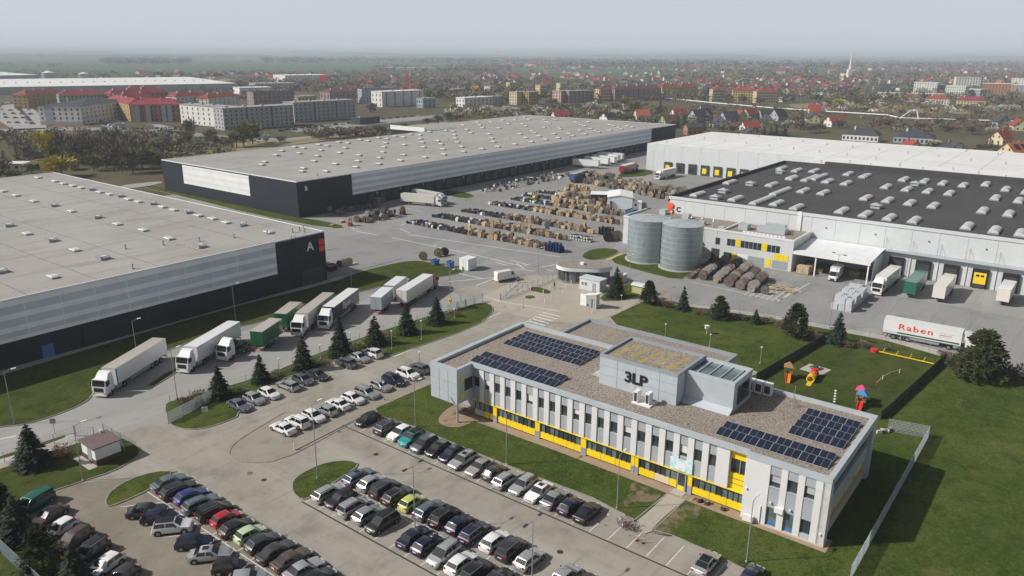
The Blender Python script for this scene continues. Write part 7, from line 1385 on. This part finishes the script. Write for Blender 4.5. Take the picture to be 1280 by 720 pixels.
for A, B, h, wl_, rf_, lb in (((750, 127), (768, 126.5), 14, 'peach', 'brown', 'peach end block of the gabled terrace'), ((768, 127), (826, 125), 14, 'mauve', 'brown', 'mauve terrace with brown roofs'), ((827, 122), (850, 121), 13, 'yellow', 'red', 'yellow block with red roof beside the mauve terrace'), ((851, 121), (872, 120), 13, 'yellow', 'red', 'yellow block nearest the pipeline'), ((890, 127), (906, 127), 14, 'cream', 'red', 'cream block with red roof by the pipeline'), ((915, 127), (944, 127.5), 13, 'yellow', 'red', 'yellow terrace between cream blocks'), ((945, 129), (972, 129), 13, 'cream', 'red', 'cream terrace near the straw field'), ((1128, 127), (1149, 127.5), 5, 'white', 'red', 'long low house with red roof by the long white building'), ((1156, 130), (1186, 131), 6, 'white', 'red', 'long red-roofed house in the middle of its row'), ((1196, 132), (1231, 133), 6, 'cream', 'crimson', 'long house with crimson roof at the row end'), ((978, 128), (1003, 128), 6, 'white', 'dark', 'white house with broad dark roof before the town'), ((1028, 121), (1060, 121), 6, 'white', 'dark', 'dark-roofed row beyond the straw field'), ((1095, 113), (1135, 113), 6, 'bluegrey', 'dark', 'long dark-roofed row by the white flats'), ((1052, 175), (1097, 178), 4, 'white', 'dark', 'long low bungalow with dark hip roof behind the white hall'), ((1116, 178), (1166, 181), 4, 'bluegrey', 'dark', 'second low bungalow with dark hip roof')):
    hip('terrace_block', A, B, 12 if wl_ != 'bluegrey' or h > 4 else 18, h, 4, wl_, rf_, lb, cols=9, storeys=max(1, int(h / 3)))
for A, B, h, wl_, lb in (((1141, 116), (1170, 117), 15, 'white', 'white flats with balconies nearest the dark-roofed row'), ((1170, 117), (1180, 117), 12, 'mauve', 'brown link between the white flats'), ((1180, 122), (1205, 123), 15, 'white', 'white flats in front of the tall white block'), ((1205, 122), (1224, 123), 11, 'bluegrey', 'grey flats beside the white flats'), ((1193, 113), (1224, 113.5), 20, 'white', 'tallest white apartment block of the group'), ((1226, 119), (1262, 120), 16, 'brick', 'brick and white flats right of the tall white block'), ((1262, 120), (1310, 122), 15, 'mauve', 'brown flats at the town edge'), ((1263, 108), (1300, 109), 14, 'white', 'white flats behind the brown flats'), ((1097, 122), (1180, 124), 6, 'cream', 'long low cream building before the flats')):
    hip('apartment_block', A, B, 14, h, 0, wl_, M['roof_white'], lb, flat=True, cols=9, storeys=max(2, int(h / 3)))
t, L = hip('distribution_hall', (-120, 121), (296, 112.5), 330, 9, 0, 'grey', M['roof_white'], 'very long distribution hall with curved white roof', 'warehouse', win=False, flat=True); t, L = hip('distribution_hall', (-60, 102), (49, 100), 300, 9, 0, 'grey', M['roof_white'], 'second white-roofed hall behind the very long one', 'warehouse', win=False, flat=True)
hip('commercial_hall', (357, 103), (410, 102), 60, 12, 0, 'white', M['roof_white'], 'bright white hall at the edge of the fields', flat=True, win=False); hip('commercial_hall', (477, 88.5), (545, 88.6), 40, 9, 0, 'white', M['roof_white'], 'row of white sheds at the edge of the green field', flat=True, win=False); hip('commercial_hall', (320, 113), (370, 112), 40, 9, 0, 'bluegrey', M['roof_grey'], 'grey industrial hall beyond the terrace', flat=True, win=False); hip('commercial_hall', (300, 118), (340, 117), 30, 8, 0, 'white', M['roof_white'], 'white workshop beyond the terrace', flat=True, win=False)
for x, y, w_, lb in ((62, 101.5, 14, 'white-topped storage silo beyond the long hall'), (105.5, 100.5, 11, 'smaller silo beyond the long hall')):
    p = P(x, y); r_ = w_ / 2 / F * p.y / _c; t = thing('silo', lb, 'silo', p); MB().cyl(0, 0, 0, r_ * 1.35, r_, n=20).build('shell', M['galv'], t, smooth=40); MB().cyl(0, 0, r_ * 1.352, r_ * 1.7, r_, .5, n=20).build('roof', M['metal_white'], t)
for x, y, lb in ((406, 113.5, 'red advertising pylon beyond the terrace'), (510, 112, 'thin red advertising pylon')):
    t = thing('pylon_sign', lb, 'sign', P(x, y)); MB().box(-1, 1, -1, 1, 0, 14).build('column', M['metal_grey'], t); MB().box(-5 if x < 450 else -2, 5 if x < 450 else 2, -1.5, 1.5, 14.003 if x < 450 else 8, 22).build('panel', M['red_sign'], t)
t = thing('spire', 'slender white church spire above the town', 'church', P(1061, 99)); MB().box(-5, 5, -5, 5, 0, 22).build('tower', TW_['white'], t); MB().cyl(0, 0, 22.003, 62, 3.6, .3, n=8).build('needle', TW_['white'], t); MB().box(-9, 9, 5.01, 30, 0, 12).build('nave', TW_['cream'], t)
pp = [P(*q) for q in ((818, 124), (850, 127), (890, 131), (955, 137), (1010, 141), (1108, 147), (1125, 151), (1290, 156))]; t = thing('pipeline', 'long white overground heating pipeline crossing the scrub', 'pipeline', pp[0])
for p, q in zip(pp[:-1], pp[1:]):
    d = q - p; MB().tube(p - pp[0] + Vector((0, 0, 2.4)), q - pp[0] + Vector((0, 0, 2.4)), .55, n=7).build('pipe', M['metal_white'], t, smooth=60)
    for i in range(int(d.length / 12) + 1): c0 = p + d * min(1, i * 12 / d.length) - pp[0]; MB().box(c0.x - .2, c0.x + .2, c0.y - .2, c0.y + .2, 0, 1.9).build('support', M['concrete'], t)
c0 = pp[6] - pp[0]
for k, (p, q) in enumerate((((0, 0, 2.4), (9, 3, 8)), ((9, 3, 8), (15, 3, 8)), ((15, 3, 8), (16, 1, 1)))): MB().tube(c0 + Vector(p), c0 + Vector(q), .5, n=7).build('pipe_loop', M['metal_white'], t)
lw = thing('bungalow', 'small white bungalow among trees behind warehouse A', 'house', P(18, 212), .1); MB().box(-6, 6, -4, 4, 0, 3).build('wall', TW_['white'], lw); MB().box(-6.4, 6.4, -4.4, 4.4, 3.003, 3.4).build('roof', M['metal_white'], lw)
for x in (-4, -1, 2.5): MB().box(x, x + 1.4, -4.05, -4.004, 1, 2.2).build('window', WIN, lw)
lw = thing('barn', 'yellow roofless barn beside the willow behind warehouse A', 'barn', P(70, 212), .05); MB().box(-9, 9, -4, -3.6, 0, 4.5).box(-9, -8.6, -3.59, 4, 0, 4.5).box(8.6, 9, -3.59, 4, 0, 4.5).box(-8.59, 8.59, 3.6, 4, 0, 4.5).build('wall', TW_['yellow'], lw)
for i in range(4): MB().box(-7 + i * 4, -5.2 + i * 4, -4.05, -4.004, .6, 3.2).build('opening', M['black'], lw)
# far roads and car parks
for q, m in (([(-60, 163), (120, 158), (230, 164), (330, 175), (430, 166), (560, 151), (565, 154), (430, 169), (330, 179), (225, 168), (120, 161.5), (-60, 167)], 'asphalt'), ([(0, 128), (30, 128), (75, 160), (0, 164)], 'truck_road'), ([(104, 140), (130, 138), (165, 160), (120, 158)], 'asphalt'), ([(180, 156), (205, 155), (250, 172), (225, 172)], 'truck_road'), ([(350, 162), (480, 148), (600, 140), (600, 144), (480, 154), (380, 166)], 'asphalt'), ([(145, 232), (200, 226), (204, 229), (160, 236)], 'truck_road')): sheet('far_road', chaikin(pxy(q), 1), -.045, M[m])
mc = MB(); src = CH[PROTO['hatchback'].name]
for o in src:
    if o.type != 'MESH' or o.name.split('.')[0] not in ('body', 'side_window', 'windscreen', 'rear_window', 'wheel'): continue
    n = len(mc.v); mc.v += [tuple(v.co + o.location) for v in o.data.vertices]
    for f in o.data.polygons: mc.f.append(tuple(i + n for i in f.vertices)); mc.m.append((0 if f.material_index == 0 else 1) if o.name.startswith('body') else 1)
mcm = mc.mesh('far_car', [PAINT['white'], M['car_glass']], 40)
def far_cars(l, lab):
    for (x, y, a) in l:
        o = obj('parked_car', mcm, None, P(x, y), a); set_mat(o, PAINT[random.choice(['white', 'silver', 'grey', 'dark grey', 'black', 'blue', 'red', 'white', 'dark blue'])]); tag(o, lab, 'car', lab)
far_cars([(3 + i * 2.7 + jit(.8), 138 + (i % 4) * 5 + jit(.8), 1.2) for i in range(14)] + [(24 + i * 2.1, 136 + i * 2.4, 1.2) for i in range(9)] + [(5 + i * 5, 130 + jit(1), .3) for i in range(6)], 'small parked car in the lot beside the white apartment block'); far_cars([(108 + i * 4.3, 149 + i * 1.1 + jit(1.2), 1.0) for i in range(12)] + [(188 + i * 5, 158 + i * 1.6 + jit(1), .6) for i in range(10)], 'small parked car in front of the red apartment blocks'); far_cars([(352 + i * 8.5, 164 - i * 1.0 + jit(.8), .2) for i in range(14)] + [(470 + i * 9, 150 - i * .8, .3) for i in range(8)], 'small car on the street in front of the grey terrace')
# scattered houses of the town
hk = [('white', 'dark'), ('white', 'red'), ('white', 'crimson'), ('white', 'dark'), ('cream', 'red'), ('white', 'grey'), ('cream', 'brown'), ('white', 'orange'), ('bluegrey', 'dark'), ('yellow', 'red')]
FH = MB(); FHM = [TW_['white'], TW_['cream'], RF_['dark'], RF_['red'], RF_['crimson'], RF_['grey']]
def town(x0, y0, x1, y1, n, lab, big=1.0, more=0):
    for i in range(more):                              # houses too small to tell apart: one joined object
        p = P(random.uniform(x0, x1), random.uniform(y0, y1)); n0 = len(FH.v); w_, d_ = random.uniform(9, 14) * big, random.uniform(8, 10) * big; FH.box(-w_ / 2, w_ / 2, -d_ / 2, d_ / 2, 0, 4.2 * big, random.choice((0, 0, 0, 1))); gable(FH, w_, d_, 4.3 * big, 8 * big, m=random.choice((2, 2, 3, 4, 5))); t_ = random.choice([0, 1.57]) + jit(.5); c_, s_ = math.cos(t_), math.sin(t_)
        FH.v[n0:] = [(p.x + x * c_ - y * s_, p.y + x * s_ + y * c_, z) for x, y, z in FH.v[n0:]]
    for i in range(n):
        x = random.uniform(x0, x1); y = y0 + (y1 - y0) * random.random(); wl_, rf_ = random.choice(hk); k = random.choice([(10, 9, 3.5, 8), (12, 9, 3.5, 7.5), (9, 11, 5, 9)])
        house((x, y), *k, wl_, rf_, random.choice([0, 1.57]) + jit(.5), f'{wl_} house with {rf_} roof {lab}', 'houses of the town', det=False).scale = (big,) * 3
town(870, 97, 1060, 121, 58, 'in the town right of the mauve terrace', more=60); town(1060, 96, 1280, 114, 32, 'among trees beyond the white flats', 1.1, 40); town(600, 90, 850, 109, 44, 'in the suburb beyond the panel blocks', 1.1, 40); town(560, 79, 830, 86, 26, 'in the distant village past the green strip', 1.6, 40); town(130, 92, 440, 100, 32, 'on the edge of the green fields', 1.2, 40); town(430, 93, 610, 119, 34, 'in the suburb beyond the white modern building', 1.1, 30); town(830, 80, 1280, 92, 22, 'in the hazy outskirts', 1.7, 60); town(880, 138, 1030, 150, 8, 'near the pipeline')

FH.build('far_houses', FHM, kind='stuff')['label'] = 'tiny far houses scattered through the hazy town'
# trees of the background
def far_crown(h, r, seed, n, mk, sz, thin=.3): return twig_crown(h, r, seed, n, sz, .12, thin).mesh('crown', M[mk])
FT = {k: [far_crown(10, 4.2, s, n_, k, sz, th) for s in (1, 2)] for k, n_, sz, th in (('twig', 750, 1.5, .11), ('twig_olive', 700, 1.4, .13), ('twig_red', 650, 1.3, .12), ('willow', 800, 1.1, .22), ('blossom', 620, 1.0, .3), ('leaf_green', 620, 1.0, .3), ('purple_blossom', 600, 1.0, .28))}
FT['dark_conifer'] = [conifer_mesh(10, 2.8, 900, s).mesh('crown', M['dark_conifer']) for s in (5, 6)]
LB = [limbs_mesh(10, 4.2, s).mesh('trunk', M['bark']) for s in (1, 2)]; LT = trunk_mesh(10, .3).mesh('trunk', M['bark'])
NAMES = {'twig': 'bare brown', 'twig_olive': 'budding olive', 'twig_red': 'bare reddish', 'willow': 'yellow willow', 'blossom': 'white blossoming', 'leaf_green': 'fresh green', 'purple_blossom': 'purple flowering', 'dark_conifer': 'dark conifer'}
def ftree(k, x, y, h, w_, where, grp='trees of the background'):
    t = thing('tree', f'{NAMES[k]} tree {where}', 'tree', P(x, y), random.uniform(0, 6.28), grp); i = random.randrange(2)
    r0 = 2.8 if k == 'dark_conifer' else 4.2; o = obj('crown', FT[k][i], t); o.scale = (w_ / 2 / r0, w_ / 2 / r0, h / 10); o = obj('trunk', LT if k == 'dark_conifer' else LB[i], t); o.scale = (w_ / 2 / r0, w_ / 2 / r0, h / 10)
G1 = 'in the thicket behind warehouse A'
for k, x, y, h, w_ in (('willow', 65, 203, 16, 13), ('willow', 78, 221, 11, 13), ('willow', 70, 220, 8, 9), ('twig', 88, 203, 15, 13), ('twig', 104, 206, 15, 14), ('twig', 122, 205, 14, 14), ('twig_olive', 133, 209, 12, 12), ('twig', 148, 212, 14, 13), ('twig', 166, 216, 14, 12), ('twig_olive', 178, 210, 11, 11), ('twig', 160, 203, 15, 14), ('twig', 112, 196, 14, 13), ('twig_red', 96, 195, 13, 12), ('twig_olive', 190, 206, 9, 10), ('twig', 140, 194, 14, 13), ('twig_olive', 118, 213, 8, 9), ('leaf_green', 10, 224, 5, 10), ('leaf_green', 22, 224, 4, 8), ('leaf_green', 40, 217, 5, 7), ('dark_conifer', 22, 199, 9, 5), ('dark_conifer', 6, 205, 7, 7), ('twig', 38, 204, 9, 9), ('twig', 48, 206, 8, 8), ('twig_olive', 5, 216, 6, 8), ('twig', 60, 195, 12, 11), ('twig', 174, 196, 12, 12), ('blossom', 150, 162, 6, 8), ('blossom', 138, 172, 5, 6), ('blossom', 145, 171, 5, 6), ('blossom', 160, 170, 5, 6), ('twig_olive', 200, 190, 7, 9), ('twig', 210, 184, 6, 9), ('twig_red', 196, 200, 5, 8)): ftree(k, x, y, h, w_, G1)
G2 = 'on the scrub strip beyond warehouse B'
for k, x, y, h, w_ in (('twig_olive', 305, 183, 15, 15), ('twig_olive', 316, 180, 13, 12), ('twig', 296, 184, 10, 10), ('twig', 262, 178, 8, 10), ('twig_olive', 238, 180, 8, 9), ('twig', 236, 172, 12, 10), ('twig', 268, 182, 7, 8), ('blossom', 333, 178, 5, 7), ('twig_red', 410, 173, 5, 12), ('twig_red', 425, 172, 5, 12), ('twig', 440, 170, 5, 12), ('twig_red', 400, 174, 4, 9), ('twig', 475, 166, 6, 9), ('twig', 505, 163, 6, 7), ('twig_olive', 390, 172, 4, 8), ('twig_red', 350, 178, 4, 9), ('twig', 548, 155, 8, 10), ('twig', 560, 153, 9, 11), ('twig_red', 535, 156, 6, 10), ('purple_blossom', 464, 141, 9, 12), ('dark_conifer', 537, 130, 12, 14), ('leaf_green', 538, 122, 9, 12), ('twig_red', 575, 151, 6, 14), ('dark_conifer', 634, 133, 13, 9), ('dark_conifer', 628, 133, 12, 7), ('dark_conifer', 740, 129, 15, 8), ('dark_conifer', 749, 129, 18, 9), ('twig', 690, 133, 9, 14), ('twig', 720, 138, 8, 14), ('blossom', 608, 141, 8, 14), ('blossom', 622, 143, 7, 13), ('blossom', 634, 142, 8, 14), ('blossom', 642, 144, 7, 12), ('blossom', 672, 143, 7, 10), ('blossom', 738, 139, 9, 14), ('blossom', 751, 139, 7, 12), ('twig_olive', 780, 136, 12, 18), ('twig_olive', 790, 143, 13, 18), ('twig', 770, 140, 10, 14), ('leaf_green', 786, 152, 7, 10), ('leaf_green', 838, 158, 5, 7), ('dark_conifer', 825, 143, 15, 11), ('blossom', 773, 147, 7, 12), ('blossom', 795, 143, 6, 8), ('twig', 650, 142, 8, 12), ('twig', 705, 140, 9, 12), ('twig_olive', 662, 146, 6, 10), ('dark_conifer', 847, 160, 10, 8), ('dark_conifer', 856, 155, 9, 7), ('twig_olive', 880, 128, 9, 10), ('dark_conifer', 884, 127, 12, 7), ('twig_olive', 930, 130, 10, 12), ('twig', 950, 131, 10, 12)): ftree(k, x, y, h, w_, G2 if x < 640 else 'between the houses and panel blocks')
G3 = 'behind the white-roofed hall'
for k, x, y, h, w_ in (('dark_conifer', 970, 169, 8, 9), ('dark_conifer', 963, 170, 7, 8), ('dark_conifer', 980, 170, 9, 10), ('dark_conifer', 955, 168, 6, 7), ('twig', 1000, 162, 8, 12), ('twig', 1012, 166, 7, 11), ('twig_red', 995, 160, 9, 10), ('twig', 1025, 165, 7, 10), ('blossom', 985, 160, 6, 9), ('twig', 1050, 160, 7, 9), ('dark_conifer', 1002, 150, 11, 6), ('willow', 1048, 133, 9, 16), ('twig_olive', 1035, 132, 8, 10), ('blossom', 1030, 134, 6, 9), ('twig_red', 1072, 132, 10, 14), ('blossom', 1102, 135, 7, 10), ('twig', 1125, 131, 6, 10), ('blossom', 1156, 135, 6, 8), ('twig_red', 1110, 158, 6, 12), ('twig_red', 1150, 162, 6, 12), ('twig', 1175, 158, 6, 12), ('twig', 1200, 155, 7, 12), ('twig_red', 1185, 165, 6, 10), ('twig', 1215, 168, 7, 10), ('dark_conifer', 1222, 165, 6, 4), ('twig', 1165, 190, 6, 9), ('blossom', 1168, 184, 5, 8), ('dark_conifer', 1236, 184, 7, 8), ('dark_conifer', 1245, 194, 7, 7), ('twig', 1240, 172, 6, 8), ('dark_conifer', 1217, 196, 3, 5), ('twig', 1226, 190, 6, 7), ('blossom', 1240, 166, 5, 8), ('blossom', 1238, 140, 7, 10), ('blossom', 1250, 141, 8, 12), ('blossom', 1268, 140, 8, 12), ('twig_olive', 1275, 137, 10, 14), ('dark_conifer', 1250, 133, 10, 7), ('dark_conifer', 1263, 132, 11, 7), ('twig', 1225, 145, 7, 12), ('twig', 1090, 190, 4, 6), ('leaf_green', 990, 128, 6, 8), ('twig', 1080, 140, 5, 10), ('twig_olive', 1195, 139, 5, 10), ('twig', 916, 166, 6, 8), ('leaf_green', 903, 164, 4, 7), ('dark_conifer', 927, 166, 5, 5), ('dark_conifer', 880, 163, 9, 7), ('dark_conifer', 889, 160, 8, 7)): ftree(k, x, y, h, w_, G3 if y > 145 else 'on the scrub by the pipeline')
# woods, hedges and gardens too far away to tell trees apart
WM = [M[k] for k in ('twig', 'twig_olive', 'twig_red', 'dark_conifer', 'leaf_green', 'blossom')]; wood = MB()
def mini(p, h, w_, m, n):
    for i in range(n):
        d = Vector((random.gauss(0, 1), random.gauss(0, 1), random.gauss(0, .8))).normalized(); c0 = Vector((p.x + d.x * w_ * .42, p.y + d.y * w_ * .42, h * .52 + d.z * h * .40)); a_ = Vector((random.gauss(0, 1), random.gauss(0, 1), random.gauss(0, 1))).normalized() * w_ * random.uniform(.08, .17); b_ = a_.cross(d).normalized() * w_ * random.uniform(.08, .17)
        wood.add([tuple(c0 - a_), tuple(c0 + b_), tuple(c0 + a_ - b_ * .4)], [(0, 1, 2)], m)
def forest(x0, y0, x1, y1, n, h=(7, 12), w_=(8, 14), mix=(0, 0, 0, 1, 2, 3), k=28):
    for i in range(n):
        x = random.uniform(x0, x1); y = random.uniform(y0, y1) + (x - 640) * .0052; p = P(x, max(y, 72 + (x - 640) * .0052)); mini(p, random.uniform(*h), random.uniform(*w_), random.choice(mix), k if p.y < 1500 else k // 2)
sq = .0
forest(600, 99, 1280, 127, 1250); forest(830, 86, 1280, 100, 900, (8, 14), (12, 22)); forest(440, 92, 640, 126, 700); forest(300, 92, 480, 118, 420); forest(0, 93, 330, 100, 160); forest(1020, 128, 1280, 140, 120, (3, 7), (6, 12), (0, 1, 2, 2, 5)); forest(1080, 142, 1280, 162, 170, (2, 5), (4, 9), (0, 1, 2, 2)); forest(960, 134, 1090, 147, 60, (2, 5), (4, 9), (0, 1, 2, 1)); forest(560, 136, 780, 148, 200, (3, 7), (6, 11), (0, 0, 1, 2, 5, 4)); forest(780, 132, 980, 160, 150, (3, 7), (5, 9), (0, 3, 1, 2, 4)); forest(60, 166, 230, 208, 260, (2, 6), (4, 9), (0, 0, 1, 2)); forest(190, 176, 300, 205, 100, (1.5, 4), (4, 8), (0, 1, 2)); forest(380, 164, 560, 172, 130, (1.5, 4), (4, 8), (0, 2, 2, 1))
forest(130, 77, 238, 83, 330, (14, 22), (25, 45), (0, 0, 3, 2)); forest(-60, 71, 330, 74.5, 380, (12, 20), (50, 110), (0, 3, 0)); forest(330, 72, 700, 79, 420, (12, 20), (40, 90), (0, 3, 0, 2)); forest(700, 72.5, 1330, 84, 900, (12, 20), (35, 80), (0, 3, 0, 2)); forest(470, 83, 640, 92, 160, (9, 15), (18, 30)); forest(0, 84, 90, 87, 12, (6, 10), (15, 25)); forest(560, 80, 840, 86, 200, (8, 14), (20, 36)); forest(300, 79.5, 480, 81, 24, (8, 14), (30, 50)); forest(840, 84, 1010, 90, 120, (8, 14), (20, 32)); forest(60, 99, 300, 103, 90, (4, 8), (8, 14)); forest(105, 128, 226, 138, 60, (4, 8), (5, 8)); forest(225, 104, 330, 128, 120, (5, 9), (7, 12)); forest(0, 168, 60, 190, 60, (1.5, 4), (4, 8), (0, 1, 2))
wood.build('woodland', WM, kind='stuff')['label'] = 'hazy brown woods, hedges and gardens of the far countryside'
hl = MB()
for k, (dist, hmax, n) in enumerate(((10500, 52, 90), (15000, 70, 90))):
    v = []
    for i in range(n + 1):
        x = -dist * 1.1 + 2.2 * dist * i / n; z = hmax * (.55 + .25 * math.sin(i * .37 + k) + .2 * math.sin(i * .91 + 2 * k)); v += [(x, dist, -1), (x, dist + 500, max(12, z)), (x, dist + 1400, -1)]
    hl.add(v, [(3 * i + j, 3 * i + 3 + j, 3 * i + 4 + j, 3 * i + 1 + j) for i in range(n) for j in range(2)])
hl.build('hills', M['dark_conifer'], smooth=180, kind='structure')

# ================================================================== haze
vm = bpy.data.materials.new('haze'); vm.use_nodes = True; t = vm.node_tree; t.nodes.clear(); vo = t.nodes.new('ShaderNodeOutputMaterial'); pv = t.nodes.new('ShaderNodeVolumePrincipled')
pv.inputs['Color'].default_value = (.80, .905, 1.0, 1); pv.inputs['Density'].default_value = 1.75e-4; pv.inputs['Anisotropy'].default_value = 0.0; t.links.new(pv.outputs[0], vo.inputs['Volume'])
hz = MB().box(-46000, 46000, -3500, 46000, -1.1, 78).build('haze', vm, kind='stuff'); hz['label'] = 'pale spring haze lying over the whole plain'
